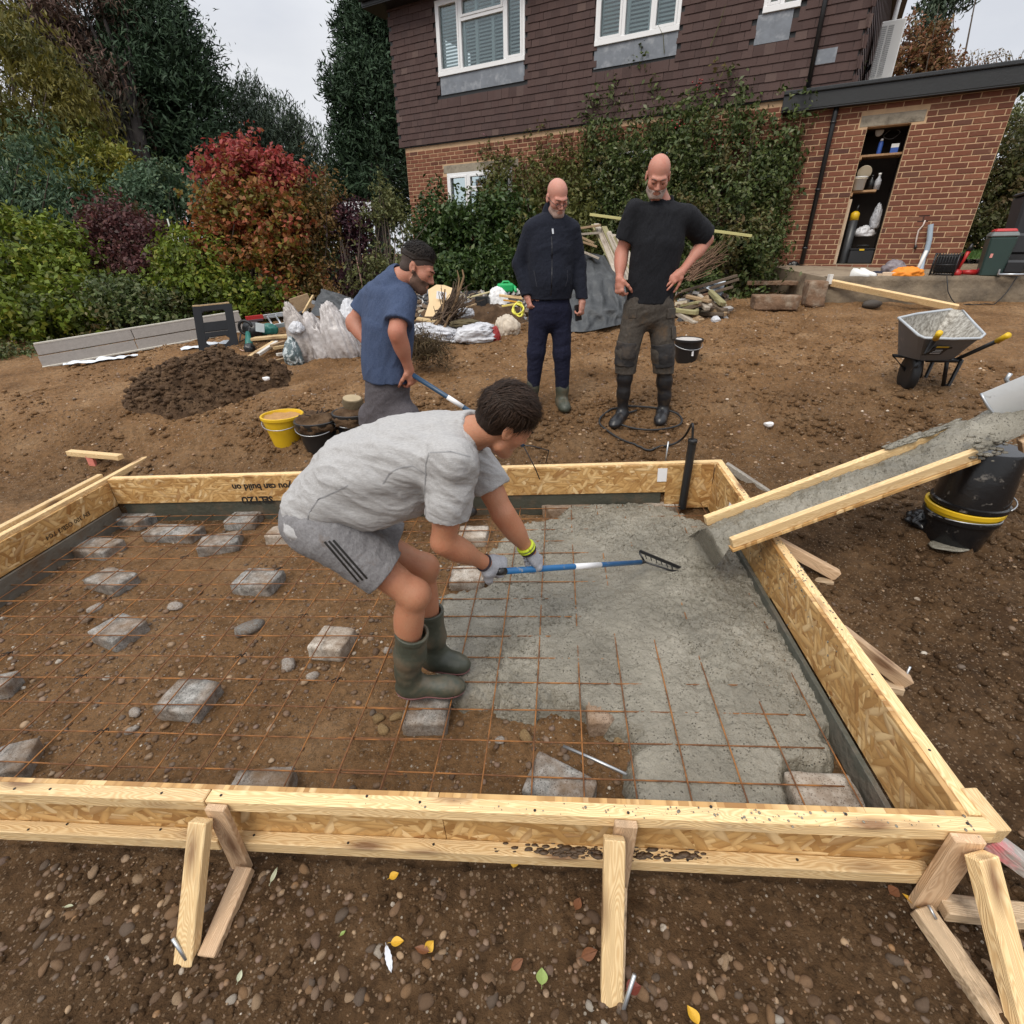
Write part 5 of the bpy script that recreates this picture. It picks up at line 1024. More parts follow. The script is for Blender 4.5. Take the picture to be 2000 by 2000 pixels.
G_lime = leaf_mat('lime_leaf', [(0.115, 0.162, 0.014), (0.176, 0.230, 0.024), (0.074, 0.115, 0.014), (0.257, 0.243, 0.027)], [(0.041, 0.068, 0.011), (0.068, 0.074, 0.016)], (.52, .66), 1.8)
G_teal = leaf_mat('grey_green_leaf', [(0.041, 0.081, 0.043), (0.074, 0.128, 0.070), (0.108, 0.169, 0.095), (0.054, 0.088, 0.041)], [(0.121, 0.135, 0.034), (0.081, 0.108, 0.027)], (.58, .7), .9)
G_wil = leaf_mat('willow_leaf', [(0.115, 0.101, 0.019), (0.176, 0.155, 0.032), (0.216, 0.182, 0.041), (0.135, 0.135, 0.030)], [(0.068, 0.081, 0.020), (0.095, 0.095, 0.027)], (.52, .66), .8)
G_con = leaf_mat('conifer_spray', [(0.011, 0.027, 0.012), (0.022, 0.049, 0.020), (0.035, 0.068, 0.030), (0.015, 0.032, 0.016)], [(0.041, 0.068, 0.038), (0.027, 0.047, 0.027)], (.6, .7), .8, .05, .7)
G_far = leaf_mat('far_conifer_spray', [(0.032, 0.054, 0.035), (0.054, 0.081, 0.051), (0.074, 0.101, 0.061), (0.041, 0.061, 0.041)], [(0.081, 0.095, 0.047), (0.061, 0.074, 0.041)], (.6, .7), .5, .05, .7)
G_brn = leaf_mat('dying_conifer_spray', [(0.081, 0.047, 0.035), (0.121, 0.070, 0.054), (0.061, 0.038, 0.027), (0.162, 0.101, 0.068)], [(0.032, 0.041, 0.022), (0.041, 0.035, 0.022)], (.5, .62), .7, .05, .8)
G_red = leaf_mat('autumn_red_leaf', [(0.270, 0.038, 0.041), (0.405, 0.074, 0.061), (0.189, 0.030, 0.034), (0.351, 0.115, 0.041)], [(0.162, 0.095, 0.027), (0.135, 0.135, 0.027), (0.270, 0.108, 0.027)], (.60, .74), 1.9, .3)
G_mix = leaf_mat('autumn_mixed_leaf', [(0.257, 0.061, 0.024), (0.162, 0.128, 0.022), (0.115, 0.135, 0.019), (0.324, 0.101, 0.027), (0.149, 0.068, 0.027), (0.203, 0.162, 0.027)], [(0.351, 0.068, 0.041), (0.270, 0.047, 0.034), (0.378, 0.135, 0.041)], (.54, .66), 2.0, .3)
G_brz = leaf_mat('bronze_leaf', [(0.162, 0.095, 0.027), (0.216, 0.115, 0.041), (0.121, 0.101, 0.027), (0.095, 0.095, 0.022)], [(0.189, 0.068, 0.027), (0.270, 0.121, 0.041)], (.55, .68), 1.5)
G_pur = leaf_mat('purple_leaf', [(0.061, 0.024, 0.027), (0.101, 0.041, 0.041), (0.135, 0.047, 0.043), (0.047, 0.027, 0.024)], [(0.081, 0.081, 0.027), (0.068, 0.061, 0.020), (0.176, 0.041, 0.034)], (.56, .7), 1.6)
G_dpur = leaf_mat('dark_purple_leaf', [(0.027, 0.011, 0.018), (0.049, 0.019, 0.030), (0.074, 0.022, 0.030), (0.038, 0.016, 0.022)], [(0.135, 0.027, 0.041), (0.081, 0.041, 0.027)], (.6, .72), 1.5)
G_sage = leaf_mat('small_sage_leaf', [(0.101, 0.115, 0.041), (0.149, 0.162, 0.061), (0.068, 0.081, 0.027), (0.203, 0.196, 0.068)], [(0.068, 0.081, 0.027), (0.121, 0.095, 0.041)], (.55, .68), 2)
B = BL_
# --- far left
tg = 'trees behind the garden shrubs'
plant('conifer', 'dark green full conifer behind the red shrub on the left', 'tree', [B(285, 30, 70, 120, 15), B(330, 150, 85, 110, 15), B(370, 260, 75, 100, 15), B(300, 270, 90, 110, 15.2), B(255, -60, 60, 110, 15), B(240, 180, 70, 120, 15.5), B(410, 330, 50, 60, 15)], 64000, .18, G_con, D(300, 420, 15), .16, 1, tg, asp=.24, gap=-.02, gs=.9, spray=(.9, .35, .35), shell=.45, bark=DBARK, nt=3)
plant('conifer', 'dying conifer with brown needles and a leaning dark trunk', 'tree', [B(150, 40, 95, 90, 14), B(60, 20, 60, 60, 14.4), B(195, 150, 70, 110, 14), B(235, 250, 50, 90, 13.8), B(110, 130, 70, 80, 14.3)], 26000, .17, G_brn, D(285, 400, 13.8), .17, 2, tg, asp=.2, gap=.2, gs=.9, spray=(.7, .8, .4), shell=.3, bark=DBARK, nt=14)
m = MB()
for a, e, r in (((290, 340), (205, 40), .16), ((280, 330), (160, 10), .10), ((250, 250), (110, -20), .07), ((270, 320), (245, 20), .09), ((240, 300), (90, 60), .05), ((275, 345), (210, 200), .08)): m.tube([D(*a, 13.7), (D(*a, 13.7)+D(*e, 13.7))/2+np.array([.1, 0, .2]), D(*e, 13.7)], [r, r*.7, r*.25], 7, False)
m.obj('limbs', DBARK, bpy.data.objects['conifer.001'], True)
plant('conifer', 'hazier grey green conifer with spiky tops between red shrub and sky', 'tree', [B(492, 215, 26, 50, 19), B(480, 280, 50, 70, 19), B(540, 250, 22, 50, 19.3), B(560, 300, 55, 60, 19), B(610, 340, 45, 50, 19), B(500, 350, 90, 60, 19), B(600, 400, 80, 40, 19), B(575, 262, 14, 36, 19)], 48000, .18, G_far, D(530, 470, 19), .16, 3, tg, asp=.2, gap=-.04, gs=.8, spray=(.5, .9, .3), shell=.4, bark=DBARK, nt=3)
plant('cypress', 'tall dark cypress rising close to the left corner of the house', 'tree', [B(748, 20, 62, 100, 16), B(733, 130, 62, 90, 16), B(738, 240, 66, 90, 16), B(748, 340, 62, 80, 16), B(690, 350, 36, 60, 16.4), B(680, 70, 28, 34, 16), B(668, 170, 30, 34, 16), B(680, 262, 32, 36, 16), B(765, -60, 60, 90, 16)], 64000, .18, G_con, D(740, 480, 16), .2, 4, tg, asp=.24, gap=.0, gs=.9, spray=(1., .35, .35), shell=.4, bark=DBARK, nt=2)
plant('willow', 'tall olive yellow willow at the far left', 'tree', [B(50, 190, 95, 120, 11.5), B(105, 260, 80, 90, 11.5), B(20, 90, 50, 60, 11.5), B(130, 210, 50, 60, 11.3), B(20, 300, 70, 80, 11.4)], 16000, .14, G_wil, D(40, 560, 11.6), .12, 5, tg, asp=.26, gap=.08, drop=2.2, shell=.3)
plant('willow', 'lower grey green willow under the olive yellow one', 'tree', [B(60, 350, 90, 80, 10.2), B(110, 420, 80, 70, 10), B(20, 430, 60, 80, 10), B(170, 440, 60, 60, 10)], 14000, .12, G_teal, D(70, 600, 10.2), .09, 6, tg, asp=.28, gap=.06, drop=1.8, shell=.3)
plant('shrub', 'olive gold bushy shrub right of the grey green willow', 'shrub', [B(200, 330, 60, 45, 10.6), B(180, 390, 80, 55, 10.4), B(235, 370, 45, 40, 10.5)], 8000, .10, G_yel, D(200, 560, 10.6), .04, 7, 'shrubs in the garden border', asp=.35, drop=1., shell=.3)
plant('shrub', 'rounded grey green shrub left of the red one', 'shrub', [B(310, 358, 55, 36, 10), B(340, 390, 55, 45, 9.9), B(285, 400, 50, 45, 10)], 8000, .085, G_teal, D(320, 560, 10), .04, 8, 'shrubs in the garden border', asp=.42, shell=.35)
sg_ = 'shrubs in the garden border'
plant('shrub', 'big shrub turning red and orange above green', 'shrub', [B(475, 300, 34, 34, 8.8), B(430, 335, 42, 34, 8.8), B(500, 350, 60, 45, 8.7), B(555, 360, 40, 40, 8.8)], 7500, .085, G_red, D(490, 620, 8.8), .05, 9, sg_, asp=.6, shell=.3, crown='red_crown', parts=[([B(470, 425, 72, 60, 8.7), B(540, 445, 60, 60, 8.6), B(435, 490, 48, 50, 8.6), B(565, 535, 50, 55, 8.4), B(500, 530, 55, 50, 8.5)], 15000, G_mix, 'lower_crown')], gap=.2)
plant('shrub', 'loose bronze brown shrub right of the red one', 'shrub', [B(622, 395, 42, 50, 9), B(600, 460, 45, 70, 8.9), B(640, 480, 40, 60, 9), B(620, 550, 50, 50, 8.9)], 8000, .07, G_brz, D(620, 600, 9), .04, 10, sg_, asp=.4, shell=.25, gap=.14)
plant('shrub', 'purple brown shrub between yellow green bushes', 'shrub', [B(235, 440, 60, 42, 8.9), B(280, 490, 65, 50, 8.8), B(300, 545, 55, 45, 8.7), B(200, 470, 40, 40, 8.9)], 9000, .075, G_pur, D(270, 620, 8.9), .04, 11, sg_, asp=.5, shell=.3)
plant('shrub', 'very dark purple shrub with bare stems below', 'shrub', [B(688, 440, 34, 40, 9.2), B(695, 490, 38, 50, 9.1), B(690, 545, 36, 40, 9.1)], 5500, .065, G_dpur, D(690, 600, 9.1), .045, 12, sg_, asp=.5, shell=.2, gap=.18, nt=14)
plant('shrub', 'pale sage green sapling beside the dark purple shrub', 'shrub', [B(745, 375, 14, 30, 9), B(770, 400, 14, 26, 9), B(755, 440, 45, 40, 9), B(770, 490, 60, 50, 8.9), B(750, 545, 60, 40, 8.9)], 8000, .06, G_sage, D(760, 600, 9), .04, 13, sg_, asp=.42, shell=.25, gap=.12)
plant('shrub', 'bright yellow green bush filling the lower left corner of the border', 'shrub', [B(40, 470, 60, 50, 8.4), B(30, 540, 80, 60, 8.2), B(110, 500, 60, 50, 8.3), B(140, 560, 70, 55, 8.1), B(30, 620, 80, 60, 7.8), B(120, 625, 80, 50, 7.7), B(-30, 560, 60, 110, 8)], 20000, .085, G_lime, D(60, 680, 8), .04, 14, sg_, asp=.55, shell=.3)
plant('shrub', 'low dark green bramble under the purple brown shrub', 'shrub', [B(220, 590, 70, 45, 7.8), B(300, 600, 70, 35, 7.9), B(180, 630, 60, 35, 7.6), B(260, 630, 80, 25, 7.7)], 9000, .07, G_bush, D(240, 650, 7.8), .03, 15, sg_, asp=.5, shell=.25, gap=.14)
plant('shrub', 'fresh green bush with yellow tips behind the black step', 'shrub', [B(385, 520, 60, 55, 8.3), B(420, 570, 70, 40, 8.2), B(480, 590, 55, 32, 8.2), B(350, 570, 60, 40, 8.2), B(540, 585, 40, 25, 8.3)], 13000, .075, G_lime, D(400, 630, 8.3), .035, 16, sg_, asp=.55, shell=.3)
V, F = leaves([B(x, y, 130, 60, d, 1.) for x, y, d in ((-60, 560, 13), (120, 560, 13), (300, 540, 13), (480, 520, 14), (640, 520, 15), (760, 540, 15), (-40, 440, 14), (200, 470, 15), (380, 450, 16), (560, 470, 16))], 16000, .16, seed=90, asp=.5, gap=.0, shell=.2)
tag(link('hedgerow', mesh_np('hedgerow', V, F, G_con)), 'dark hedgerow glimpsed behind the garden shrubs', 'hedge', kind='stuff')
# bean canes and stems
t = thing('garden_cane', 'thin pale cane leaning in the purple brown shrub', 'cane', D(350, 520, 8.3)); MB().tube([D(350, 505, 8.2), D(327, 428, 8.25)], .012, 6).obj('cane', plain('pale_cane', (.4, .42, .36), .6), t, True)
t = thing('garden_cane', 'thin reddish cane in front of the dark purple shrub', 'cane', D(712, 575, 8.8)); MB().tube([D(711, 572, 8.8), D(695, 500, 8.9)], .01, 6).obj('cane', plain('reddish_cane', (.3, .16, .14), .6), t, True)
# --- climbers and shrubs against the house
hg = 'shrubs growing against the house'
plant('wall_shrub', 'dark glossy evergreen shrub under the ground floor window', 'shrub', [B(860, 430, 45, 45, 10.4), B(870, 485, 55, 60, 10), B(930, 490, 65, 75, 10.2), B(880, 550, 60, 45, 9.4), B(960, 540, 60, 50, 9.6), B(990, 470, 50, 70, 10.2), B(830, 540, 35, 45, 9.6), B(1000, 545, 60, 40, 9.4)], 34000, .085, G_dk, D(900, 600, 9.8), .05, 20, hg, asp=.5, shell=.35, gap=.05)
plant('wall_shrub', 'tall olive green climber reaching the tiles between the windows', 'shrub', [B(1065, 262, 60, 42, 11), B(1000, 310, 45, 55, 11.2), B(1075, 325, 75, 60, 10.8), B(1000, 385, 55, 55, 10.9), B(1080, 410, 70, 70, 10.5), B(1120, 490, 60, 70, 9.8), B(1055, 500, 60, 80, 10), B(1010, 262, 20, 36, 11.2), B(980, 440, 50, 60, 10.6), B(1140, 330, 55, 60, 10.2), B(1150, 420, 50, 60, 9.9), B(1110, 280, 50, 40, 10.6), B(960, 350, 35, 50, 11), B(1160, 260, 40, 30, 10.2)], 46000, .08, G_ol, D(1070, 600, 10.4), .05, 21, hg, asp=.42, shell=.3, gap=.07)
plant('wall_shrub', 'huge dense climber with red berries covering the right of the house', 'shrub', [B(1190, 270, 50, 60, 9.7), B(1265, 205, 70, 62, 9.5), B(1340, 158, 70, 55, 9.3), B(1410, 138, 70, 46, 9.2), B(1490, 145, 80, 52, 9.), B(1575, 175, 60, 42, 8.8), B(1540, 225, 50, 50, 8.8), B(1280, 330, 80, 80, 9.3), B(1380, 300, 90, 90, 9.), B(1480, 290, 80, 80, 8.8), B(1200, 370, 50, 70, 9.6), B(1300, 440, 80, 80, 9.1), B(1400, 420, 90, 90, 8.8), B(1480, 400, 55, 90, 8.6), B(1440, 510, 75, 60, 8.3), B(1340, 520, 80, 60, 8.7), B(1230, 470, 60, 80, 9.4), B(1490, 470, 35, 60, 8.5), B(1400, 555, 60, 30, 8.2), B(1510, 330, 45, 70, 8.6), B(1610, 188, 42, 30, 8.6), B(1545, 150, 60, 42, 8.8), B(1450, 122, 60, 38, 9), B(1560, 250, 40, 40, 8.6)], 96000, .075, G_bush, D(1400, 600, 8.8), .06, 22, hg, asp=.48, shell=.4, gap=.03)
big_shrub = bpy.data.objects['wall_shrub.002']; m = MB()
for (px, py) in ((1455, 150), (1432, 148), (1418, 172), (1415, 180), (1400, 275), (1425, 280), (1440, 268), (1330, 240), (1530, 250), (1370, 160), (1480, 240), (1408, 160), (1470, 170)):
    for q in range(9): c = D(px+rng.normal()*9, py+rng.normal()*7, 8.45+rng.normal()*.05-.1*(py > 200)); v, f = ICO1; m.add(v*.016+c, f.tolist())
o = m.obj('berries', plain('red_berry', (.26, .02, .02), .35, .3, 30), big_shrub, True); o['kind'] = 'stuff'
t = thing('flowering_sprig', 'slim sprig of dusty pink flowers rising above the olive climber', 'plant', D(955, 300, 11)); m = MB(); pts = [D(968, 300, 10.8), D(957, 250, 10.8), D(953, 200, 10.8)]; m.tube(pts, [.012, .01, .005], 5); m.obj('stem', BARK, t, True)
V, F = leaves([B(955, 205, 7, 12, 10.7), B(945, 235, 12, 16, 10.7), B(962, 225, 10, 14, 10.7), B(950, 262, 14, 18, 10.7)], 420, .05, seed=77, asp=.6, shell=.1, gap=0); link('blossom', mesh_np('blossom', V, F, leaf_mat('dusty_pink', [(.28, .13, .17), (.38, .2, .24), (.2, .1, .12)])), t)
m = MB()
for k in range(46):
    bx = (B(1480, 170, 120, 50, 8.7), B(1330, 190, 80, 50, 9.2), B(1060, 240, 60, 40, 10.8), B(1550, 190, 60, 30, 8.6))[k % 4]; c = bx[0]+bx[1]*rng.normal(size=3)*.5; e = c+np.array([rng.normal()*.22, -.1, .25+.3*rng.random()]); m.tube([c, (c+e)/2+np.array([.03, 0, .05]), e], [.008, .006, .002], 4, False)
o = m.obj('shoots', plain('green_shoot', (.10, .10, .035), .7), big_shrub, True); o['kind'] = 'stuff'
# --- right edge
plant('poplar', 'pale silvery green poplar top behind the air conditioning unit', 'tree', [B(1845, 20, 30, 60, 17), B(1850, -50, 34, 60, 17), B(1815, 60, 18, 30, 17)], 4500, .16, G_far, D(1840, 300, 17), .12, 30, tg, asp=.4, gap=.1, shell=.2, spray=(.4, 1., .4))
plant('autumn_tree', 'rusty orange and pink tree behind the flat roof', 'tree', [B(1790, 100, 42, 40, 15), B(1770, 135, 50, 30, 15), B(1830, 130, 34, 26, 15), B(1765, 80, 20, 34, 15)], 5200, .11, leaf_mat('rust_leaf', [(.22, .08, .04), (.16, .085, .03), (.12, .09, .03), (.30, .13, .08)]), D(1790, 300, 15), .09, 31, tg, asp=.5, gap=.16, shell=.2)
t = thing('bare_tree', 'thin bare twigs of a tree showing above the flat roof at the right', 'tree', D(1940, 300, 14)); m = MB()
for k in range(34): x = 1860+rng.random()*150; a = D(x, 150, 14); e = D(x+rng.normal()*14+6, 128-rng.random()*32, 14); m.tube([a, (a+e)/2+np.array([.05, 0, 0]), e], [.02, .014, .004], 4, False)
m.obj('twigs', BARK, t, True); V, F = leaves([B(1930, 125, 70, 18, 14)], 500, .07, seed=61, shell=.1, gap=.1); link('crown', mesh_np('crown', V, F, G_brz), t)
plant('hedge', 'clipped olive hedge beyond the lawn at the right edge', 'hedge', [B(1950, 330, 60, 60, 11.5), B(1930, 400, 70, 60, 11.2), B(1990, 380, 60, 90, 11.2), B(1930, 455, 70, 40, 11), B(2050, 400, 60, 110, 11.2), B(2010, 300, 40, 50, 11.6)], 26000, .085, leaf_mat('hedge_leaf', [(.055, .06, .016), (.085, .09, .026), (.04, .046, .014), (.10, .08, .03)], [(.12, .07, .03), (.08, .07, .02)], (.55, .68), 1.2), D(1960, 500, 11.3), .04, 33, None, crown='foliage', asp=.5, shell=.3)
plant('pale_shrub', 'pale shrub with white sky gaps at the corner of the outbuilding', 'shrub', [B(1990, 200, 26, 40, 12), B(1985, 250, 30, 30, 12)], 2200, .08, G_sage, D(1990, 400, 12), .03, 34, None, asp=.5, shell=.2, gap=.2)
# white panel glimpsed through the border, leaf litter at its foot
p = D(700, 412, 10.6); tag(MB().box(p, (.55, .04, .34), rotz(.15)).obj('white_board', UPVC, bevel=.004), 'white board glimpsed between the dark purple shrub and the sapling', 'board')
V, F = leaves([B(60, 690, 130, 16, 7.2, .4), B(170, 672, 60, 10, 7.3, .3), B(-40, 690, 60, 20, 6.9, .4), B(250, 655, 60, 8, 7.6, .3)], 5200, .045, seed=95, asp=.5, shell=.0, gap=.05)
tag(link('ground_cover', mesh_np('ground_cover', V, F, G_bush)), 'low weeds creeping out from the border at the left edge', 'ground cover', kind='stuff')
def Y(px, py, y): d = ray(px, py); return CP+d*(y/d[1])
# ================================================================== chute, mixer trough and poured concrete
dd = ray(1428, 1058); f0 = MP(1428, 1060, .38); f1 = onz(1905, 886, .93); ax = nrm(f1-f0); lat = nrm(np.cross((0, 0, 1.), ax)); lat = lat if lat[1] > 0 else -lat; nup = nrm(np.cross(ax, lat)); nup = nup if nup[2] > 0 else -nup; WC = .27
ch = thing('chute', 'rough wooden chute of two battens on a board carrying wet concrete into the frame', 'chute', f0)
timber('side_rail', f0, f1, .036, .056, PINE, ch, up=nup); timber('side_rail', f0+lat*WC-ax*.02, f1+lat*WC+ax*.12, .036, .056, PINE, ch, up=nup)
MB().box((0, 0, 0), (np.linalg.norm(f1-f0)+.02, WC+.05, .018)).obj('base_board', OSB, ch, bevel=.001, M=mat4(np.stack([ax, np.cross(nup, ax), nup], 1), (f0+f1)/2+lat*WC/2-nup*.038))
g1 = f1+ax*.16; tm2 = timber('side_rail', D(1992, 872, depth_of(f1)+.02), D(2080, 838, depth_of(f1)-.05), .045, .075, PINE2, ch, up=nup)
# concrete lying in the chute and sliding off its end
Lc = np.linalg.norm(f1-f0); cen = lambda t: f0+ax*Lc*t+lat*WC/2
pth = [(MP(1310, 1114, .0), .12, .01), (MP(1340, 1094, .01), .19, .05), (MP(1366, 1072, .03), .20, .095), (cen(-.045)-nup*.03, .15, .08), (cen(.0), .118, .055)]+[(cen(t), .118, .045) for t in np.linspace(.06, .9, 40)]+[(cen(.96)+nup*.005, .122, .055), (cen(1.02)+nup*.015, .13, .065), (cen(1.10)+nup*.03, .135, .07), (cen(1.22)+nup*.05, .14, .07), (cen(1.4)+nup*.08, .15, .07)]
cx = np.array([p[0] for p in pth]); tt = np.linspace(0, len(pth)-1, 260); ci_ = lambda a: np.interp(tt, np.arange(len(pth)), a); ctr = np.stack([ci_(cx[:, k]) for k in range(3)], 1); hw = ci_([p[1] for p in pth]); hh_ = ci_([p[2] for p in pth])
th = np.linspace(-1, 1, 30); G = ctr[:, None]+lat*(th[None, :, None]*hw[:, None, None])+nup*(((1-th[None]**2)**np.where(tt < 4.2, 1.3, .7)[:, None]*hh_[:, None]-.03)[..., None]); n_ = fbm(G*26, 5, 4, g=.6)[..., None]*.028+fbm(G*9, 8, 2)[..., None]*.02+np.abs(fbm(G*50, 9, 2))[..., None]*.010; G = G+nup*n_*(1-th[None, :, None]**6)
tag(MB().grid(G).obj('flowing_concrete', CONC, smooth_=True), 'lumpy wet concrete running down the wooden chute', 'concrete', kind='stuff')
# splashes coating the upper end of the far rail
m = MB(); 
for k in range(190):
    t = .80+.32*rng.random(); p = f0+lat*WC+ax*Lc*t+nup*(.034+.008*rng.random())+lat*(rng.normal()*.014); v, f = stone_shape(900+k % 9, .3, ICO1); r = .004+.010*rng.random()**2; m.add((v*np.array([r*2.6, r*1.3, r*.8])) @ basis(ax).T+p, f.tolist())
for k in range(80):
    t = .97+.16*rng.random(); p = f0+ax*Lc*t+nup*rng.normal()*.03+lat*(rng.normal()*.03); v, f = stone_shape(920+k % 9, .3, ICO1); r = .005+.013*rng.random()**1.6; m.add(v*r*np.array([1.5, 1.2, 1.])+p, f.tolist())
o = m.obj('concrete_spatter', CONC, ch, True); o['kind'] = 'stuff'
# steel trough of the mixer at the right edge
mt = thing('mixer_trough', 'pale painted steel delivery trough of the mixer at the right edge', 'trough', D(2000, 800, 2.75)); MW = plain('scuffed_white_steel', (.60, .62, .63), .38, .08, 9, .001, 30, metal=.2, dirt=(.26, .25, .23), dirt_s=12, dirt_lo=.6)
q0, q1 = D(1978, 818, 2.82), D(2300, 700, 2.3); ta = nrm(q1-q0); tl_ = nrm(np.cross((0, 0, 1.), ta)); tl_ = tl_ if tl_[1] > 0 else -tl_; tn = np.cross(ta, tl_); tn = tn if tn[2] > 0 else -tn
A = np.linspace(R_(-35), R_(205), 26); arc = lambda c, r: np.array([c+tl_*r*math.cos(a-math.pi/2+R_(5))*1.+tn*r*(1+math.sin(a-R_(90)-0)*1.) for a in A])
def ring(c, r): return np.array([c+tl_*(r*math.cos(a))+tn*(-r*math.sin(a)+r*.75) for a in np.linspace(R_(-12), R_(192), 26)])
MB().grid(np.array([ring(q0+(q1-q0)*t, .20) for t in np.linspace(0, 1, 12)]), -tn*.004).obj('trough', MW, mt, True); MB().tube(ring(q0, .2), .008, 6).obj('rim', STEEL, mt, True); p = ring(q0, .2)[0]; MB().tube([p, p+tn*.03, p+tn*.05+ta*.03], .012, 6).obj('hook', STEEL, mt, True)
# tubs propping the chute
bb = GP(1872, 1058); base = np.array([f1[0]-.02, f1[1]+.16, 0]); base = bb+np.array([0, .06, 0]); lean = rotx(-.02) @ roty(.06)
def tub(name, label, c, prof, mat, rim=None, Rm=None, cat='bucket', group=None, seg=28):
    t = thing(name, label, cat, c, group); MB().lathe(prof, c, Rm, seg).obj('bucket', mat, t, True, auto=35)
    return t
GLB = plain('glossy_black_plastic', (.009, .009, .010), .22, .3, 6, .001, 30, dirt=(.22, .20, .175), dirt_s=16, dirt_lo=.62, dirt_hi=.72)
def bucket_prof(r0, r1, h, th=.006): return [(0, .0), (r0, 0), (r0+.004, .012), (r1-.004, h-.03), (r1+.008, h-.028), (r1+.010, h-.004), (r1+.004, h), (r1-th, h-.002), (r0-th, .02), (0, .02)]
bt = tub('bucket', 'bottom black bucket of the stack propping up the chute', base-np.array([0, 0, .04]), bucket_prof(.145, .180, .22), GLB, group='buckets stacked under the chute'); MB().tube([base+np.array([.186*math.cos(a), .186*math.sin(a), .165-.02*math.sin(a)]) for a in np.linspace(math.pi, 2*math.pi, 20)], .004, 6).obj('handle', STEEL, bt, True)
yt = tub('bucket', 'yellow bucket sandwiched between black ones below the chute', base+np.array([0, 0, .03]), bucket_prof(.145, .183, .20), YPL, group='buckets stacked under the chute')
ub = tub('bucket', 'upside down black bucket directly supporting the upper end of the chute', base+np.array([.015, .0, .235]), [(.16, 0), (.188, .0), (.190, .025), (.178, .03), (.158, .33), (.152, .345), (0, .345)], GLB, group='buckets stacked under the chute'); MB().tube([base+np.array([.20*math.cos(a)+.02, .195*math.sin(a), .26+.03*math.cos(a)]) for a in np.linspace(-1.2, .6, 12)], .004, 6).obj('handle', STEEL, ub, True)
p = GP(1822, 1010); bag('black_sack', 1818, 1022, (.10, .08, .05), 23, GLB, 'scrap of shiny black plastic beside the bottom bucket', 'plastic', P_=GP, amp=.5)
p = GP(1855, 1070); m = MB(); v, f = stone_shape(401, .3); m.add(v*np.array([.105, .075, .012])+p+np.array([0, 0, .015]), f.tolist()); tag(m.obj('concrete_splat', CONC, smooth_=True), 'round splat of grey concrete in front of the bottom bucket', 'concrete')
# ================================================================== upright duct with its cable
pb = MP(1332, 992, -.03); hgt_ = next(h for h in np.arange(.2, 1.2, .005) if proj(pb+np.array([0, 0, h]))[1] <= 858); dt = thing('upright_duct', 'black plastic pipe standing upright in the far right of the formwork', 'pipe', pb)
pt_ = pb+np.array([0, 0, hgt_]); MB().lathe([(.030, 0), (.030, hgt_), (.026, hgt_), (.026, hgt_-.1), (0, hgt_-.1)], pb, seg=20).obj('pipe', BLKP, dt, True, auto=35); MB().lathe([(.031, hgt_-.03), (.034, hgt_-.028), (.034, hgt_-.004), (.031, hgt_)], pb, seg=20).obj('collar', BLKP, dt, True)
zc = [(1215, 440), (1213, 330), (1210, 262), (1195, 280), (1160, 350), (1110, 430), (1000, 520), (870, 578), (720, 590), (560, 545), (400, 450), (250, 350), (175, 280), (168, 215), (270, 140), (450, 95), (620, 80), (760, 88), (900, 110), (1040, 150), (1100, 222), (1075, 285), (950, 322), (750, 345), (560, 325), (420, 285), (368, 248), (400, 200), (500, 145), (590, 122)]
cp = []
for k, (a, e) in enumerate(zc):
    px, py = 1140+.176*a, 780+.176*e
    if k == 0: q = pt_-np.array([0, 0, .05])
    elif k < 3: q = Y(px, py, pt_[1]+.0)
    elif k < 6: g = GP(px, py, .01); w = (k-2)/4; q = Y(px, py, pt_[1]*(1-w)+g[1]*w)
    else: q = GP(px, py, .03); q[2] = max(q[2], ZG(q[0], q[1])+.014)
    cp.append(q)
cp = np.array(cp); ts = np.linspace(0, len(cp)-1, 150); ker = np.array([np.interp(ts, np.arange(len(cp)), cp[:, k]) for k in range(3)]).T
for _ in range(6): ker[1:-1] = (ker[:-2]+2*ker[1:-1]+ker[2:])/4
for q in ker[24:]: q[2] = max(q[2], ZG(q[0], q[1])+.010)
tag(MB().tube(ker, .009, 8).obj('cable', BLACK, smooth_=True), 'black armoured cable looped on the soil and fed into the upright pipe', 'cable')
# ================================================================== loose buckets
def full_bucket(label, px, py, rpx, basepx, d_r, mat, fill, group, handle=True, top_py=None):
    c = GP(px, py); d = depth_of(c); r1 = rpx*d/FPX/2; r0 = basepx*d/FPX/2; h = next(h for h in np.arange(.05, .8, .005) if proj(c+np.array([0, 0, h]))[1] <= top_py)
    c = c+np.array([0, r0*.7, -.01]); t = tub('bucket', label, c, bucket_prof(r0, r1, h), mat, group=group)
    if handle: MB().tube([c+np.array([r1*1.03*math.cos(a), -r1*1.03*math.sin(a), h-.05-.05*math.sin(a)]) for a in np.linspace(.1, math.pi-.1, 16)], .004, 6).obj('handle', STEEL, t, True)
    return c, r1, h, t
bg = 'builder buckets standing on the soil'
c, r, h, t = full_bucket('bright yellow bucket full of ochre sand', 556, 871, 75, 50, 0, YPL, None, bg, top_py=812); G = [[c+np.array([q*r*.94*math.cos(a), q*r*.94*math.sin(a), h-.025+.012*vnoise(np.array([[q*9*math.cos(a), q*9*math.sin(a)]]), 3)[0]]) for a in np.linspace(0, 2*math.pi, 30)] for q in np.linspace(0.01, 1, 8)]; MB().grid(np.array(G)[::-1]).obj('sand', plain('ochre_sand', (.40, .22, .08), .9, .3, 14, .006, 90), t, True)
c, r, h, t = full_bucket('black bucket of dark soil clods between the yellow bucket and the other black one', 622, 885, 78, 52, 0, BLKP, None, bg, top_py=822); o = crumple('soil', c+np.array([0, 0, h-.05]), (r*.8, r*.8, .09), 31, dugsoil, t, 3, .4)
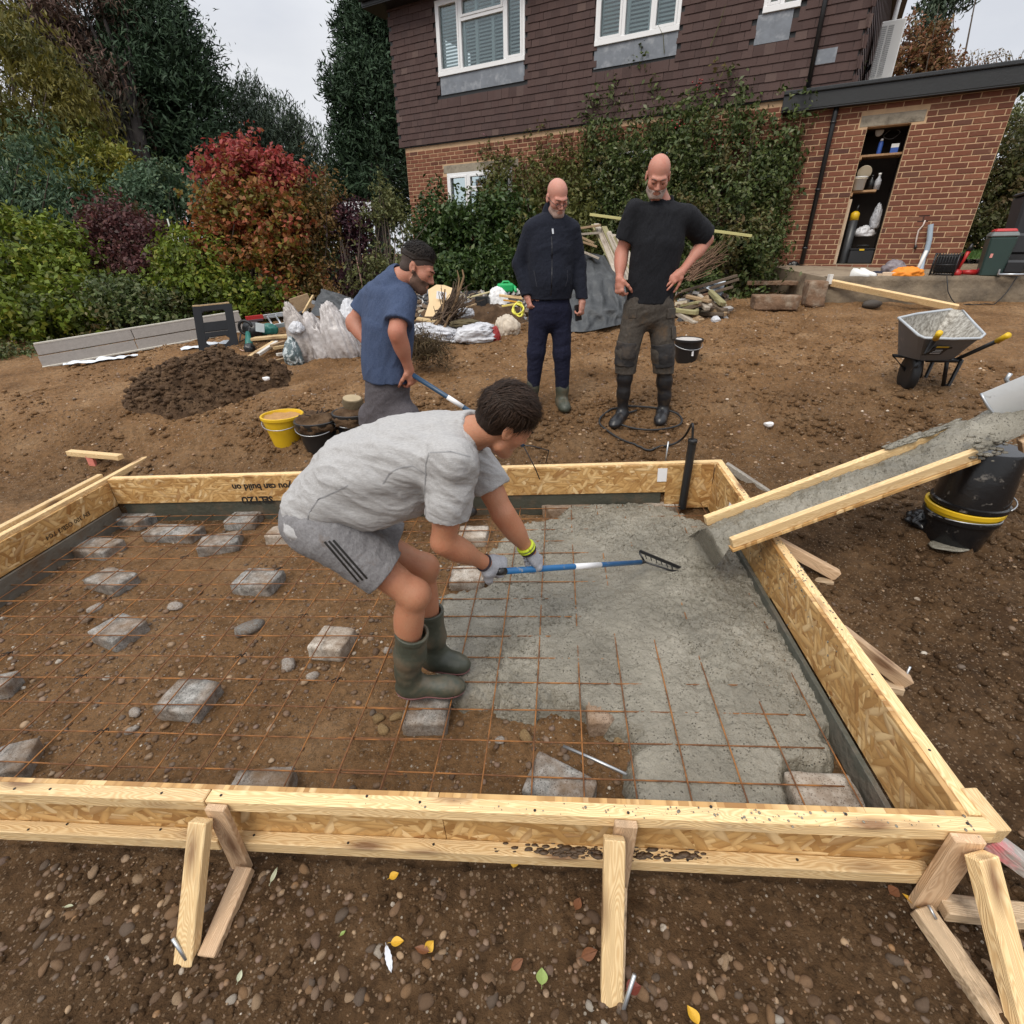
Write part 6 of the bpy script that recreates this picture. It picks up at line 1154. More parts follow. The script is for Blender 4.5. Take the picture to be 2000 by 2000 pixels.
for k in range(7): MB().tube([c+np.array([rng.normal()*.05, rng.normal()*.05, h]), c+np.array([rng.normal()*.08, rng.normal()*.08, h+.08])], .004, 5).obj('root', DBARK, t, True)
c, r, h, t = full_bucket('black bucket holding a sawn log', 694, 868, 78, 52, 0, BLKP, None, bg, top_py=806); crumple('soil', c+np.array([0, 0, h-.06]), (r*.85, r*.85, .08), 37, dugsoil, t, 3, .35)
lg = thing('log', 'round sawn log lying on top of the rear black bucket', 'log', c+np.array([0, 0, h])); MB().lathe([(0, -.04), (.085, -.04), (.092, 0), (.085, .04), (0, .04)], c+np.array([.01, .0, h+.075]), rotx(.2) @ roty(.1), 22, sy=.85).obj('log', plain('mossy_bark', (.14, .105, .06), .9, .4, 9, .01, 40), lg, True, auto=40); MB().lathe([(0, 0), (.078, 0), (.078, .003), (0, .003)], c+np.array([.01, -.006, h+.1155]), rotx(.2) @ roty(.1), 22, sy=.85).obj('cut_face', plain('sawn_face', (.36, .28, .17), .8, .3, 12), lg)
c, r, h, t = full_bucket('black bucket with pale dried cement on top, beside the man in black t-shirt', 1343, 709, 53, 38, 0, BLKP, None, bg, top_py=662); MB().lathe([(0, h-.006), (r*.93, h-.006), (r*.93, h-.03), (0, h-.03)], c, seg=26).obj('cement', plain('dried_cement', (.48, .45, .43), .85, .25, 18, .01, 40, dirt=(.16, .13, .11), dirt_s=12, dirt_lo=.58), t); MB().box(c+np.array([.02, -r*.86, h*.5]), (.02, .006, .07), rotx(-.14)).obj('sticker', WHITE, t)
# ================================================================== wheelbarrow
wz = GP(1800, 752)[2]; wbw = thing('wheelbarrow', 'grey wheelbarrow with cement splashed tray and yellow grips', 'wheelbarrow', GP(1810, 752)); RT = wz+.60; RB = wz+.27
rim = [Y(*q) for q in ((1755, 621, 4.75), (1790, 613, 4.9), (1856, 604, 5.15), (1880, 607, 5.1), (1902, 631, 4.75), (1923, 653, 4.42), (1914, 661, 4.34), (1860, 662, 4.33), (1806, 660, 4.36), (1794, 655, 4.42))]; cr_ = np.mean(rim, 0); cb_ = (onz(1800, 702, RB)+onz(1875, 702, RB))/2
low0, low1 = onz(1797, 704, RB), onz(1876, 703, RB); bd = nrm(low1-low0); bn = np.array([-bd[1], bd[0], 0]); bw = np.linalg.norm(low1-low0); cbm = low0+bd*bw/2+bn*.22
bot = []
for p in rim:
    v = (p-cr_); s = v @ bd; q = v @ bn; bot.append(cbm+bd*np.clip(s*.95, -bw/2, bw/2)+bn*np.clip(q*.72, -.22, .24)+np.array([0, 0, 0]))
bot = [np.array([p[0], p[1], RB]) for p in bot]; ringd = lambda L: np.array([L[i]*(1-q)+L[(i+1) % len(L)]*q for i in range(len(L)) for q in (0, .2, .4, .6, .8)]+[L[0]]); G = np.array([[a*(1-t)+e*t for t in np.linspace(0, 1, 16)] for a, e in zip(ringd(bot), ringd(rim))])
b = NB('cement_splashed_tray'); v = b.coord('Object'); cc = b.mix(b.ramp(b.noise(v, 26, 6, .7), [(.40, 0), (.62, 1)]), (.22, .20, .17), (.56, .54, .49)); TRI = b.fin(cc, .8, b.bump(b.noise(v, 40, 5), .006)); TRO = plain('grey_tray_paint', (.135, .14, .15), .5, .2, 8, .001, 30, dirt=(.24, .22, .2), dirt_s=6, dirt_lo=.6)
m = MB(); m.grid(G); m.m = 1; tu_ = np.roll(G[:-1], -1, 0)-np.roll(G[:-1], 1, 0); tv_ = np.gradient(G[:-1], axis=1); gn = np.cross(tu_, tv_); gn /= np.linalg.norm(gn, axis=-1, keepdims=True)+1e-9; ctr_ = np.mean(G[:-1], (0, 1)); sg = np.sign(np.sum(gn*(ctr_-G[:-1]), -1, keepdims=True)); Gi = G[:-1]+gn*sg*.008; Gi = np.concatenate([Gi, Gi[:1]]); m.grid(Gi[::-1]); n_ = len(bot); m.add(np.array(bot)+np.array([0, 0, .004]), [tuple(range(n_))]); m.m = 0; m.add(np.array(bot)-np.array([0, 0, .003]), [tuple(range(n_))[::-1]]); m.obj('tray', None, wbw, mats=[TRO, TRI])
MB().tube(rim+[rim[0], rim[1]], .011, 8).obj('rim', plain('pale_rim', (.42, .45, .48), .4, .1), wbw, True)
fr_ = lambda *p: MB().tube(p, .017, 10)
yw = onz(1770, 690, RB)[1]; wc = Y(1776, 728, GP(1770, 757)[1]+.02); wv = nrm(np.array([.35, 1, 0])); MB().lathe([(.10, -.03), (.155, -.035), (.172, -.02), (.172, .02), (.155, .035), (.10, .03)], wc, basis((1, -.3, 0))[:, [1, 2, 0]], 26).obj('tyre', BLACK, wbw, True)
MB().lathe([(0, -.02), (.10, -.025), (.10, .025), (0, .02)], wc, basis((1, -.3, 0))[:, [1, 2, 0]], 18).obj('wheel_hub', plain('grey_hub', (.2, .2, .21), .5), wbw)
hR0 = onz(1877, 705, RB-.02); hR1 = Y(1952, 664, hR0[1]-.42); hL0 = onz(1798, 704, RB-.02); hL1 = Y(1829, 659, hL0[1]-.45)
fr_(wc+np.array([0, .03, 0]), low0+bn*.35-np.array([0, 0, .02]), hR0+bn*.06, hR1).obj('frame_tube', BLKP, wbw, True); fr_(wc+np.array([-.02, -.04, 0]), low0-np.array([0, 0, .02]), hL0, hL1).obj('frame_tube', BLKP, wbw, True); fr_(hL0+bd*.05, hR0).obj('cross_bar', BLKP, wbw, True)
for e, d in ((hR1, hR1-hR0), (hL1, hL1-hL0)): d = nrm(d); MB().tube([e-d*.02, e+d*.04, e+d*.10], [.024, .021, .024], 10).obj('grip', YPL, wbw, True)
l0, l1 = Y(1850, 705, hR0[1]+.02), Y(1878, 704, hR0[1]-.05); fb = [GP(1841, 755)+np.array([0, 0, .015]), GP(1852, 755)+np.array([0, 0, .015])]
fr_(l0, fb[0], fb[1], l1).obj('leg', BLKP, wbw, True); q = -bn*-.30; fr_(l0+q, fb[0]+q, fb[1]+q, l1+q).obj('leg', BLKP, wbw, True)
fn = nrm(np.cross(rim[8]-rim[6], bot[6]-rim[6])); fn = fn if fn @ (CP-rim[7]) > 0 else -fn; pc = (rim[7]*.5+(bot[7]*.5))+fn*.012; xa = nrm(rim[6]-rim[8]); ya = nrm(np.cross(fn, xa)); ya = ya if ya[2] > 0 else -ya; Mx = np.stack([xa, ya, np.cross(xa, ya)], 1)
bdg = MB().box((0, 0, 0), (.13, .10, .004)).obj('badge', plain('dark_badge', (.025, .025, .028), .5), wbw, M=mat4(Mx, pc)); 
for k in range(3): MB().box(pc+ya*(-.025+.022*k)+np.cross(xa, ya)*.004, (.08-.01*k, .008, .003), Mx).obj('badge_line', plain('badge_grey', (.42, .42, .42), .6), bdg)
MB().box(pc+ya*.062+np.cross(xa, ya)*.002, (.10, .014, .003), Mx).obj('badge_line', YPL, bdg); MB().beam(pc-xa*.085-ya*.055, pc+xa*.085+ya*.055, .02, .004, np.cross(xa, ya)).obj('badge_slash', INK, bdg)
# ================================================================== rubbish along the border, left to right
def gb(px, py, up=0.): return GP(px, py)+np.array([0, 0, up])
pg0, pg1 = gb(84, 719), gb(478, 648); pd = nrm(pg1-pg0); pn = nrm(np.cross(pd, (0, 0, 1.))); pn = pn if pn[1] < 0 else -pn; ph_ = next(h for h in np.arange(.1, 1, .005) if proj(pg0+np.array([0, 0, h]))[1] <= 674)
gp_ = thing('gravel_board', 'long grey textured panel lying on its edge along the border', 'panel', pg0); PAN = plain('grey_textured_panel', (.25, .225, .205), .85, .2, 22, .004, 70); PTR = plain('pale_trim', (.50, .47, .41), .7, .1); lean_ = -pn*.10
pl_ = np.linalg.norm(pg1-pg0)
for (t0, t1) in ((0, .43), (.433, 1.)):
    for (h0, h1) in ((.02, .49), (.50, .97)):
        a, e = pg0+pd*pl_*t0+(np.array([0, 0, ph_])+lean_)*((h0+h1)/2), pg0+pd*pl_*t1+(np.array([0, 0, ph_])+lean_)*((h0+h1)/2); timber('panel_board', a, e, .03, ph_*(h1-h0), PAN, gp_, up=nrm(np.array([0, 0, ph_])+lean_), bevel=.004)
timber('top_trim', pg0+np.array([0, 0, ph_])+lean_, pg1+np.array([0, 0, ph_])+lean_, .045, .022, PTR, gp_); timber('bottom_trim', pg0+pn*.02+np.array([0, 0, .012]), pg1+pn*.02+np.array([0, 0, .012]), .05, .022, PTR, gp_)
SHW = plain('white_polythene_sheet', (.66, .70, .75), .35, .12, 6, .01, 14)
for (a, e, w, lab) in (((128, 718), (268, 700), .16, 'strip of white polythene sheet on the soil at the left end of the grey panel'), ((355, 689), (466, 669), .15, 'strip of white polythene sheet in front of the black step frame')):
    A, E = gb(*a), gb(*e); d = nrm(E-A); s = np.array([-d[1], d[0], 0]); G = [[A+(E-A)*t+s*w*(q-.3)+np.array([0, 0, .035+.02*vnoise(np.array([[t*9, q*3.]]), 4)[0]+.02*math.sin(q*7+t*14)]) for q in np.linspace(0, 1, 7)] for t in np.linspace(0, 1, 30)]
    for row in G: 
        for p in row: p[2] = max(p[2], ZG(p[0], p[1])+.01)
    tag(MB().grid(np.array(G)).obj('polythene_sheet', SHW, smooth_=True), lab, 'plastic sheet')
# black plastic step frame leaning on the panel
sq = [(D(366, 599, 7.0)), (D(431, 590, 7.15)), (D(465, 677, 6.9)), (D(391, 689, 6.7))]; sq[2] = gb(465, 677, .01); sq[3] = gb(392, 688, .01); hh2 = next(h for h in np.arange(.2, 1.2, .005) if proj(sq[3]+np.array([0, .18, h]))[1] <= 600); sq[0] = sq[3]+np.array([-.03, .18, hh2]); sq[1] = sq[2]+np.array([-.05, .18, hh2*.97])
sf_ = thing('step_frame', 'black plastic step frame leaning against the right end of the grey panel', 'step frame', sq[3]); GRP = plain('charcoal_step_plastic', (.016, .017, .020), .6, .2, 8, .001, 40, spec=.2); bl = lambda u, v: (sq[0]*(1-u)+sq[1]*u)*(1-v)+(sq[3]*(1-u)+sq[2]*u)*v; nf = nrm(np.cross(sq[1]-sq[0], sq[3]-sq[0]))
for u in (.08, .92): timber('side_leg', bl(u, 0), bl(u, 1.), .10, .045, GRP, sf_, up=nf)
for v, w in ((.04, .09), (.48, .12), (.66, .06), (.97, .06)): timber('cross_piece', bl(.12, v), bl(.88, v), w, .04, GRP, sf_, up=nf)
for u, v, s in ((.17, .11, 1), (.83, .11, -1), (.17, .42, 1), (.83, .42, -1), (.17, .74, 1), (.83, .74, -1), (.2, .9, 1), (.8, .9, -1)): timber('corner_web', bl(u-.07*s, v+.05*(-1 if v in (.42, .9) else 1)), bl(u+.07*s, v-.05*(-1 if v in (.42, .9) else 1)), .05, .038, GRP, sf_, up=nf)
timber('old_batten', bl(-.03, -.02), bl(.97, -.03), .05, .02, wood('stained_batten', (.36, .25, .13), (.5, .36, .2)), sf_)
# ladder, red level, garden machine, offcuts
lad = thing('ladder', 'short aluminium ladder lying behind the offcuts at the border', 'ladder', gb(545, 655)); A1, A2, B1, B2 = D(515, 619, 7.6), D(572, 611, 7.6), D(527, 639, 7.3), D(585, 629, 7.3)
for a, e in ((A1, A2), (B1, B2)): timber('stile', a, e, .03, .06, STEEL, lad)
for t in (.12, .4, .68, .95): MB().tube([A1+(A2-A1)*t, B1+(B2-B1)*t], .014, 8).obj('rung', STEEL, lad, True)
t = thing('spirit_level', 'red spirit level lying against the end of the ladder', 'level', D(495, 622, 7.4)); timber('body', D(480, 623, 7.4), D(514, 619, 7.5), .03, .07, REDP, t); timber('base_strip', D(480, 628, 7.4), D(514, 624, 7.5), .03, .03, plain('dark_strip', (.08, .05, .06), .5), t)
TEAL = plain('teal_plastic', (.015, .13, .105), .45, .2, 8); gm = thing('garden_machine', 'dark green and black garden power tool with a pale label', 'power tool', gb(495, 670)); MB().tube([D(480, 640, 7.1), D(500, 645, 7.1), D(515, 650, 7.1)], [.09, .12, .10], 14).obj('motor', BLKP, gm, True); MB().box(D(508, 640, 6.95), (.11, .02, .11), rotz(.2) @ roty(.2)).obj('label', plain('pale_label', (.5, .56, .58), .5), gm); crumple('cover', D(526, 645, 7.1), (.11, .08, .09), 41, TEAL, gm, 3, .15); MB().tube([D(484, 650, 6.9), D(486, 672, 6.8), D(492, 683, 6.8)], [.03, .05, .04], 8).obj('shaft', TEAL, gm, True); MB().tube([D(470, 652, 6.9), D(468, 668, 6.9), D(482, 660, 6.9), D(488, 640, 6.9)], .012, 6).obj('guard', BLKP, gm, True); MB().tube([D(480, 640, 7)+np.array([.09*math.cos(a), 0, .09*math.sin(a)]) for a in np.linspace(0, 6.28, 20)], .02, 6).obj('hose', BLACK, gm, True); crumple('cutter_head', D(488, 682, 6.75), (.06, .06, .07), 43, BLKP, gm, 2, .3)
MB().tube([gb(457, 680, .02), gb(475, 688, .02), gb(498, 682, .02)], .005, 5).obj('cord', plain('pink_cord', (.6, .4, .33), .6), gm, True)
ORD = ('first', 'second', 'third', 'fourth', 'fifth', 'sixth', 'seventh', 'eighth', 'ninth', 'tenth', 'last'); OLDW = wood('old_offcut', (.30, .20, .11), (.44, .31, .18)); GOLD = wood('offcut_ply', (.50, .35, .17), (.62, .46, .25)); og = 'offcuts of wood along the border'
def beam(label, a, e, w, h, mat, cat='offcut', name='offcut', group=og): tag(timber(name, D(*a) if len(a) == 3 else gb(*a, .02+h/2), D(*e) if len(e) == 3 else gb(*e, .02+h/2), w, h, mat), label, cat, group)
beam('wide plywood plank resting on the offcut pile left of the silver sacks', (494, 662, 6.7), (572, 655, 6.7), .16, .035, GOLD)
for k, (a, e) in enumerate((((488, 697, 6.3), (535, 668, 6.6)), ((505, 692, 6.3), (541, 668, 6.6)), ((530, 676, 6.4), (556, 668, 6.6)), ((534, 680, 6.4), (560, 676, 6.5)), ((541, 693, 6.4), (563, 690, 6.5)), ((530, 708, 6.2), (565, 699, 6.4)), ((500, 688, 6.5), (560, 672, 6.8)))): beam(f'{ORD[k]} narrow offcut in the low pile left of the silver sacks', a, e, .05, .035, [GOLD, plain('whitish_board', (.55, .52, .47), .7), OLDW][k % 3])
beam('flat wooden crate side standing behind the ladder', (570, 598, 7.6), (606, 586, 7.7), .03, .20, OLDW, 'board', 'board', None); beam('thin stick leaning against the crate side', (592, 612, 7.4), (612, 577, 7.5), .03, .03, GOLD, 'stick', 'stick', None)
SILV = plain('silver_polythene', (.46, .43, .42), .3, .3, 7, .012, 16, dirt=(.26, .235, .225), dirt_s=9); GSAC = plain('grey_white_sack', (.55, .56, .59), .45, .2, 7, .012, 18, dirt=(.34, .34, .37), dirt_s=9); BEIG = plain('beige_sack', (.52, .45, .36), .7, .2, 7, .012, 18)
def sack(px, py, rx, rz, d, seed, mat, label, name='sack', cat='sack', ry=None, tilt=0., amp=.28, group='filled sacks along the border', fold=(0, 0, 1)):
    if d is None: d = depth_of(GP(px, py+rz*.82))
    s = d/FPX; bm = bmesh.new(); bmesh.ops.create_icosphere(bm, subdivisions=5, radius=1); v = np.array([q.co[:] for q in bm.verts]); f = [[q.index for q in t.verts] for t in bm.faces]; bm.free()
    v = np.sign(v)*np.abs(v)**.72; fd = nrm(fold); ww = v+.25*np.stack([fbm(v*1.7+seed, seed+k_, 2) for k_ in (5, 6, 7)], -1); q = ww-np.outer(ww @ fd, fd)*(.80); r = (1-np.abs(fbm(q*3.6+seed*3.3, seed, 2))*2.2)+.45*(1-2*np.abs(fbm(ww*6+seed, seed+9, 3))); w = v*(1+amp*r*.62+.26*fbm(v*1.2+seed, seed+2, 2))[:, None]; w[:, :2] *= (1-.35*np.clip(w[:, 2:], 0, 1)) if abs(fd[2]) > .7 else 1; w = w*np.array([rx*s, ry or rx*s*.8, rz*s]); w = w @ roty(tilt).T
    o = MB().add(w+D(px, py, d), f).obj(name, mat, smooth_=True); tag(o, label, cat, group); return o
sack(590, 662, 22, 54, None, 51, plain('beige_polythene', (.40, .36, .335), .32, .3, 7, .016, 16, dirt=(.24, .21, .19), dirt_s=9), 'first silver polythene sack, tallest and next to the offcut pile', tilt=-.25); sack(623, 668, 21, 44, None, 52, SILV, 'second silver polythene sack, between the tallest one and the one at the blue shirt', tilt=-.2); sack(662, 660, 27, 54, None, 53, SILV, "silver polythene sack partly behind the blue t-shirt man's elbow", tilt=-.3); sack(690, 640, 24, 42, None, 54, GSAC, "pale sack half hidden by the blue t-shirt man's back", tilt=-.1)
sack(573, 690, 15, 26, None, 55, plain('printed_dark_bag', (.10, .14, .15), .35, .3, 6, .01, 20, dirt=(.5, .55, .56), dirt_s=14, dirt_lo=.5, dirt_hi=.56), 'dark printed plastic bag with pale markings below the tallest sack', 'plastic_bag', 'plastic bag', group=None)
sack(580, 640, 12, 10, 6.1, 56, GSAC, 'small folded grey sack on top of the silver sacks', group=None)
TARP = plain('grey_tarpaulin', (.042, .046, .050), .6, .3, 5, .03, 9, dirt=(.075, .08, .083), dirt_s=5)
def tarp(label, pts, d, seed, amp=.09, mat=None):
    """cloth draped through rows of pixel points with depth"""
    R = [np.array([D(x, y, dd) for x, y, dd in row]) for row in pts]; n = max(len(r) for r in R); R = [np.array([np.interp(np.linspace(0, 1, 26), np.linspace(0, 1, len(r)), r[:, k]) for k in range(3)]).T for r in R]; R = np.array(R); G = np.array([[np.interp(t, np.linspace(0, 1, len(R)), R[:, j, k]) for k in range(3)] for t in np.linspace(0, 1, 26) for j in range(26)]).reshape(26, 26, 3)
    k = np.linspace(0, 1, 26); q = np.stack(np.meshgrid(k*3.4, k*4.5, indexing='ij'), -1); n_ = (1-2.4*np.abs(fbm(q+seed, seed, 3))); G = G+np.array([-.05, -.8, .25])*n_[..., None]*amp
    for r in G.reshape(-1, 3): r[2] = max(r[2], float(zbase(r[0], r[1]))+.02)
    o = MB().grid(G).obj('tarpaulin', mat or TARP, smooth_=True); s = o.modifiers.new('subsurf', 'SUBSURF'); s.levels = s.render_levels = 2; tag(o, label, 'tarpaulin')
tarp('grey tarpaulin hung over rubbish behind the blue t-shirt man', [[(630, 566, 7.6), (660, 572, 7.6), (705, 590, 7.6), (745, 600, 7.5)], [(618, 590, 7.2), (655, 592, 7.2), (700, 608, 7.2), (745, 615, 7.2)], [(610, 618, 6.9), (650, 620, 6.9), (700, 632, 6.9), (745, 640, 6.8)]], 7, 3)
tarp('big grey tarpaulin sheet draped over the timber pile between the two bald men', [[(1120, 505, 7.72), (1150, 494, 7.72), (1180, 500, 7.72), (1208, 530, 7.62)], [(1112, 540, 7.42), (1150, 545, 7.32), (1190, 545, 7.32), (1220, 560, 7.32)], [(1108, 600, 7.12), (1150, 598, 7.02), (1195, 600, 7.02), (1226, 606, 7.12)], [(1102, 650, 6.92), (1145, 650, 6.87), (1190, 640, 6.92), (1225, 632, 7.02)]], 7, 9, .10)
# centre pile
PLY = plain('birch_ply', (.62, .45, .25), .6, .12, 6, .001, 40); poly = [(836, 566), (852, 556), (868, 557), (884, 563), (880, 585), (868, 600), (852, 618), (829, 618), (838, 590)]
pp = [D(x, y, 6.9-.004*(y-556)+.45) for x, y in poly]; tag(MB().prism(pp, (0, .02, 0)).obj('plywood_offcut', PLY), 'pale plywood offcut propped up behind the brushwood', 'plywood'); c = D(862, 577, 7.17); tag(MB().box(c, (.14, .004, .10), roty(.15) @ rotx(-.2)).obj('paper', WHITE), 'white paper sheet stuck on the plywood offcut', 'paper')
beam('flat pale plank lying under the plywood offcut', (815, 622, 7.0), (852, 628, 7.0), .14, .03, GOLD, 'plank', 'plank', None)
br = thing('brushwood', 'pile of bare brown branches in front of the plywood offcut', 'branches', gb(890, 640)); m = MB()
for k in range(95): a = D(872+rng.normal()*14, 625+rng.normal()*10, 6.85+rng.normal()*.08); e = D(885+rng.normal()*20+(8 if k % 3 else 0), 585+rng.normal()*20-(14 if k % 5 == 0 else 0), 6.85+rng.normal()*.15); md = (a+e)/2+rng.normal(size=3)*.04; m.tube([a, md, e], [.012, .008, .003], 5, False)
m.obj('branches', plain('brown_twigs', (.085, .055, .035), .9, .4, 14), br, True)
for pts in (((868, 640), (880, 612), (893, 580), (897, 545), (893, 528)), ((890, 590), (900, 560), (906, 540), (903, 527)), ((850, 636), (862, 622), (866, 600), (869, 565))): MB().tube([D(x, y, 6.75) for x, y in pts], [.02, .017, .014, .01, .006][:len(pts)], 6, False).obj('branch', plain('ochre_bark', (.16, .10, .05), .9), br, True)
hv, hf = leaves([B(832, 675, 26, 22, 5.6), B(855, 682, 24, 18, 5.6), B(815, 682, 16, 18, 5.6)], 2600, .09, seed=66, asp=.08, gap=0, shell=.2); t = thing('dead_bush', 'low heap of dead brown twigs on the soil right of the blue t-shirt man', 'dead shrub', gb(840, 700)); link('twig_mass', mesh_np('twig_mass', hv, hf, leaf_mat('dead_twig', [(.06, .04, .022), (.10, .07, .035), (.045, .03, .018), (.13, .10, .05)], trans=.0, rough=.9)), t)
sack(856, 652, 42, 15, None, 61, GSAC, 'long pale sack tied with black cord, lying behind the dead twigs', fold=(1, 0, .2), tilt=.14); sack(930, 652, 34, 17, None, 62, GSAC, 'shiny grey sack twisted at its neck, left of the red bag', fold=(1, 0, -.3), tilt=-.15); sack(976, 596, 20, 26, None, 63, plain('white_sack', (.70, .70, .70), .5, .1, 7, .012, 18), 'tall white sack behind the beige sack', tilt=-.2); sack(990, 640, 22, 20, None, 64, BEIG, 'lumpy beige sack next to the red bag', tilt=-.2); sack(968, 655, 8, 15, None, 65, plain('red_mesh_bag', (.27, .02, .02), .6, .35, 14), 'red string bag against the beige sack', 'red_bag', 'bag', group=None); sack(905, 612, 18, 8, 7.2, 67, GSAC, 'crumpled grey sheet above the twisted grey sack', group=None, fold=(1, 0, 0)); sack(908, 633, 24, 7, 6.8, 68, plain('turf', (.10, .08, .04), .95, .4, 9), 'strip of dead turf lying over the sacks', 'turf', 'turf', group=None, fold=(1, 0, 0))
c = GP(943, 619); bt3 = tub('bucket', 'black bucket turned upside down on the rubbish pile', c, [(.13, 0), (.142, 0), (.142, .02), (.128, .03), (.108, .29), (0, .29)], BLKP); bt3['group'] = 'loose things on the rubbish pile'
cn = thing('jerry_can', 'bright green plastic can standing on top of the rubbish pile', 'can', D(988, 572, 7.9)); GRNP = plain('bright_green_plastic', (.01, .36, .10), .4, .1, 8); MB().box(D(987, 562, 7.9), (.25, .17, .125), rotz(.1)).obj('can', GRNP, cn, bevel=.03, seg=3); MB().tube([D(979, 556, 7.9), D(983, 550, 7.9), D(993, 550, 7.9), D(998, 557, 7.9)], .016, 8).obj('handle', GRNP, cn, True); MB().tube([D(998, 556, 7.9), D(1006, 562, 7.85), D(1007, 570, 7.8)], [.03, .025, .02], 8).obj('spout', GRNP, cn, True)
yh = thing('yellow_hose', "loops of bright yellow hose beside the navy jacket man's leg", 'hose', gb(1018, 640)); MB().tube([D(1012+14*math.cos(a)*(.7+.25*math.sin(a*.37))+3*math.sin(a*.6), 604+15*math.sin(a)*(.8+.2*math.cos(a*.5)), 7.0+.05*math.sin(a*1.7)) for a in np.linspace(0, 22, 110)], .011, 6).obj('hose', plain('lemon_hose', (.74, .70, .10), .45, .1), yh, True)
for k, (a, e, mt, w, lab) in enumerate((((912, 582, 7.5), (957, 570, 7.5), plain('cream_pole', (.62, .55, .32), .6), .03, 'cream pole lying across the rubbish left of the green can'), ((975, 577, 7.4), (1020, 582, 7.4), PINE, .05, 'pale batten just under the green can'), ((983, 586, 7.2), (1010, 590, 7.2), plain('orange_stick', (.55, .27, .03), .6), .03, 'orange stick under the pale batten'), ((980, 598, 7.2), (1020, 592, 7.2), plain('yellow_stick', (.70, .55, .15), .6), .035, 'yellow stick touching the yellow hose'), ((900, 604, 7.2), (930, 594, 7.4), OLDW, .03, 'brown stick left of the upturned black bucket'), ((895, 612, 7.2), (924, 608, 7.2), GOLD, .04, 'short pale stick below the brown stick'), ((880, 600, 7.4), (920, 588, 7.5), plain('grey_pipe', (.25, .26, .28), .5), .03, 'grey pipe left of the upturned black bucket'))): beam(lab, a, e, w, w*.7, mt, 'stick', 'stick', None)
# pile of old fence boards between and behind the bald men
pg = 'weathered boards in the timber pile'; GW2 = wood('silvery_board', (.34, .29, .23), (.50, .44, .36), knot=(.14, .10, .08)); MOS = wood('mossy_board_wood', (.26, .24, .11), (.38, .34, .18))
for k in range(11): x = 1160+k*5.2+rng.normal()*1.5; beam(f'{ORD[k]} steep silvery board from the left in the timber pile behind the bald men', (x, 434+k*3.2+rng.normal()*3, 8.0-.04*k), (x+42+rng.normal()*5, 535+k*2, 7.45-.02*k), .09, .02, GW2 if k % 4 else MOS, 'board', 'board', pg)
for k, (a, e) in enumerate((((1125, 447, 7.8), (1172, 440, 7.8)), ((1128, 458, 7.7), (1168, 455, 7.8)), ((1130, 470, 7.6), (1166, 482, 7.6)), ((1126, 486, 7.5), (1170, 505, 7.5)), ((1132, 462, 7.4), (1160, 475, 7.4)))): beam(f'{("topmost", "second from top", "middle", "lowest", "slanted front")[k]} short grey board at the left of the timber pile', a, e, .12, .03, GW2 if k % 2 else OLDW, 'board', 'board', pg)
beam('long thin greenish pole sticking out on both sides of the black t-shirt man', (1152, 419, 8.0), (1468, 461, 7.6), .04, .04, plain('greenish_pole', (.46, .43, .18), .6, .2, 5), 'pole', 'pole', None)
MB2 = [((1330, 570), (1440, 538)), ((1335, 579), (1443, 545)), ((1330, 588), (1432, 560))]
for k, (a, e) in enumerate(MB2): beam(f'{("upper", "middle", "lower")[k]} of three dark heavy boards lying on the log pile', (*a, 7.6), (*e, 7.3), .12, .035, wood('dark_old_board', (.08, .055, .035), (.14, .10, .065)), 'board', 'board', 'dark boards on the log pile')
for k in range(22): x = 1330+rng.random()*75; y = 582+rng.random()*48; a = rng.uniform(-.8, 1.1); L_ = 16+rng.random()*16; o = timber('log', D(x-L_*math.cos(a), y-L_*math.sin(a)*.5, 7.32), D(x+L_*math.cos(a), y+L_*math.sin(a)*.5, 7.05), .05+.05*rng.random(), .04+.03*rng.random(), (OLDW, MOS, GW2, wood('dark_old_board', (0, 0, 0), (0, 0, 0)))[k % 4], bevel=.010); tag(o, 'split log in the pile right of the black t-shirt man', 'log', 'split logs in the pile')
m = MB(); sh_ = thing('brush_sticks', 'bundle of thin brown sticks standing against the big climber', 'sticks', gb(1390, 610))
for k in range(46): a = D(1335+rng.random()*20, 520+rng.random()*30, 7.2); e = D(1385+rng.random()*40, 470+rng.random()*45, 7.4); m.tube([a, (a+e)/2+rng.normal(size=3)*.03, e], [.008, .006, .003], 4, False)
m.obj('sticks', plain('brown_stick', (.15, .085, .05), .9), sh_, True)
c4 = [D(1380, 563, 7.4), D(1392, 549, 7.5), D(1418, 549, 7.5), D(1408, 577, 7.4)]; tag(MB().prism(c4, (0, .03, .0)).obj('white_sheet', plain('bluish_white_panel', (.56, .62, .68), .4, .06)), 'bluish white panel tilted behind the log pile', 'panel')
sack(1398, 624, 7, 6, None, 71, GSAC, 'pale stone like bundle at the right end of the log pile', 'bundle', 'bundle', group=None)
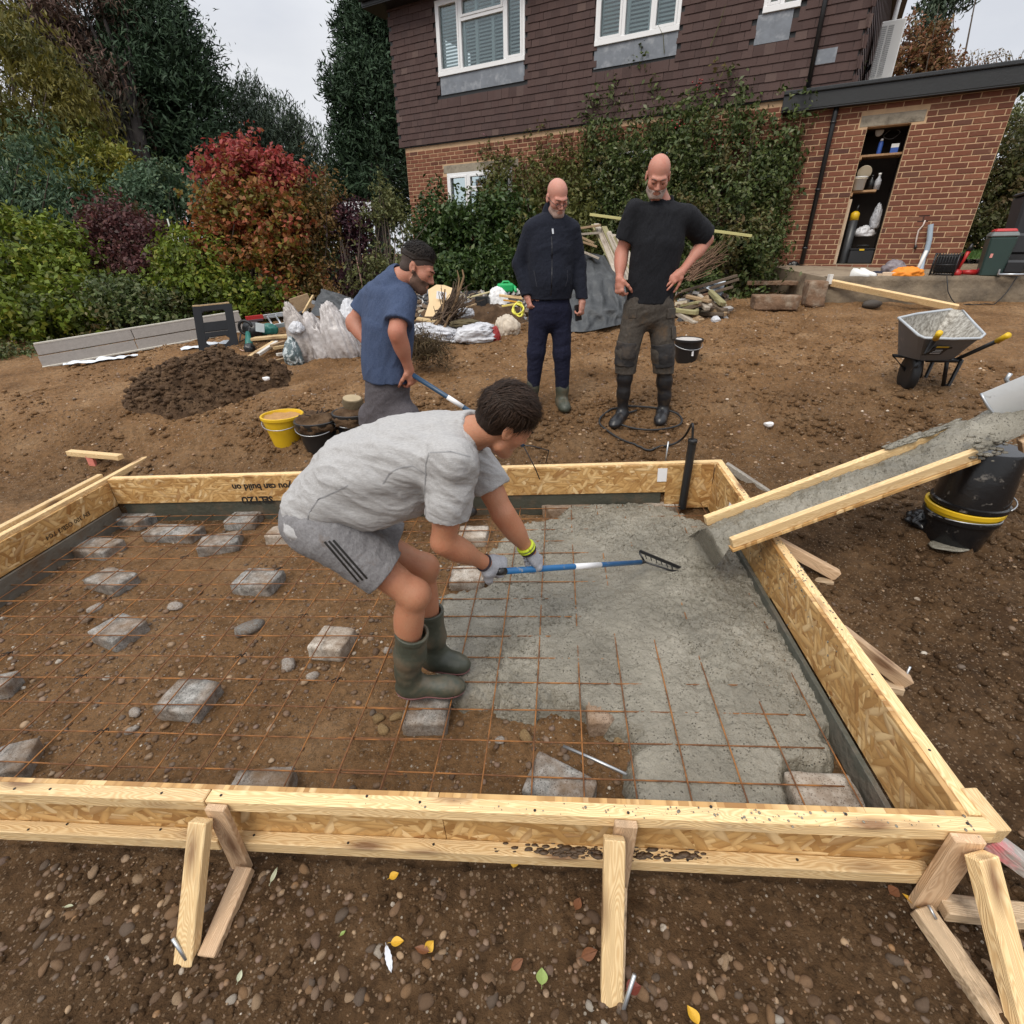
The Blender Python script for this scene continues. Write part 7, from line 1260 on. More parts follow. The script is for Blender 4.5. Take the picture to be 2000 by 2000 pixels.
# short red stake and batten marking the far left corner
st = thing('marker_stake', 'red painted stake with a short pale batten nailed on top behind the left corner', 'stake', gb(184, 920)); sp0 = gb(185, 915); hs2 = next(h for h in np.arange(.05, .6, .005) if proj(sp0+np.array([0, 0, h]))[1] <= 890); timber('stake', sp0-np.array([0, 0, .05]), sp0+np.array([0, 0, hs2]), .06, .03, plain('salmon_paint', (.62, .20, .15), .7, .2, 12), st, up=(0, 1, 0)); ds = depth_of(sp0+np.array([0, 0, hs2])); timber('batten', D(135, 884, ds+.05), D(236, 893, ds-.05), .06, .045, PINE, st)
for px, lab in (((533, 763), 'white scrap of plastic on the right flank of the soil heap'), ((1500, 835), 'pale chalky stone alone in the middle of the brown soil')): p = gb(*px, .03); v, f = stone_shape(801, .8); tag(MB().add(v*.04+p+(np.array([0, -.1, .12]) if px[0] < 600 else 0), f.tolist()).obj('pale_scrap', WHITE), lab, 'scrap')

# low heap of mixed rubbish that the loose things lie on
def rubbish(label, x0, x1, y0, y1, d0, seed, n, ht=.42):
    r = np.random.default_rng(seed); cols = [(.05, .05, .052), (.16, .11, .07), (.32, .30, .28), (.09, .075, .06), (.42, .36, .26), (.20, .21, .23), (.58, .57, .55)]; mats = [plain('rubbish_%s' % w, c, .7, .3, 9, .004, 30) for w, c in zip(('black', 'brown', 'grey', 'earth', 'tan', 'slate', 'white'), cols)]
    m = MB(); dA, dB = depth_of(GP(x0, y1)), depth_of(GP(x1, y1))
    for k in range(n):
        px = r.uniform(x0, x1); py = y0+(y1-y0)*(.15+.85*r.random()) if k % 4 else y0+(y1-y0)*r.random()*.4; c = D(px, py, dA+(dB-dA)*(px-x0)/(x1-x0)+.30+.6*(y1-py)/(y1-y0)); m.m = int(r.choice(7, p=[.22, .24, .16, .18, .08, .08, .04])); q = rotz(r.uniform(0, 3.1)) @ rotx(r.normal()*.4) @ roty(r.normal()*.4)
        m.box(c, (.05+.28*r.random()**2, .03+.09*r.random(), .01+.05*r.random()), q)
    o = m.obj('rubbish_heap', None, mats=mats); tag(o, label, 'rubbish', kind='stuff')
    g0, g1 = GP(x0, y1), GP(x1, y1); t = np.linspace(0, 1, 50); w = np.linspace(-1, 1, 26); G = np.array([[g0+(g1-g0)*a+np.array([0, .75+.45*b, 0]) for b in w] for a in t]); hgt = (y1-y0)*depth_of((g0+g1)/2)/FPX*ht
    nz = fbm(G[..., :2]*3.5, seed, 4); e = (1-np.abs(w)[None]**2)*np.sin(np.pi*t)[:, None]**.4; G[..., 2] = zground(G[..., 0], G[..., 1]); G[..., 2] += e*hgt*(1+.6*nz)-.02+.03*fbm(G[..., :2]*16, seed+1, 3)
    h = MB().grid(G).obj('rubble', dugsoil, o, True); h['kind'] = 'stuff'
rubbish('mixed rubbish heaped in front of the evergreen between the men', 800, 1035, 570, 645, 7.2, 5, 420)
rubbish('mixed rubbish heaped behind the silver polythene sacks', 560, 735, 592, 655, 7.2, 6, 190)
rubbish('mixed rubbish and broken wood around the log pile', 1320, 1425, 560, 640, 7.2, 8, 90, .05)
# ================================================================== people: one smooth skin each, grown from a distance field
import openvdb
def Y(px, py, y): d = ray(px, py); return CP+d*(y/d[1])
def dot(a, b): return np.sum(a*b, -1)
def cap(a, b, r0, r1):
    a = np.asarray(a, float); b = np.asarray(b, float); ba = b-a; bb = ba @ ba+1e-12
    def f(p):
        t = np.clip((p-a) @ ba/bb, 0, 1); return np.linalg.norm(p-a-t[:, None]*ba, axis=1)-(r0+(r1-r0)*t)
    return f
def ell(c, R3, M=None):
    c = np.asarray(c, float); R3 = np.asarray(R3, float); M = np.eye(3) if M is None else np.asarray(M, float)
    def f(p):
        q = (p-c) @ M; k0 = np.linalg.norm(q/R3, axis=1); k1 = np.linalg.norm(q/R3**2, axis=1); return k0*(k0-1)/(k1+1e-9)
    return f
def etube(pts, lats, wa, wb):
    """tube of elliptical section along pts; lats: sideways direction at each point; wa half width sideways, wb half depth"""
    P = np.array(pts, float); Lt = np.array([nrm(q) for q in lats]); n = len(P)
    def f(p):
        out = np.full(len(p), 9.)
        for i in range(n-1):
            ba = P[i+1]-P[i]; l2 = ba @ ba; tt = (p-P[i]) @ ba/l2; t = np.clip(tt, 0, 1); q = p-P[i]-t[:, None]*ba; dr = ba/math.sqrt(l2)
            la = Lt[i]+(Lt[i+1]-Lt[i])*t[:, None]; la -= (la @ dr)[:, None]*dr; la /= np.linalg.norm(la, axis=1)[:, None]
            fw = np.cross(dr, la); x = dot(q, la); y = dot(q, fw); z = q @ dr; a = wa[i]+(wa[i+1]-wa[i])*t; b = wb[i]+(wb[i+1]-wb[i])*t; m = np.minimum(a, b)
            k = np.sqrt((x/a)**2+(y/b)**2+(z/m)**2); k1 = np.sqrt((x/a**2)**2+(y/b**2)**2+(z/m**2)**2)
            out = np.minimum(out, k*(k-1)/(k1+1e-9))
        return out
    return f
def smin(a, b, k):
    h = np.maximum(k-np.abs(a-b), 0)/k; return np.minimum(a, b)-h*h*k*.25
def union(fs, k=.02):
    def f(p):
        d = fs[0](p)
        for g in fs[1:]: d = smin(d, g(p), k)
        return d
    return f
def cut(f, g, k=.008):                                 # f without g
    return lambda p: -smin(-f(p), g(p), k)
def plane(pt, n): pt = np.asarray(pt, float); n = nrm(n); return lambda p: (p-pt) @ n
def inter(f, g): return lambda p: np.maximum(f(p), g(p))
def sdf_mesh(fn, lo, hi, h):
    lo = np.asarray(lo, float); hi = np.asarray(hi, float); n = (np.ceil((hi-lo)/(4*h)).astype(int)+1); H = 4*h
    ci = np.stack(np.meshgrid(*[np.arange(k) for k in n], indexing='ij'), -1).reshape(-1, 3); cc = lo+(ci*4+1.5)*h; dc = np.concatenate([fn(q) for q in np.array_split(cc, max(1, len(cc)//200000))])
    arr = np.repeat(np.repeat(np.repeat(np.clip(dc, -3*h, 3*h).reshape(n), 4, 0), 4, 1), 4, 2).astype(np.float32)
    act = ci[np.abs(dc) < H*1.35]; off = np.stack(np.meshgrid(*[np.arange(4)]*3, indexing='ij'), -1).reshape(-1, 3)
    vi = (act[:, None]*4+off[None]).reshape(-1, 3)
    for q in np.array_split(vi, max(1, len(vi)//200000)): arr[q[:, 0], q[:, 1], q[:, 2]] = np.clip(fn(lo+q*h), -3*h, 3*h)
    g = openvdb.FloatGrid(3*h); g.copyFromArray(arr); v, f = g.convertToQuads(0.0); v = v*h+lo
    a = v[f[:, 0]]; vol = np.sum(np.cross(v[f[:, 1]]-a, v[f[:, 2]]-a)*(a-v.mean(0)))
    return v.astype(float), (f[:, ::-1] if vol < 0 else f)
def vnormals(v, f):
    n = np.zeros_like(v); fn = np.cross(v[f[:, 2]]-v[f[:, 0]], v[f[:, 3]]-v[f[:, 1]])
    for k in range(4): np.add.at(n, f[:, k], fn)
    return n/(np.linalg.norm(n, axis=1)[:, None]+1e-12)
def build(name, fn, pts, pad, h, mat, parent, wr=None, post=None):
    pts = np.array(pts); v, f = sdf_mesh(fn, pts.min(0)-pad, pts.max(0)+pad, h)
    if wr is not None:
        for amp, sc, along, st, sd in wr:
            d = nrm(along); q = v-np.outer(v @ d, d)*(1-1/st); n = 1-2*np.abs(fbm(q*sc, sd, 3)); v = v+vnormals(v, f)*(amp*(n-.45))[:, None]
    if post is not None: v = post(v, f)
    return link(name, mesh_np(name, v, f, mat, True), parent)
# ---- head and hands in their own axes
def head_sdf(s=.93, beard=False):
    E = []
    f = union([ell((0, -.014, .046), (.0775, .098, .087)), ell((0, .034, -.026), (.060, .064, .084)), ell((0, .046, -.082), (.046, .046, .036)), cap((-.018, .078, -.100), (.018, .078, -.100), .017, .017), ell((.043, .058, -.022), (.022, .026, .024)), ell((-.043, .058, -.022), (.022, .026, .024)), cap((.05, .02, -.075), (.02, .07, -.098), .018, .016), cap((-.05, .02, -.075), (-.02, .07, -.098), .018, .016)], .03)
    f = union([f, cap((-.042, .080, .026), (-.012, .094, .022), .010, .012), cap((.042, .080, .026), (.012, .094, .022), .010, .012)], .018)
    g = cut(f, union([ell((.031, .104, .003), (.020, .020, .013)), ell((-.031, .104, .003), (.020, .020, .013))], .01), .016)
    g = union([g, cap((0, .090, .014), (0, .117, -.030), .008, .0125), ell((.012, .103, -.037), (.0085, .011, .0085)), ell((-.012, .103, -.037), (.0085, .011, .0085)), ell((.031, .083, .003), (.0145, .0125, .011)), ell((-.031, .083, .003), (.0145, .0125, .011)), ell((.031, .0862, .0085), (.0150, .0125, .0085)), ell((-.031, .0862, .0085), (.0150, .0125, .0085))], .009)
    g = union([g, ell((0, .0965, -.060), (.025, .010, .0065)), ell((0, .0955, -.072), (.021, .010, .007))], .007)
    g = cut(g, cap((-.022, .108, -.066), (.022, .108, -.066), .0025, .0025), .004)
    ears = []
    for sx in (-1, 1):
        M = np.array([[1, 0, 0], [0, .94, .34], [0, -.34, .94]]).T; e = cut(ell((sx*.081, -.010, -.002), (.0095, .020, .033), M), ell((sx*.092, -.006, .002), (.009, .011, .02), M), .006); ears.append(e)
    g = union([g]+ears, .007)
    return lambda p: g(p/s)*s
def to_local(f, c, Rm): return lambda p: f((p-c) @ Rm)
def hand_sdf(s=1., thumb=1, curl=(.5, .5, .5, .5), tcurl=.5, fat=0., spread=.06):
    fs = [ell((.048, 0, 0), (.054, .041, .0155)), cap((.0, .0, 0), (.05, .0, 0), .026, .024), cap((.085, .026, .002), (.085, -.026, .0), .0125, .0115)]
    fin = []
    for k, (y, l, r) in enumerate(((.030, .072, .0092), (.0105, .081, .0096), (-.0100, .075, .0090), (-.029, .059, .0080))):
        p = np.array([.088-.004*abs(k-1), y*thumb, .001]); a = .12+curl[k]*.9; sp = spread*(1.3-k)*thumb
        for j, q in enumerate((.46, .30, .24)):
            d = np.array([math.cos(a)*math.cos(sp), math.sin(sp), -math.sin(a)]); e = p+d*l*q; fin.append(cap(p, e, (r+fat)*(1-.08*j), (r+fat)*(.94-.1*j))); p = e; a += curl[k]*(1.0 if j == 0 else .75)
    p = np.array([.022, .034*thumb, -.004]); d0 = nrm(np.array([.75, .62*thumb, -.35-.3*tcurl])); e = p+d0*.044; e2 = e+nrm(d0+np.array([.25, -.35*thumb*tcurl, -.55*tcurl]))*.034; e3 = e2+nrm(d0+np.array([.35, -.9*thumb*tcurl, -.7*tcurl]))*.026
    th = [cap((.01, .018*thumb, -.002), p, .018, .0165), cap(p, e, .0155+fat, .0118+fat), cap(e, e2, .0115+fat, .0098+fat), cap(e2, e3, .0098+fat, .008+fat)]
    f = union([union(fs, .016), union(th, .008)], .014); g = union(fin, .0035); ff = lambda q: smin(f(q), g(q), .008)
    return lambda q: ff(q/s)*s-fat*.6
def hand_frame(d, back): d = nrm(d); b_ = np.asarray(back, float); b_ = nrm(b_-d*(b_ @ d)); return np.stack([d, np.cross(b_, d), b_], 1)   # x fingers, y side, z back of hand
SKIN = None
def skin_mat(name, col, red=.5):
    b = NB(name); v = b.coord('Object'); c = np.array(col)
    cc = b.mix(b.noise(v, 14, 5, .6), tuple(c*np.array([1.05, .86, .82])), tuple(c*np.array([.98, 1.1, 1.12]))); cc = b.mix(b.ramp(b.noise(v, 60, 4), [(.5, 0), (.75, red*.5)]), cc, tuple(c*np.array([.82, .55, .5])))
    cc = b.mix(b.ramp(b.noise(v, 5.5, 4, .6), [(.45, 0), (.72, .5)]), cc, tuple(c*np.array([.98, .72, .66]))); cc = b.mix(b.ramp(b.voro(v, 150), [(.05, .55), (.14, 0)]), cc, tuple(c*np.array([.7, .55, .5])))
    return b.fin(cc, b.ramp(b.noise(v, 40, 4), [(.3, .38), (.7, .6)]), b.bump(b.noise(v, 190, 4), .0022), spec=.4, Subsurface_Weight=.08, Subsurface_Scale=.01)
def cloth_mat(name, col, col2=None, streak=(1, 1, 1), s=60, bump=.0015, rough=.88, soft=.15, big=.18, dirt=None):
    b = NB(name); v = b.coord('Object', streak); c = np.array(col); n = b.noise(v, s, 4, .65); cc = b.mix(b.ramp(n, [(.36, 0), (.64, 1)]), tuple(c), tuple(np.array(col2) if col2 is not None else c*1.25))
    cc = b.mix(b.math('MULTIPLY', b.noise(b.coord('Object'), 5, 4), big), cc, tuple(c*.6))
    if dirt: cc = b.mix(b.ramp(b.noise(b.coord('Object', (1, 1, .7)), 9, 7, .68), [(dirt, 0), (dirt+.14, .7)]), cc, (.13, .085, .05))
    f2 = b.noise(b.coord('Object', (1.6, 1.6, .7)), 13, 4, .6, 1.2); bb = b.bump(b.math('ADD', b.math('MULTIPLY', f2, 2.2), b.noise(b.coord('Object'), 260, 2)), bump, .8)
    return b.fin(cc, rough, bb, spec=.12, Sheen_Weight=soft*.12, Sheen_Roughness=.4)
def strands(fn, M, c, s, n, L, flow, region, seed, wd=.0022, lift=.004, parent=None, mat=None, name='hair'):
    """short tapering locks laid over a scalp field fn (head axes)"""
    r = np.random.default_rng(seed); d = r.normal(size=(n*4, 3)); d /= np.linalg.norm(d, axis=1)[:, None]; p = np.array([0, -.014, .046])*s+d*np.array([.0775, .098, .087])*s*1.12; keep = region(p/s); p, d = p[keep][:n], d[keep][:n]; m = len(p)
    fl = np.array([flow(q) for q in d]); V = []; F = []; cur = p.copy(); dirn = fl-d*np.sum(fl*d, 1)[:, None]; dirn /= np.linalg.norm(dirn, axis=1)[:, None]+1e-9; dirn += r.normal(size=(m, 3))*.22; side = np.cross(d, dirn); side /= np.linalg.norm(side, axis=1)[:, None]+1e-9; ll = L*(.6+.8*r.random(m))[:, None]
    rows = []
    for j in range(4):
        t = j/3; q = p+dirn*ll*t+d*(lift*math.sin(math.pi*min(1, t*.8))+.002)*(.6+.8*r.random(m))[:, None]-d*(.012*t*t); w = wd*(1-t*.85); rows += [q-side*w, q+side*w]
    A = np.stack(rows, 1).reshape(-1, 3); F = []
    base = np.arange(m)[:, None]*8
    for j in range(3): F.append(base+np.array([2*j, 2*j+1, 2*j+3, 2*j+2]))
    return (A @ M.T)+c, np.concatenate(F)
HAIRM = {}
def hair_mat(name, col): 
    b = NB(name); v = b.coord('Object', (1, 1, 1)); c = b.mix(b.rnd(True), tuple(np.array(col)*.5), tuple(np.array(col)*1.7)); return b.fin(c, .5, b.bump(b.noise(v, 240, 3), .002), spec=.18)
def head_frame(face, up): f = nrm(face); u = np.asarray(up, float); u = nrm(u-f*(u @ f)); return np.stack([np.cross(f, u), f, u], 1)
def face_parts(t, Hc, HM, s, brow=None, eyes=True, look=-.3):
    pt = lambda *q: Hc+HM @ (np.array(q)*s); EW = plain('shaded_eye_white', (.34, .29, .27), .4); EI = plain('dark_iris', (.02, .014, .01), .2)  # eye white's colour is darkened to stand for shade in the sockets
    for sx in (-1, 1):
        if eyes:
            m = MB(); v, f = ICO2; m.add((v*.0098*s) @ HM.T+pt(sx*.031, .0865, -.001), f.tolist()); m.obj('eye', EW, t, True)
            m = MB(); m.add((v*np.array([.0052, .0035, .0052])*s) @ HM.T+pt(sx*.031, .0945, -.0015+look*.004), f.tolist()); m.obj('iris', EI, t, True)
        if brow: MB().tube([pt(sx*.014, .105, .0225), pt(sx*.03, .1035, .029), pt(sx*.047, .087, .0235)], [.0042*s, .0046*s, .0022*s], 6, True, .6).obj('eyebrow', brow, t, True)
def boot(t, ankle, toe, top, mat, solem, r_top=.062, h=.005, up=None, sole=True):
    """wellington boot: ankle centre, toe tip on the ground, top centre of the shaft"""
    ankle, toe, top = map(lambda q: np.asarray(q, float), (ankle, toe, top)); f = nrm((toe-ankle)*np.array([1, 1, .15])); u = nrm(np.cross(np.cross(f, (0, 0, 1.)), f)); side = np.cross(f, u); zb_ = toe[2]
    B = np.stack([f, side, u], 1); heel = ankle-f*.045; L = np.linalg.norm((toe-heel)[:2]); base = heel-u*((heel-toe) @ u)
    q = lambda a, b_, c: base+f*a*L+side*b_+u*c
    foot = union([ell(q(.20, 0, .042), (.075, .043, .052), B), ell(q(.52, 0, .045), (.10, .045, .048), B), ell(q(.76, 0, .036), (.075, .050, .040), B), cap(q(.17, 0, .05), ankle+u*.04, .045, .050)], .05)
    shaft = union([cap(ankle+u*.02-f*.005, ankle+(top-ankle)*.5, .050, r_top*.96), cap(ankle+(top-ankle)*.5, top, r_top*.96, r_top)], .03)
    body = union([foot, shaft], .04); ax = nrm(top-ankle); body = inter(inter(body, plane(top, ax)), lambda p: -((p-base) @ u)+.006)
    body = cut(body, inter(cap(top-ax*.10, top+ax*.1, r_top-.009, r_top-.006), lambda p: -((p-top+ax*.05) @ ax)), .003)
    rib = union([body, inter(lambda p: body(p)-.0035, lambda p: np.abs((p-top) @ ax+.012)-.012)], .004)
    o = build('boot', rib, [ankle, toe, top, heel], .12, h, mat, t, wr=[(.002, 16, side, 3., 5)])
    if sole:
        def sf(p):
            w = (p-base) @ u; d = foot(p)-.004; return np.maximum(d, np.abs(w-.008)-.011)
        build('sole', sf, [toe, heel], .10, h, solem, o)
    return o
GREENB = plain('green_rubber', (.052, .058, .042), .5, .35, 7, .002, 40, dirt=(.13, .10, .065), dirt_s=7); BLACKB = plain('black_welly_rubber', (.012, .012, .014), .38, .3, 7, .001, 40, dirt=(.05, .036, .024), dirt_s=9, dirt_lo=.55); PINKS = plain('dull_pink_sole', (.20, .085, .085), .7, .3); BLKS = plain('black_sole', (.014, .013, .013), .7, .3)
# ------------------------------------------------------------------ 1: worker bent over the rake
y0 = 1.73; HS_ = 4e-3
t1 = thing('person', 'bent over worker in grey t-shirt, striped shorts and green boots pulling a blue rake', 'person', MP(838, 1366, 0))
W1j = dict(pel=Y(632, 1000, y0+.08), wai=Y(690, 925, y0+.07), che=Y(778, 893, y0+.06), upp=Y(862, 872, y0+.05), nek=Y(912, 850, y0+.04), head=Y(986, 823, y0-.015), shR=Y(884, 918, y0-.12), shL=Y(928, 890, y0+.19))
rk0 = Y(978, 1116, y0+.02); rk1 = MP(1252, 1098, .13); rkd = nrm(rk1-rk0)
def on_rake(px):
    lo, hi = -.3, 1.3
    for _ in range(40):
        m_ = (lo+hi)/2; 
        if proj(rk0+(rk1-rk0)*m_)[0] < px: lo = m_
        else: hi = m_
    return rk0+(rk1-rk0)*lo
gR = on_rake(990); gL = on_rake(1052)
wrR = Y(948, 1100, gR[1]-.03); wrL = Y(1034, 1078, gL[1]-.01)
def elbow(px, py, a, b, la, lb):
    best = min(np.arange(a[1]-.35, a[1]+.45, .005), key=lambda y: abs(np.linalg.norm(Y(px, py, y)-a)-la)+1.2*abs(np.linalg.norm(Y(px, py, y)-b)-lb)); return Y(px, py, best)
elR = elbow(866, 1058, W1j['shR'], wrR, .31, .26); elL = elbow(982, 1003, W1j['shL'], wrL, .30, .25)
hipR, knR, anR = Y(648, 1040, y0-.01), Y(806, 1160, y0-.03), Y(797, 1318, y0-.0); hipL, knL, anL = Y(662, 1030, y0+.17), Y(826, 1108, y0+.20), Y(850, 1290, y0+.20)
LAT = np.array([.02, 1., .10])                         # toward his left side
spine = [W1j[k] for k in ('pel', 'wai', 'che', 'upp', 'nek')]; lats = [LAT]*5
torso = etube(spine, lats, [.150, .140, .165, .165, .06], [.115, .105, .115, .095, .06])
HM1 = head_frame((.74, .36, -.57), (.55, -.12, .82)); Hc1 = W1j['head']; S1 = .97
head1 = to_local(head_sdf(S1), Hc1, HM1)
def limb_arm(sh, el, wr, k=1.): return union([cap(sh, el, .050*k, .040*k), ell(sh+(el-sh)*.45, (.17, .046*k, .046*k), basis(el-sh)), cap(el, wr, .041*k, .028*k), ell(el+(wr-el)*.30, (.10, .047*k, .044*k), basis(wr-el))], .03)
def limb_leg(h_, k_, a_, s=1.): ax = basis(a_-k_); return union([cap(h_, k_, .084*s, .058*s), cap(k_, a_, .055*s, .038*s), ell(k_+(a_-k_)*.30+np.array([-.018, 0, 0]), (.13, .052*s, .056*s), ax), ell(k_+np.array([.02, 0, .0]), (.05, .045, .055))], .035)
MR = hand_frame((rkd*.55+nrm(gR-wrR)*.9), (.1, -.75, .55)); ML = hand_frame(nrm(nrm(gL-wrL)*.9+rkd*.35+np.array([0, 0, -.1])), (.35, -.30, .9))
hR = to_local(hand_sdf(1.02, -1, (1.25, 1.3, 1.35, 1.4), .9, .0022), wrR, MR); hL = to_local(hand_sdf(1.02, 1, (1.15, 1.2, 1.25, 1.3), .7, .0022), wrL, ML)
neck1 = cap(W1j['nek']-nrm(W1j['head']-W1j['nek'])*.03, Hc1+HM1 @ np.array([0, -.03, -.05]), .064, .058)
SK1 = skin_mat('worker_skin', (.43, .205, .118)); allp = [*W1j.values(), wrR, wrL, elR, elL, hipR, hipL, knR, knL, anR, anL, gR, gL]
bones = union([torso, neck1, limb_arm(W1j['shR'], elR, wrR, 1.04), limb_arm(W1j['shL'], elL, wrL, 1.02), limb_leg(hipR, knR, anR, 1.02), limb_leg(hipL, knL, anL, 1.0)], .04)
body1 = union([bones, head1, hR, hL], .012)
build('body', body1, allp, .16, HS_, SK1, t1)
TEE1 = cloth_mat('grey_marl_cotton', (.33, .325, .325), (.43, .425, .42), (2, 11, 11), 30, .0016, big=.06, dirt=.68); th_ = nrm(W1j['upp']-W1j['wai'])
shirt = etube([W1j['pel']-th_*.03, W1j['wai'], W1j['che'], W1j['upp'], W1j['nek']+nrm(W1j['nek']-W1j['upp'])*.015], lats, [.176, .172, .190, .188, .082], [.136, .142, .145, .112, .074])
belly = union([ell((W1j['wai']+W1j['che'])/2+np.array([.06, 0, -.10]), (.19, .16, .12), basis(th_)), ell(W1j['wai']+np.array([.05, 0, -.10]), (.15, .16, .11), basis(th_))], .06)
def sleeve(sh, el, fr=.62, r0=.070, r1=.074, back=.03): 
    d = nrm(el-sh); e = sh+(el-sh)*fr; return inter(cap(sh-d*back, e+d*.05, r0, r1), plane(e, d+np.array([0, 0, -.0])))
shf = union([shirt, belly, sleeve(W1j['shR'], elR, .60, .078, .084), sleeve(W1j['shL'], elL, .55, .076, .080)], .055)
hem = plane(W1j['pel']-th_*.076, -th_+np.array([0, 0, -.06])); shf = inter(shf, hem)
for sh_, el_, fr in ((W1j['shR'], elR, .60), (W1j['shL'], elL, .55)):
    d = nrm(el_-sh_); e_ = sh_+(el_-sh_)*fr; shf = cut(shf, inter(cap(e_-d*.04, e_+d*.2, .052, .056), lambda p, e_=e_, d=d: -((p-e_) @ d)-.045), .004)
nd = nrm(Hc1-W1j['nek']); shf = cut(shf, cap(W1j['nek']+nd*.012, W1j['nek']+nd*.2, .066, .080), .006)
fold = nrm(W1j['che']-W1j['pel']+np.array([-.1, 0, -.30]))
sh1 = build('t_shirt', shf, allp[:8]+[elR, elL], .20, HS_, TEE1, t1, wr=[(.016, 6.5, fold, 7, 3), (.007, 13, nrm(np.array([.75, .1, -.65])), 6, 7), (.003, 34, fold, 6, 17)])
# collar band
cm = cloth_mat('grey_rib', (.33, .33, .34), (.45, .45, .46), (1, 1, 1), 120); A_ = basis(nd); cc_ = W1j['nek']+nd*.022
MB().tube([cc_+A_[:, 1]*.070*math.cos(a)+A_[:, 2]*.070*math.sin(a) for a in np.linspace(0, 2*math.pi, 30)], .0065, 6).obj('collar', cm, sh1, True)
def on_surf(o, px, py):                                # where the pixel's ray meets a built part
    me = o.data; from mathutils.bvhtree import BVHTree
    if 'bvh' not in _cache.get(o.name, {}): _cache[o.name] = {'bvh': BVHTree.FromPolygons([v.co[:] for v in me.vertices], [p.vertices[:] for p in me.polygons])}
    h = _cache[o.name]['bvh'].ray_cast(Vector(CP), Vector(nrm(ray(px, py)))); return (np.array(h[0]), np.array(h[1])) if h[0] is not None else (None, None)
_cache = {}
def stripe(o, pxs, w, mat, name, parent, lift=.0018):
    pts = [on_surf(o, *q) for q in pxs]; pts = [(a, b_) for a, b_ in pts if a is not None]
    if len(pts) < 2: return None
    m = MB(); rows = []
    for i, (a, n) in enumerate(pts):
        d = nrm(pts[min(i+1, len(pts)-1)][0]-pts[max(i-1, 0)][0]); s = nrm(np.cross(n, d)); rows.append([a+n*lift-s*w/2, a+n*lift+s*w/2])
    return m.grid(np.array(rows), None).obj(name, mat, parent, True)
lerp2 = lambda a, b_, n: [(a[0]+(b_[0]-a[0])*t, a[1]+(b_[1]-a[1])*t) for t in np.linspace(0, 1, n)]
SEAM = plain('grey_seam', (.27, .27, .275), .9)
for pl in ([(596, 1032), (604, 1000), (622, 975), (660, 958), (680, 948)], [(748, 945), (760, 925), (780, 913), (806, 910), (830, 925)], [(832, 1012), (830, 960), (832, 905), (838, 884)], [(840, 884), (880, 882), (918, 892)]):
    q = sum([lerp2(a, b_, 5) for a, b_ in zip(pl, pl[1:])], []); stripe(sh1, q, .0035, SEAM, 'seam', sh1)
SHT = cloth_mat('grey_shorts_cloth', (.185, .18, .185), (.25, .245, .25), (1, 1, 1), 90, .0028, dirt=.60)
hmR, hmL = Y(752, 1118, y0-.02), Y(775, 1065, y0+.185)
def short_leg(h_, hm, k_, r0, r1): d = nrm(hm-h_); return inter(cap(h_, hm+d*.06, r0, r1), plane(hm, d))
srt = union([inter(ell(W1j['pel']-th_*.03+np.array([.012, 0, -.01]), (.150, .178, .141), basis(th_)), plane(W1j['pel']+th_*.10, th_)), short_leg(hipR, hmR, knR, .122, .100), short_leg(hipL, hmL, knL, .120, .098)], .05)
for h_, hm in ((hipR, hmR), (hipL, hmL)): d = nrm(hm-h_); srt = cut(srt, inter(cap(hm-d*.06, hm+d*.1, .086, .088), lambda p, hm=hm, d=d: -((p-hm) @ d)-.06), .004)
so1 = build('shorts', srt, [W1j['pel'], hipR, hipL, hmR, hmL], .22, HS_, SHT, t1, wr=[(.006, 9, nrm(hmR-hipR+np.array([0, 0, .25])), 3, 23), (.003, 22, nrm(np.array([.5, .1, .6])), 3, 29)])
for k in range(3): stripe(so1, lerp2((634+8.5*k, 1058-1.5*k), (700+8.5*k, 1136-3*k), 14), .0085, INK, 'stripe', so1)
# gloves, wristband, hair, boots
GLV = cloth_mat('grey_glove', (.30, .31, .34), (.40, .41, .44), (1, 1, 1), 140, .0012); GCF = plain('dark_glove_cuff', (.03, .02, .025), .9)
for nm, hf, wr, M, el, thb in (('R', hR, wrR, MR, elR, -1), ('L', hL, wrL, ML, elL, 1)):
    g = inter(lambda p, hf=hf: hf(p)-.0028, plane(wr-M[:, 0]*.012, -M[:, 0])); go = build('glove', g, [wr, wr+M[:, 0]*.12, wr-M[:, 2]*.05, wr+M[:, 2]*.04], .08, .003, GLV, t1); a = nrm(el-wr); A2 = basis(a)
    MB().tube([wr+M[:, 0]*-.004+a*.006+A2[:, 1]*.036*math.cos(q)+A2[:, 2]*.033*math.sin(q) for q in np.linspace(0, 2*math.pi, 24)], .005, 6).obj('cuff', GCF, go, True)
HIV = plain('lime_band', (.52, .62, .03), .5, .1); a = nrm(elL-wrL); A2 = basis(a)
for off, r, mt in ((.026, .0075, HIV), (.040, .0075, HIV), (.033, .006, plain('grey_band', (.12, .12, .1), .6))): MB().tube([wrL+a*off+A2[:, 1]*.036*math.cos(q)+A2[:, 2]*.034*math.sin(q) for q in np.linspace(0, 2*math.pi, 26)], r, 6).obj('wristband', mt, t1, True)
HB_ = hair_mat('dark_brown_hair', (.026, .0145, .009))
def hair_cap(front=.05, low=-.035, thick=.012, noise=.006):
    base = union([ell((0, -.016, .050), (.0775+thick, .098+thick, .087+thick*1.3)), ell((0, -.05, -.02), (.066+thick*.4, .055+thick*.4, .05))], .02)
    def f(p):
        d = base(p)+noise*fbm(p*np.array([60, 22, 60]), 12, 3); lim = low+np.clip((p[:, 1]+.02)/.07, 0, 1)*(front-low); return np.maximum(d, lim-p[:, 2])
    return f
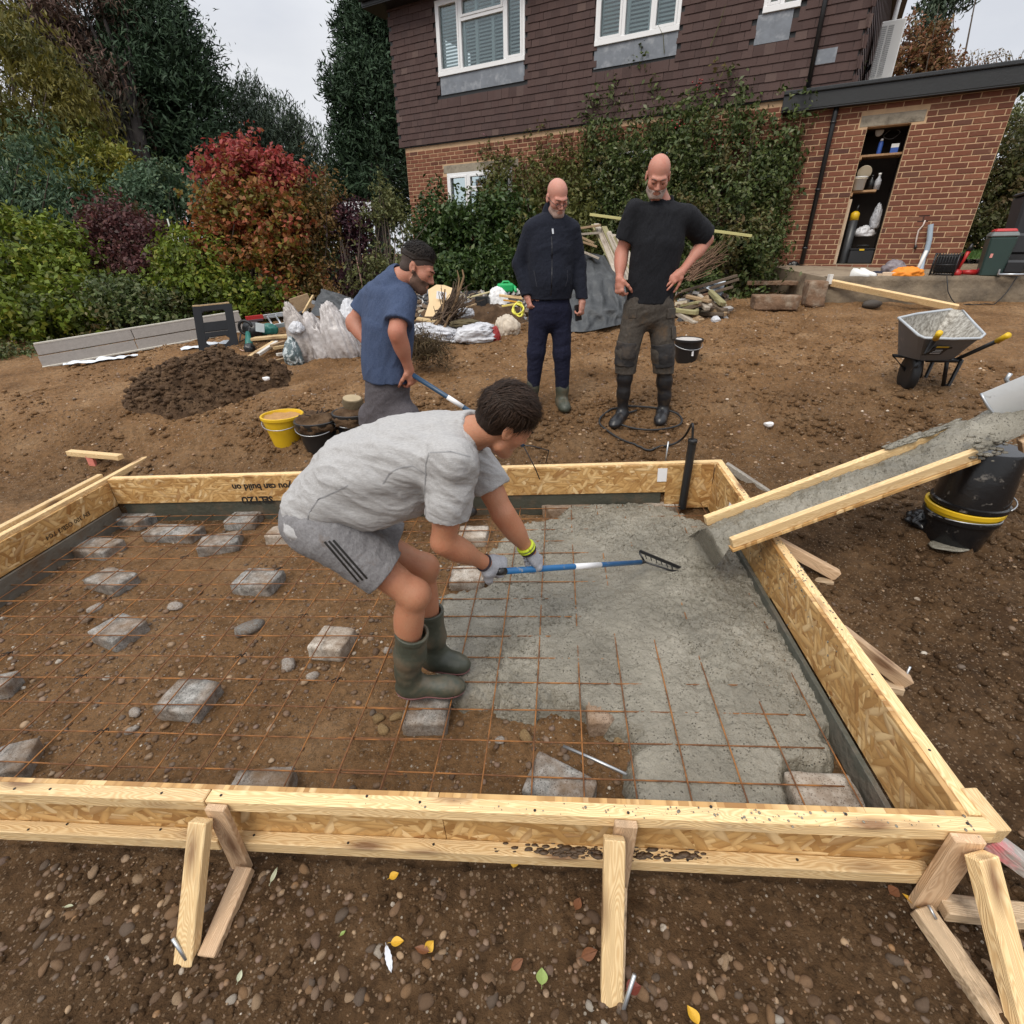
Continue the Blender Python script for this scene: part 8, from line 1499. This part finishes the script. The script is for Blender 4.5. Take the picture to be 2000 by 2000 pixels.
hf1 = hair_cap(.052, -.048, .009, .004); ha = build('hair', lambda p: hf1(((p-Hc1) @ HM1)/S1)*S1, [Hc1], .17, .0035, HB_, t1)
def flow1(d): return np.array([d[0]*.35, .75, .25]) if d[2] > .35 else np.array([d[0]*.2, .12 if d[1] > 0 else -.2, -1.])
V, F = strands(None, HM1, Hc1, S1*1.015, 5600, .036, flow1, lambda q: q[:, 2] > np.where(q[:, 1] > -.0, .045+.25*np.clip(q[:, 1], 0, .05), np.where((np.abs(q[:, 0]) > .045) & (q[:, 1] > -.045), .045, -.045)), 3, .0017, .0035); o = link('hair_locks', mesh_np('hair_locks', V, F, HB_), ha); o['kind'] = 'stuff'
face_parts(t1, Hc1, HM1, S1, HB_, True)
boot(t1, anR, MP(914, 1352, .006)*np.array([1, 1, 1])+np.array([0, 0, .004]), Y(805, 1234, y0-.02), GREENB, PINKS, .070, .004); boot(t1, anL, MP(908, 1310, .004), Y(838, 1192, y0+.2), GREENB, PINKS, .066, .004)
# his rake
RBL = plain('blue_paint', (.015, .12, .30), .35, .15, 14, .0006, 60, dirt=(.30, .29, .26), dirt_s=22, dirt_lo=.6); r1 = thing('rake', 'blue handled concrete rake held by the bent over worker', 'rake', rk1)
e0 = on_rake(976); MB().tube([e0, (e0+rk1)/2, rk1], .0145, 14).obj('handle', RBL, r1, True); MB().tube([e0-rkd*.012, e0+rkd*.03], .0168, 14).obj('end_grip', BLKP, r1, True)
q0, q1 = on_rake(1121), on_rake(1172); MB().tube([q0, q1], .0151, 14).obj('white_label', WHITE, r1, True); MB().tube([rk1-rkd*.01, rk1+rkd*.05], [.016, .009], 10).obj('socket', BLKP, r1, True)
c0 = rk1+rkd*.05; hl_ = [MP(1249, 1078, .17), MP(1328, 1105, .03)]; m = MB()
m.tube([c0, MP(1249, 1080, .16)], .006, 6); m.tube([c0, MP(1310, 1114, .04), MP(1334, 1117, .02)], .006, 6); m.obj('fork', BLKP, r1, True); MB().beam(MP(1249, 1076, .17), MP(1331, 1110, .03), .010, .020).obj('blade', BLKP, r1, bevel=.002)
for k in range(9): a = MP(1249, 1076, .17)*(1-k/8)+MP(1331, 1110, .03)*(k/8); MB().tube([a, a+np.array([.012, -.01, -.035])], [.004, .0025], 5).obj('tine', BLKP, r1, True)
# ------------------------------------------------------------------ 2: man in a blue t-shirt behind him
yb = 3.46; t2 = thing('person', 'bearded dark haired man in a blue t-shirt and grey trousers looking down', 'person', MP(905, 1008, .0))
J2 = dict(pel=Y(758, 800, yb+.02), wai=Y(757, 730, yb), che=Y(757, 640, yb), upp=Y(756, 585, yb+.02), nek=Y(776, 548, yb), head=Y(815, 525, yb-.03), shR=Y(786, 592, yb-.10), shL=Y(722, 588, yb+.16))
elR2, wrR2, elL2, wrL2 = Y(775, 648, yb-.22), Y(799, 722, yb-.14), Y(692, 630, yb+.16), Y(712, 664, yb+.08)
L2 = np.array([-.72, .70, 0]); sp2 = [J2[k] for k in ('pel', 'wai', 'che', 'upp', 'nek')]; HM2 = head_frame((.88, -.12, -.46), (.42, .05, .90)); Hc2 = J2['head']; S2 = .98
SK2 = skin_mat('tanned_skin', (.42, .19, .125)); MR2 = hand_frame((.12, .2, -1), (.8, -.55, 0)); ML2 = hand_frame((.6, -.3, -.5), (-.4, .4, .6))
hd2 = [to_local(hand_sdf(1., -1, (.8, .85, .9, 1.), .6), wrR2, MR2), to_local(hand_sdf(1., 1, (.8, .8, .9, 1.), .4), wrL2, ML2)]
b2 = union([union([etube(sp2, [L2]*5, [.15, .14, .165, .16, .06], [.11, .10, .115, .09, .06]), cap(J2['nek'], Hc2+HM2 @ np.array([0, -.03, -.05]), .066, .060), limb_arm(J2['shR'], elR2, wrR2, 1.08), limb_arm(J2['shL'], elL2, wrL2, 1.08)], .04), to_local(head_sdf(S2), Hc2, HM2)]+hd2, .012)
al2 = [*J2.values(), elR2, wrR2, elL2, wrL2]; build('body', b2, al2, .18, .0055, SK2, t2)
TEE2 = cloth_mat('blue_cotton', (.048, .070, .13), (.07, .095, .165), (1, 1, 1), 120, .003); up2 = np.array([0, 0, 1.])
s2 = union([etube([J2['wai']-up2*.03, J2['wai']+up2*.08, J2['che'], J2['upp'], J2['nek']+np.array([.0, 0, .012])], [L2]*5, [.192, .185, .200, .198, .085], [.150, .145, .145, .115, .078]), sleeve(J2['shR'], elR2, .70, .080, .086), sleeve(J2['shL'], elL2, .55, .078, .082)], .05)
s2 = inter(s2, lambda p: (J2['wai'][2]-.035)-p[:, 2])
for a, e, fr in ((J2['shR'], elR2, .70), (J2['shL'], elL2, .55)): d = nrm(e-a); q = a+(e-a)*fr; s2 = cut(s2, inter(cap(q-d*.04, q+d*.2, .056, .06), lambda p, q=q, d=d: -((p-q) @ d)-.04), .004)
nd = nrm(Hc2-J2['nek']+np.array([0, 0, .02])); s2 = cut(s2, cap(J2['nek']+nd*.014, J2['nek']+nd*.2, .068, .085), .006)
build('t_shirt', s2, al2, .2, .0055, TEE2, t2, wr=[(.010, 7, (0, 0, 1), 3.5, 33), (.004, 17, nrm(np.array([.5, 0, .9])), 3, 37)])
TR2 = cloth_mat('grey_jogger_cloth', (.085, .078, .085), (.115, .105, .115), (1, 1, 1), 100, .003); hR2, kR2, aR2, hL2, kL2, aL2 = Y(790, 815, yb-.06), Y(846, 905, yb+.06), Y(888, 985, yb+.05), Y(728, 812, yb+.10), Y(735, 920, yb+.14), Y(738, 1015, yb+.1)
p2_ = union([etube([J2['pel']-up2*.06, J2['pel'], J2['wai']+up2*.0], [L2]*3, [.172, .178, .165], [.135, .142, .130]), cap(hR2, kR2, .108, .085), cap(kR2, aR2, .082, .066), cap(hL2, kL2, .100, .085), cap(kL2, aL2, .082, .066)], .05)
p2_ = inter(p2_, lambda p: p[:, 2]-(J2['wai'][2]+.03)); tr2 = build('trousers', p2_, [J2['pel'], J2['wai'], hR2, kR2, aR2, hL2, kL2, aL2], .22, .007, TR2, t2, wr=[(.008, 8, nrm(np.array([.7, -.3, .3])), 3, 43), (.004, 20, (.6, .3, .4), 2.5, 47)])
for zz in (.0, -.022): MB().tube([J2['wai']+up2*zz+L2*.173*math.cos(q)+np.cross(up2, L2)*.137*math.sin(q) for q in np.linspace(0, 2*math.pi, 40)], .006, 6).obj('waistband', TR2, tr2, True)
boot(t2, aR2, MP(925, 1008, .02), aR2+(kR2-aR2)*.55, BLACKB, BLKS, .055, .006, sole=False); boot(t2, aL2, MP(775, 1035, .0), aL2+(kL2-aL2)*.5, BLACKB, BLKS, .055, .006, sole=False)
HB2 = hair_mat('black_brown_hair', (.014, .010, .008)); hf2 = hair_cap(.074, .038, .008, .006); ha2 = build('hair', lambda p: hf2(((p-Hc2) @ HM2)/S2)*S2, [Hc2], .17, .0045, HB2, t2)
V, F = strands(None, HM2, Hc2, S2*1.05, 1900, .022, lambda d: np.array([d[0]*.3, .25, .6]), lambda q: (q[:, 2] > .068+.4*np.clip(q[:, 1], 0, .05)), 5, .0020, .005); o = link('hair_locks', mesh_np('hair_locks', V, F, HB2), ha2); o['kind'] = 'stuff'
fade = hair_cap(.04, -.045, .0025, .001); build('short_sides', lambda p: fade(((p-Hc2) @ HM2)/S2)*S2, [Hc2], .15, .0045, plain('clipped_hair', (.05, .034, .028), .9, .4, 60), t2)
hs_ = head_sdf(1.)
def beard_fn(th, top=-.028, back=.0): 
    def f(p):
        lim = top-.012+.0*p[:, 0]; d = hs_(p)-th*(1+.5*vnoise(p*140, 3)); side = back-p[:, 1]; mouth = .0135-np.sqrt((p[:, 0]/1.9)**2+(p[:, 2]+.066)**2); sl = p[:, 2]-(top+np.clip((.06-p[:, 1])/.06, 0, 1)*.03-np.clip((np.abs(p[:, 0])-.02)/.03, 0, 1)*.0)
        return np.maximum(np.maximum(np.maximum(d, side), sl), np.where(p[:, 1] > .08, mouth, -1))
    return f
bf2 = beard_fn(.0022, -.040, -.004); build('beard', lambda p: bf2(((p-Hc2) @ HM2)/S2)*S2, [Hc2], .14, .0045, plain('dark_stubble', (.105, .058, .04), .9, .5, 80), t2)
face_parts(t2, Hc2, HM2, S2, HB2)
r2 = thing('rake', 'second rake, its blue and white handle slanting down from the man in the blue t-shirt', 'rake', Y(1022, 870, 3.2)); a, e = Y(806, 732, yb-.14), Y(1022, 870, 3.3); MB().tube([a, (a+e)/2, e], .016, 12).obj('handle', plain('dark_blue_paint', (.02, .06, .12), .35, .2), r2, True)
MB().tube([a+(e-a)*.30, a+(e-a)*.44], .0166, 12).obj('white_label', WHITE, r2, True); m = MB(); 
for q in (((1022, 870), (1045, 914), (1054, 936)), ((1022, 870), (1040, 871), (1072, 880), (1066, 904))): m.tube([Y(*c, 3.3+.02*i) for i, c in enumerate(q)], .0042, 6)
m.obj('fork', BLKP, r2, True)
# ------------------------------------------------------------------ 3 and 4: the two bald men watching
def stand(label, loc, J, face, up, s, skin, lat, lower, hands, wa, wb, clothes):
    t = thing('person', label, 'person', loc); HM = head_frame(face, up); sp = [J[k] for k in ('pel', 'wai', 'che', 'upp', 'nek')]
    hs = [to_local(hand_sdf(*a), w, M) for a, w, M in hands]
    b = union([union([etube(sp, [lat]*5, wa, wb), cap(J['nek']-np.array([0, 0, .02]), J['head']+HM @ np.array([0, -.03, -.05]), .064, .058), limb_arm(J['shA'], J['elA'], J['wrA'], 1.04), limb_arm(J['shB'], J['elB'], J['wrB'], 1.04)], .04), to_local(head_sdf(s), J['head'], HM)]+hs, .012)
    pts = [J[k] for k in J if k[:2] in ('pe', 'wa', 'ch', 'up', 'ne', 'he', 'sh', 'el', 'wr')]+[w+M[:, 0]*.1 for a, w, M in hands]
    build('body', b, pts, .17, .005, skin, t); return t, HM, pts
y3 = 4.70; J3 = dict(pel=Y(1075, 606, y3), wai=Y(1075, 572, y3), che=Y(1076, 490, y3-.01), upp=Y(1077, 445, y3), nek=Y(1078, 424, y3+.02), head=Y(1088, 387, y3-.055), shA=Y(1038, 450, y3+.0), elA=Y(1015, 516, y3+.04), wrA=Y(1030, 580, y3-.05), shB=Y(1117, 450, y3), elB=Y(1131, 518, y3+.03), wrB=Y(1137, 590, y3-.06), hpA=Y(1055, 612, y3), knA=Y(1047, 688, y3-.02), anA=Y(1041, 762, y3), hpB=Y(1094, 612, y3), knB=Y(1098, 690, y3-.02), anB=Y(1098, 768, y3))
SK3 = skin_mat('pink_skin', (.50, .25, .19), .35); X3 = np.array([1., .12, 0]); MB3 = hand_frame((-.05, -.1, -1), (.8, -.5, 0)); MA3 = hand_frame((.3, -.2, -1), (-.8, -.4, 0))
t3, HM3, p3 = stand('bald man with glasses in a zipped navy jacket and navy trousers holding a phone', J3['anB']*np.array([1, 1, 0])+np.array([0, 0, GP(1104, 790)[2]]), J3, (.30, -.80, -.44), (.1, -.42, .9), .97, SK3, X3, None, [((1., 1, (.9, .95, 1., 1.), .7), J3['wrB'], MB3), ((.9, -1, (.6, .6, .6, .6), .4), J3['wrA'], MA3)], [.16, .165, .17, .165, .06], [.12, .13, .12, .095, .06], None)
JK = cloth_mat('navy_fleece', (.013, .015, .024), (.020, .023, .034), (1, 1, 1), 100, .003, .9, .3); up3 = np.array([0, 0, 1.])
def sleeve_long(a, e, w, r0, r1, r2): d = nrm(w-e); return inter(union([cap(a, e, r0, r1), cap(e, w+d*.03, r1, r2)], .03), plane(w-d*.012, d))
j3 = union([etube([J3['wai']-up3*.02, J3['wai']+up3*.07, J3['che'], J3['upp'], J3['nek']+up3*.02], [X3]*5, [.182, .190, .196, .190, .085], [.150, .158, .146, .115, .075]), ell(J3['wai']+np.array([0, -.075, .12]), (.14, .10, .16)), sleeve_long(J3['shA'], J3['elA'], J3['wrA'], .070, .058, .045), sleeve_long(J3['shB'], J3['elB'], J3['wrB'], .070, .058, .045)], .045)
j3 = inter(j3, lambda p: np.maximum((J3['wai'][2]-.045)-p[:, 2], -9))
nc = J3['nek']+up3*.02; j3 = union([j3, cut(cap(nc-up3*.01, nc+up3*.04+np.array([0, -.015, 0]), .073, .070), cap(nc, nc+up3*.2, .060, .066), .004)], .012); j3 = cut(j3, union([cap(nc+up3*.0, nc+up3*.2, .058, .066), cap(nc+np.array([.005, -.10, .06]), nc+np.array([.004, -.115, -.075]), .034, .004)], .02), .006)
jo = build('jacket', j3, p3, .2, .0055, JK, t3, wr=[(.005, 8, (.2, 0, 1), 2.6, 53), (.003, 20, (1, 0, .5), 2.5, 57)])
zz = [(1077, 462), (1078, 480), (1078, 500), (1078, 530), (1077, 560), (1076, 578)]; stripe(jo, sum([lerp2(a, b_, 4) for a, b_ in zip(zz, zz[1:])], []), .007, plain('zip_tape', (.008, .008, .012), .5), 'zip', jo, .003); stripe(jo, lerp2((1079, 447), (1080, 457), 4), .014, plain('zip_puller', (.55, .56, .58), .35, metal=.6), 'zip_puller', jo, .006)
for q in (((1043, 528), (1046, 545), (1049, 560)), ((1108, 528), (1108, 545), (1104, 560))): stripe(jo, q, .006, plain('pocket_zip', (.03, .033, .045), .5), 'pocket_zip', jo, .002)
TR3 = cloth_mat('navy_trouser_cloth', (.012, .013, .028), (.018, .020, .040), (1, 1, 1), 110, .003, dirt=.66)
def trousers(name, J, lat, mat, r, hemz, t, wr, pel=(.168, .172, .15), ped=(.125, .135, .12), h=.006, cutlow=None):
    f = union([etube([J['pel']-up3*.05, J['pel']+up3*.02, J['wai']+up3*.02], [lat]*3, pel, ped), cap(J['hpA'], J['knA'], r[0], r[1]), cap(J['knA'], J['anA'], r[1], r[2]), cap(J['hpB'], J['knB'], r[0], r[1]), cap(J['knB'], J['anB'], r[1], r[2])], .035)
    f = inter(f, lambda p: np.maximum(p[:, 2]-(J['wai'][2]+.03), hemz-p[:, 2])); return build(name, f, [J[k] for k in ('pel', 'wai', 'hpA', 'hpB', 'knA', 'knB', 'anA', 'anB')], .2, h, mat, t, wr=wr)
gz = GP(1098, 790)[2]; trousers('trousers', J3, X3, TR3, (.098, .074, .055), gz+.10, t3, [(.006, 9, (.1, 0, 1), 3, 63), (.004, 20, (1, 0, .4), 2.5, 67)])
boot(t3, J3['anA']-up3*.0, np.array([*Y(1040, 790, y3-.17)[:2], ZG(*Y(1040, 790, y3-.17)[:2])]), J3['anA']+up3*.16, GREENB, BLKS, .050, .006, sole=False); boot(t3, J3['anB'], np.array([*Y(1106, 793, y3-.17)[:2], ZG(*Y(1106, 793, y3-.17)[:2])]), J3['anB']+up3*.10, GREENB, BLKS, .050, .006, sole=False)
WST = plain('grey_white_stubble', (.37, .255, .215), .9, .35, 70); bf3 = beard_fn(.0014, -.047, .022); build('stubble', lambda p: bf3(((p-J3['head']) @ HM3)/.97)*.97, [J3['head']], .14, .0045, WST, t3); face_parts(t3, J3['head'], HM3, .97, plain('grey_brow', (.16, .11, .09), .8))
gp = lambda *q: J3['head']+HM3 @ (np.array(q)*.97); m = MB()
for sx in (-1, 1): m.tube([gp(sx*.031+.021*math.cos(a), .116, -.010+.015*math.sin(a)) for a in np.linspace(0, 2*math.pi, 18)], .0020, 5); m.tube([gp(sx*.052, .113, -.006), gp(sx*.078, .05, .004), gp(sx*.083, -.005, .012)], .0022, 5)
m.tube([gp(-.011, .118, -.006), gp(0, .121, -.002), gp(.011, .118, -.006)], .002, 5); m.obj('glasses', BLKP, t3, True)
ph = J3['wrB']+MB3[:, 0]*.085-MB3[:, 2]*.03; tag(MB().box((0, 0, 0), (.13, .068, .009)).obj('phone', BLKP, bevel=.003, M=mat4(MB3 @ rotx(.5) @ rotz(.2), ph)), 'black phone held low in the hand of the man in the navy jacket', 'phone')
# black t-shirt man
y4 = 4.42; J4 = dict(pel=Y(1268, 600, y4), wai=Y(1270, 562, y4), che=Y(1285, 478, y4-.01), upp=Y(1290, 425, y4), nek=Y(1292, 398, y4+.01), head=Y(1285, 345, y4-.08), shA=Y(1238, 420, y4), elA=Y(1214, 494, y4+.04), wrA=Y(1210, 545, y4-.06), shB=Y(1345, 428, y4+.0), elB=Y(1381, 468, y4+.10), wrB=Y(1330, 532, y4-.08), hpA=Y(1244, 604, y4), knA=Y(1224, 688, y4-.03), anA=Y(1217, 775, y4), hpB=Y(1290, 604, y4), knB=Y(1295, 690, y4-.03), anB=Y(1297, 782, y4))
SK4 = skin_mat('ruddy_skin', (.47, .215, .155), .5); X4 = np.array([1., .06, 0]); MA4 = hand_frame((.05, -.15, -1), (-.7, -.7, 0)); MB4 = hand_frame((-.78, -.30, -.50), (.15, -.85, .45))
t4, HM4, p4 = stand('tall bald bearded man in black t-shirt, brown trousers and black boots, hand on hip', J4['anB']*np.array([1, 1, 0])+np.array([0, 0, GP(1290, 803)[2]]), J4, (-.12, -.82, -.50), (-.03, -.48, .87), 1.0, SK4, X4, None, [((1.05, 1, (.75, .8, .9, 1.), .6), J4['wrA'], MA4), ((1.05, 1, (.12, .1, .12, .2), .3, 0., .12), J4['wrB'], MB4)], [.17, .165, .185, .18, .062], [.125, .13, .13, .10, .062], None)
TEE4 = cloth_mat('black_cotton', (.012, .0125, .015), (.020, .021, .025), (1, 1, 1), 120, .003, .9, .25)
s4 = union([etube([J4['pel']+up3*.00, J4['wai']+up3*.05, J4['che'], J4['upp'], J4['nek']+up3*.012], [X4]*5, [.184, .180, .198, .198, .086], [.142, .148, .148, .116, .078]), sleeve(J4['shA'], J4['elA'], .66, .080, .086), sleeve(J4['shB'], J4['elB'], .82, .080, .088)], .05)
s4 = inter(s4, lambda p: (J4['pel'][2]+.035)-p[:, 2])
for a, e, fr in ((J4['shA'], J4['elA'], .66), (J4['shB'], J4['elB'], .82)): d = nrm(e-a); q = a+(e-a)*fr; s4 = cut(s4, inter(cap(q-d*.04, q+d*.2, .060, .064), lambda p, q=q, d=d: -((p-q) @ d)-.04), .004)
s4 = cut(s4, cap(J4['nek']+up3*.016, J4['nek']+up3*.2+np.array([0, -.06, 0]), .068, .086), .006); build('t_shirt', s4, p4, .2, .0055, TEE4, t4, wr=[(.011, 6.5, (0, 0, 1), 4, 73), (.005, 16, (.5, 0, .8), 3, 77)])
TR4 = cloth_mat('brown_grey_work_cloth', (.062, .053, .045), (.085, .074, .063), (1, 1, 1), 60, .004, dirt=.54); gz4 = GP(1290, 803)[2]
tr4 = trousers('trousers', J4, X4, TR4, (.108, .088, .078), gz4+.36, t4, [(.009, 8, (.2, 0, 1), 2.2, 83), (.005, 17, (1, 0, .4), 2.5, 87)], (.175, .180, .165), (.135, .142, .13))
KP = plain('black_knee_pad', (.016, .015, .016), .8, .4, 12, .004, 40, dirt=(.06, .045, .033), dirt_s=8)
for k_, a_, h_ in ((J4['knA'], J4['anA'], J4['hpA']), (J4['knB'], J4['anB'], J4['hpB'])):
    ax = nrm(h_-a_); f = inter(inter(cap(k_-ax*.14, k_+ax*.12, .088, .094), lambda p, k_=k_, ax=ax: np.abs((p-k_) @ ax+.01)-.095), lambda p, k_=k_: p[:, 1]-(k_[1]+.12)); f = union([f, ell(k_+np.array([0, -.06, 0]), (.058, .04, .075))], .03); build('knee_pad', f, [k_], .2, .006, KP, tr4, wr=[(.006, 16, (1, 0, 0), 2, 91)])
for px, py, w, h in ((1311, 612, .06, .075), (1236, 612, .04, .075), (1316, 650, .05, .10)):
    c, n = on_surf(tr4, px, py)
    if c is not None: 
        x = nrm(np.cross((0, 0, 1), n)); MB().box((0, 0, 0), (w*1.6, h, .008)).obj('pocket', TR4, tr4, bevel=.005, M=mat4(np.stack([x, np.cross(n, x), n], 1), c+n*.003))
boot(t4, J4['anA'], np.array([*Y(1196, 796, y4-.20)[:2], ZG(*Y(1196, 796, y4-.20)[:2])]), J4['anA']+up3*.33+(J4['knA']-J4['anA'])*np.array([.6, .6, 0]), BLACKB, BLKS, .066, .006, sole=False); boot(t4, J4['anB'], np.array([*Y(1290, 806, y4-.20)[:2], ZG(*Y(1290, 806, y4-.20)[:2])]), J4['anB']+up3*.33+(J4['knB']-J4['anB'])*np.array([.6, .6, 0]), BLACKB, BLKS, .066, .006, sole=False)
bf4 = beard_fn(.0030, -.048, .028); build('beard', lambda p: bf4((p-J4['head']) @ HM4), [J4['head']], .14, .0045, plain('white_grey_beard', (.33, .25, .215), .9, .45, 60), t4); face_parts(t4, J4['head'], HM4, 1., plain('dark_grey_brow', (.14, .10, .09), .8))
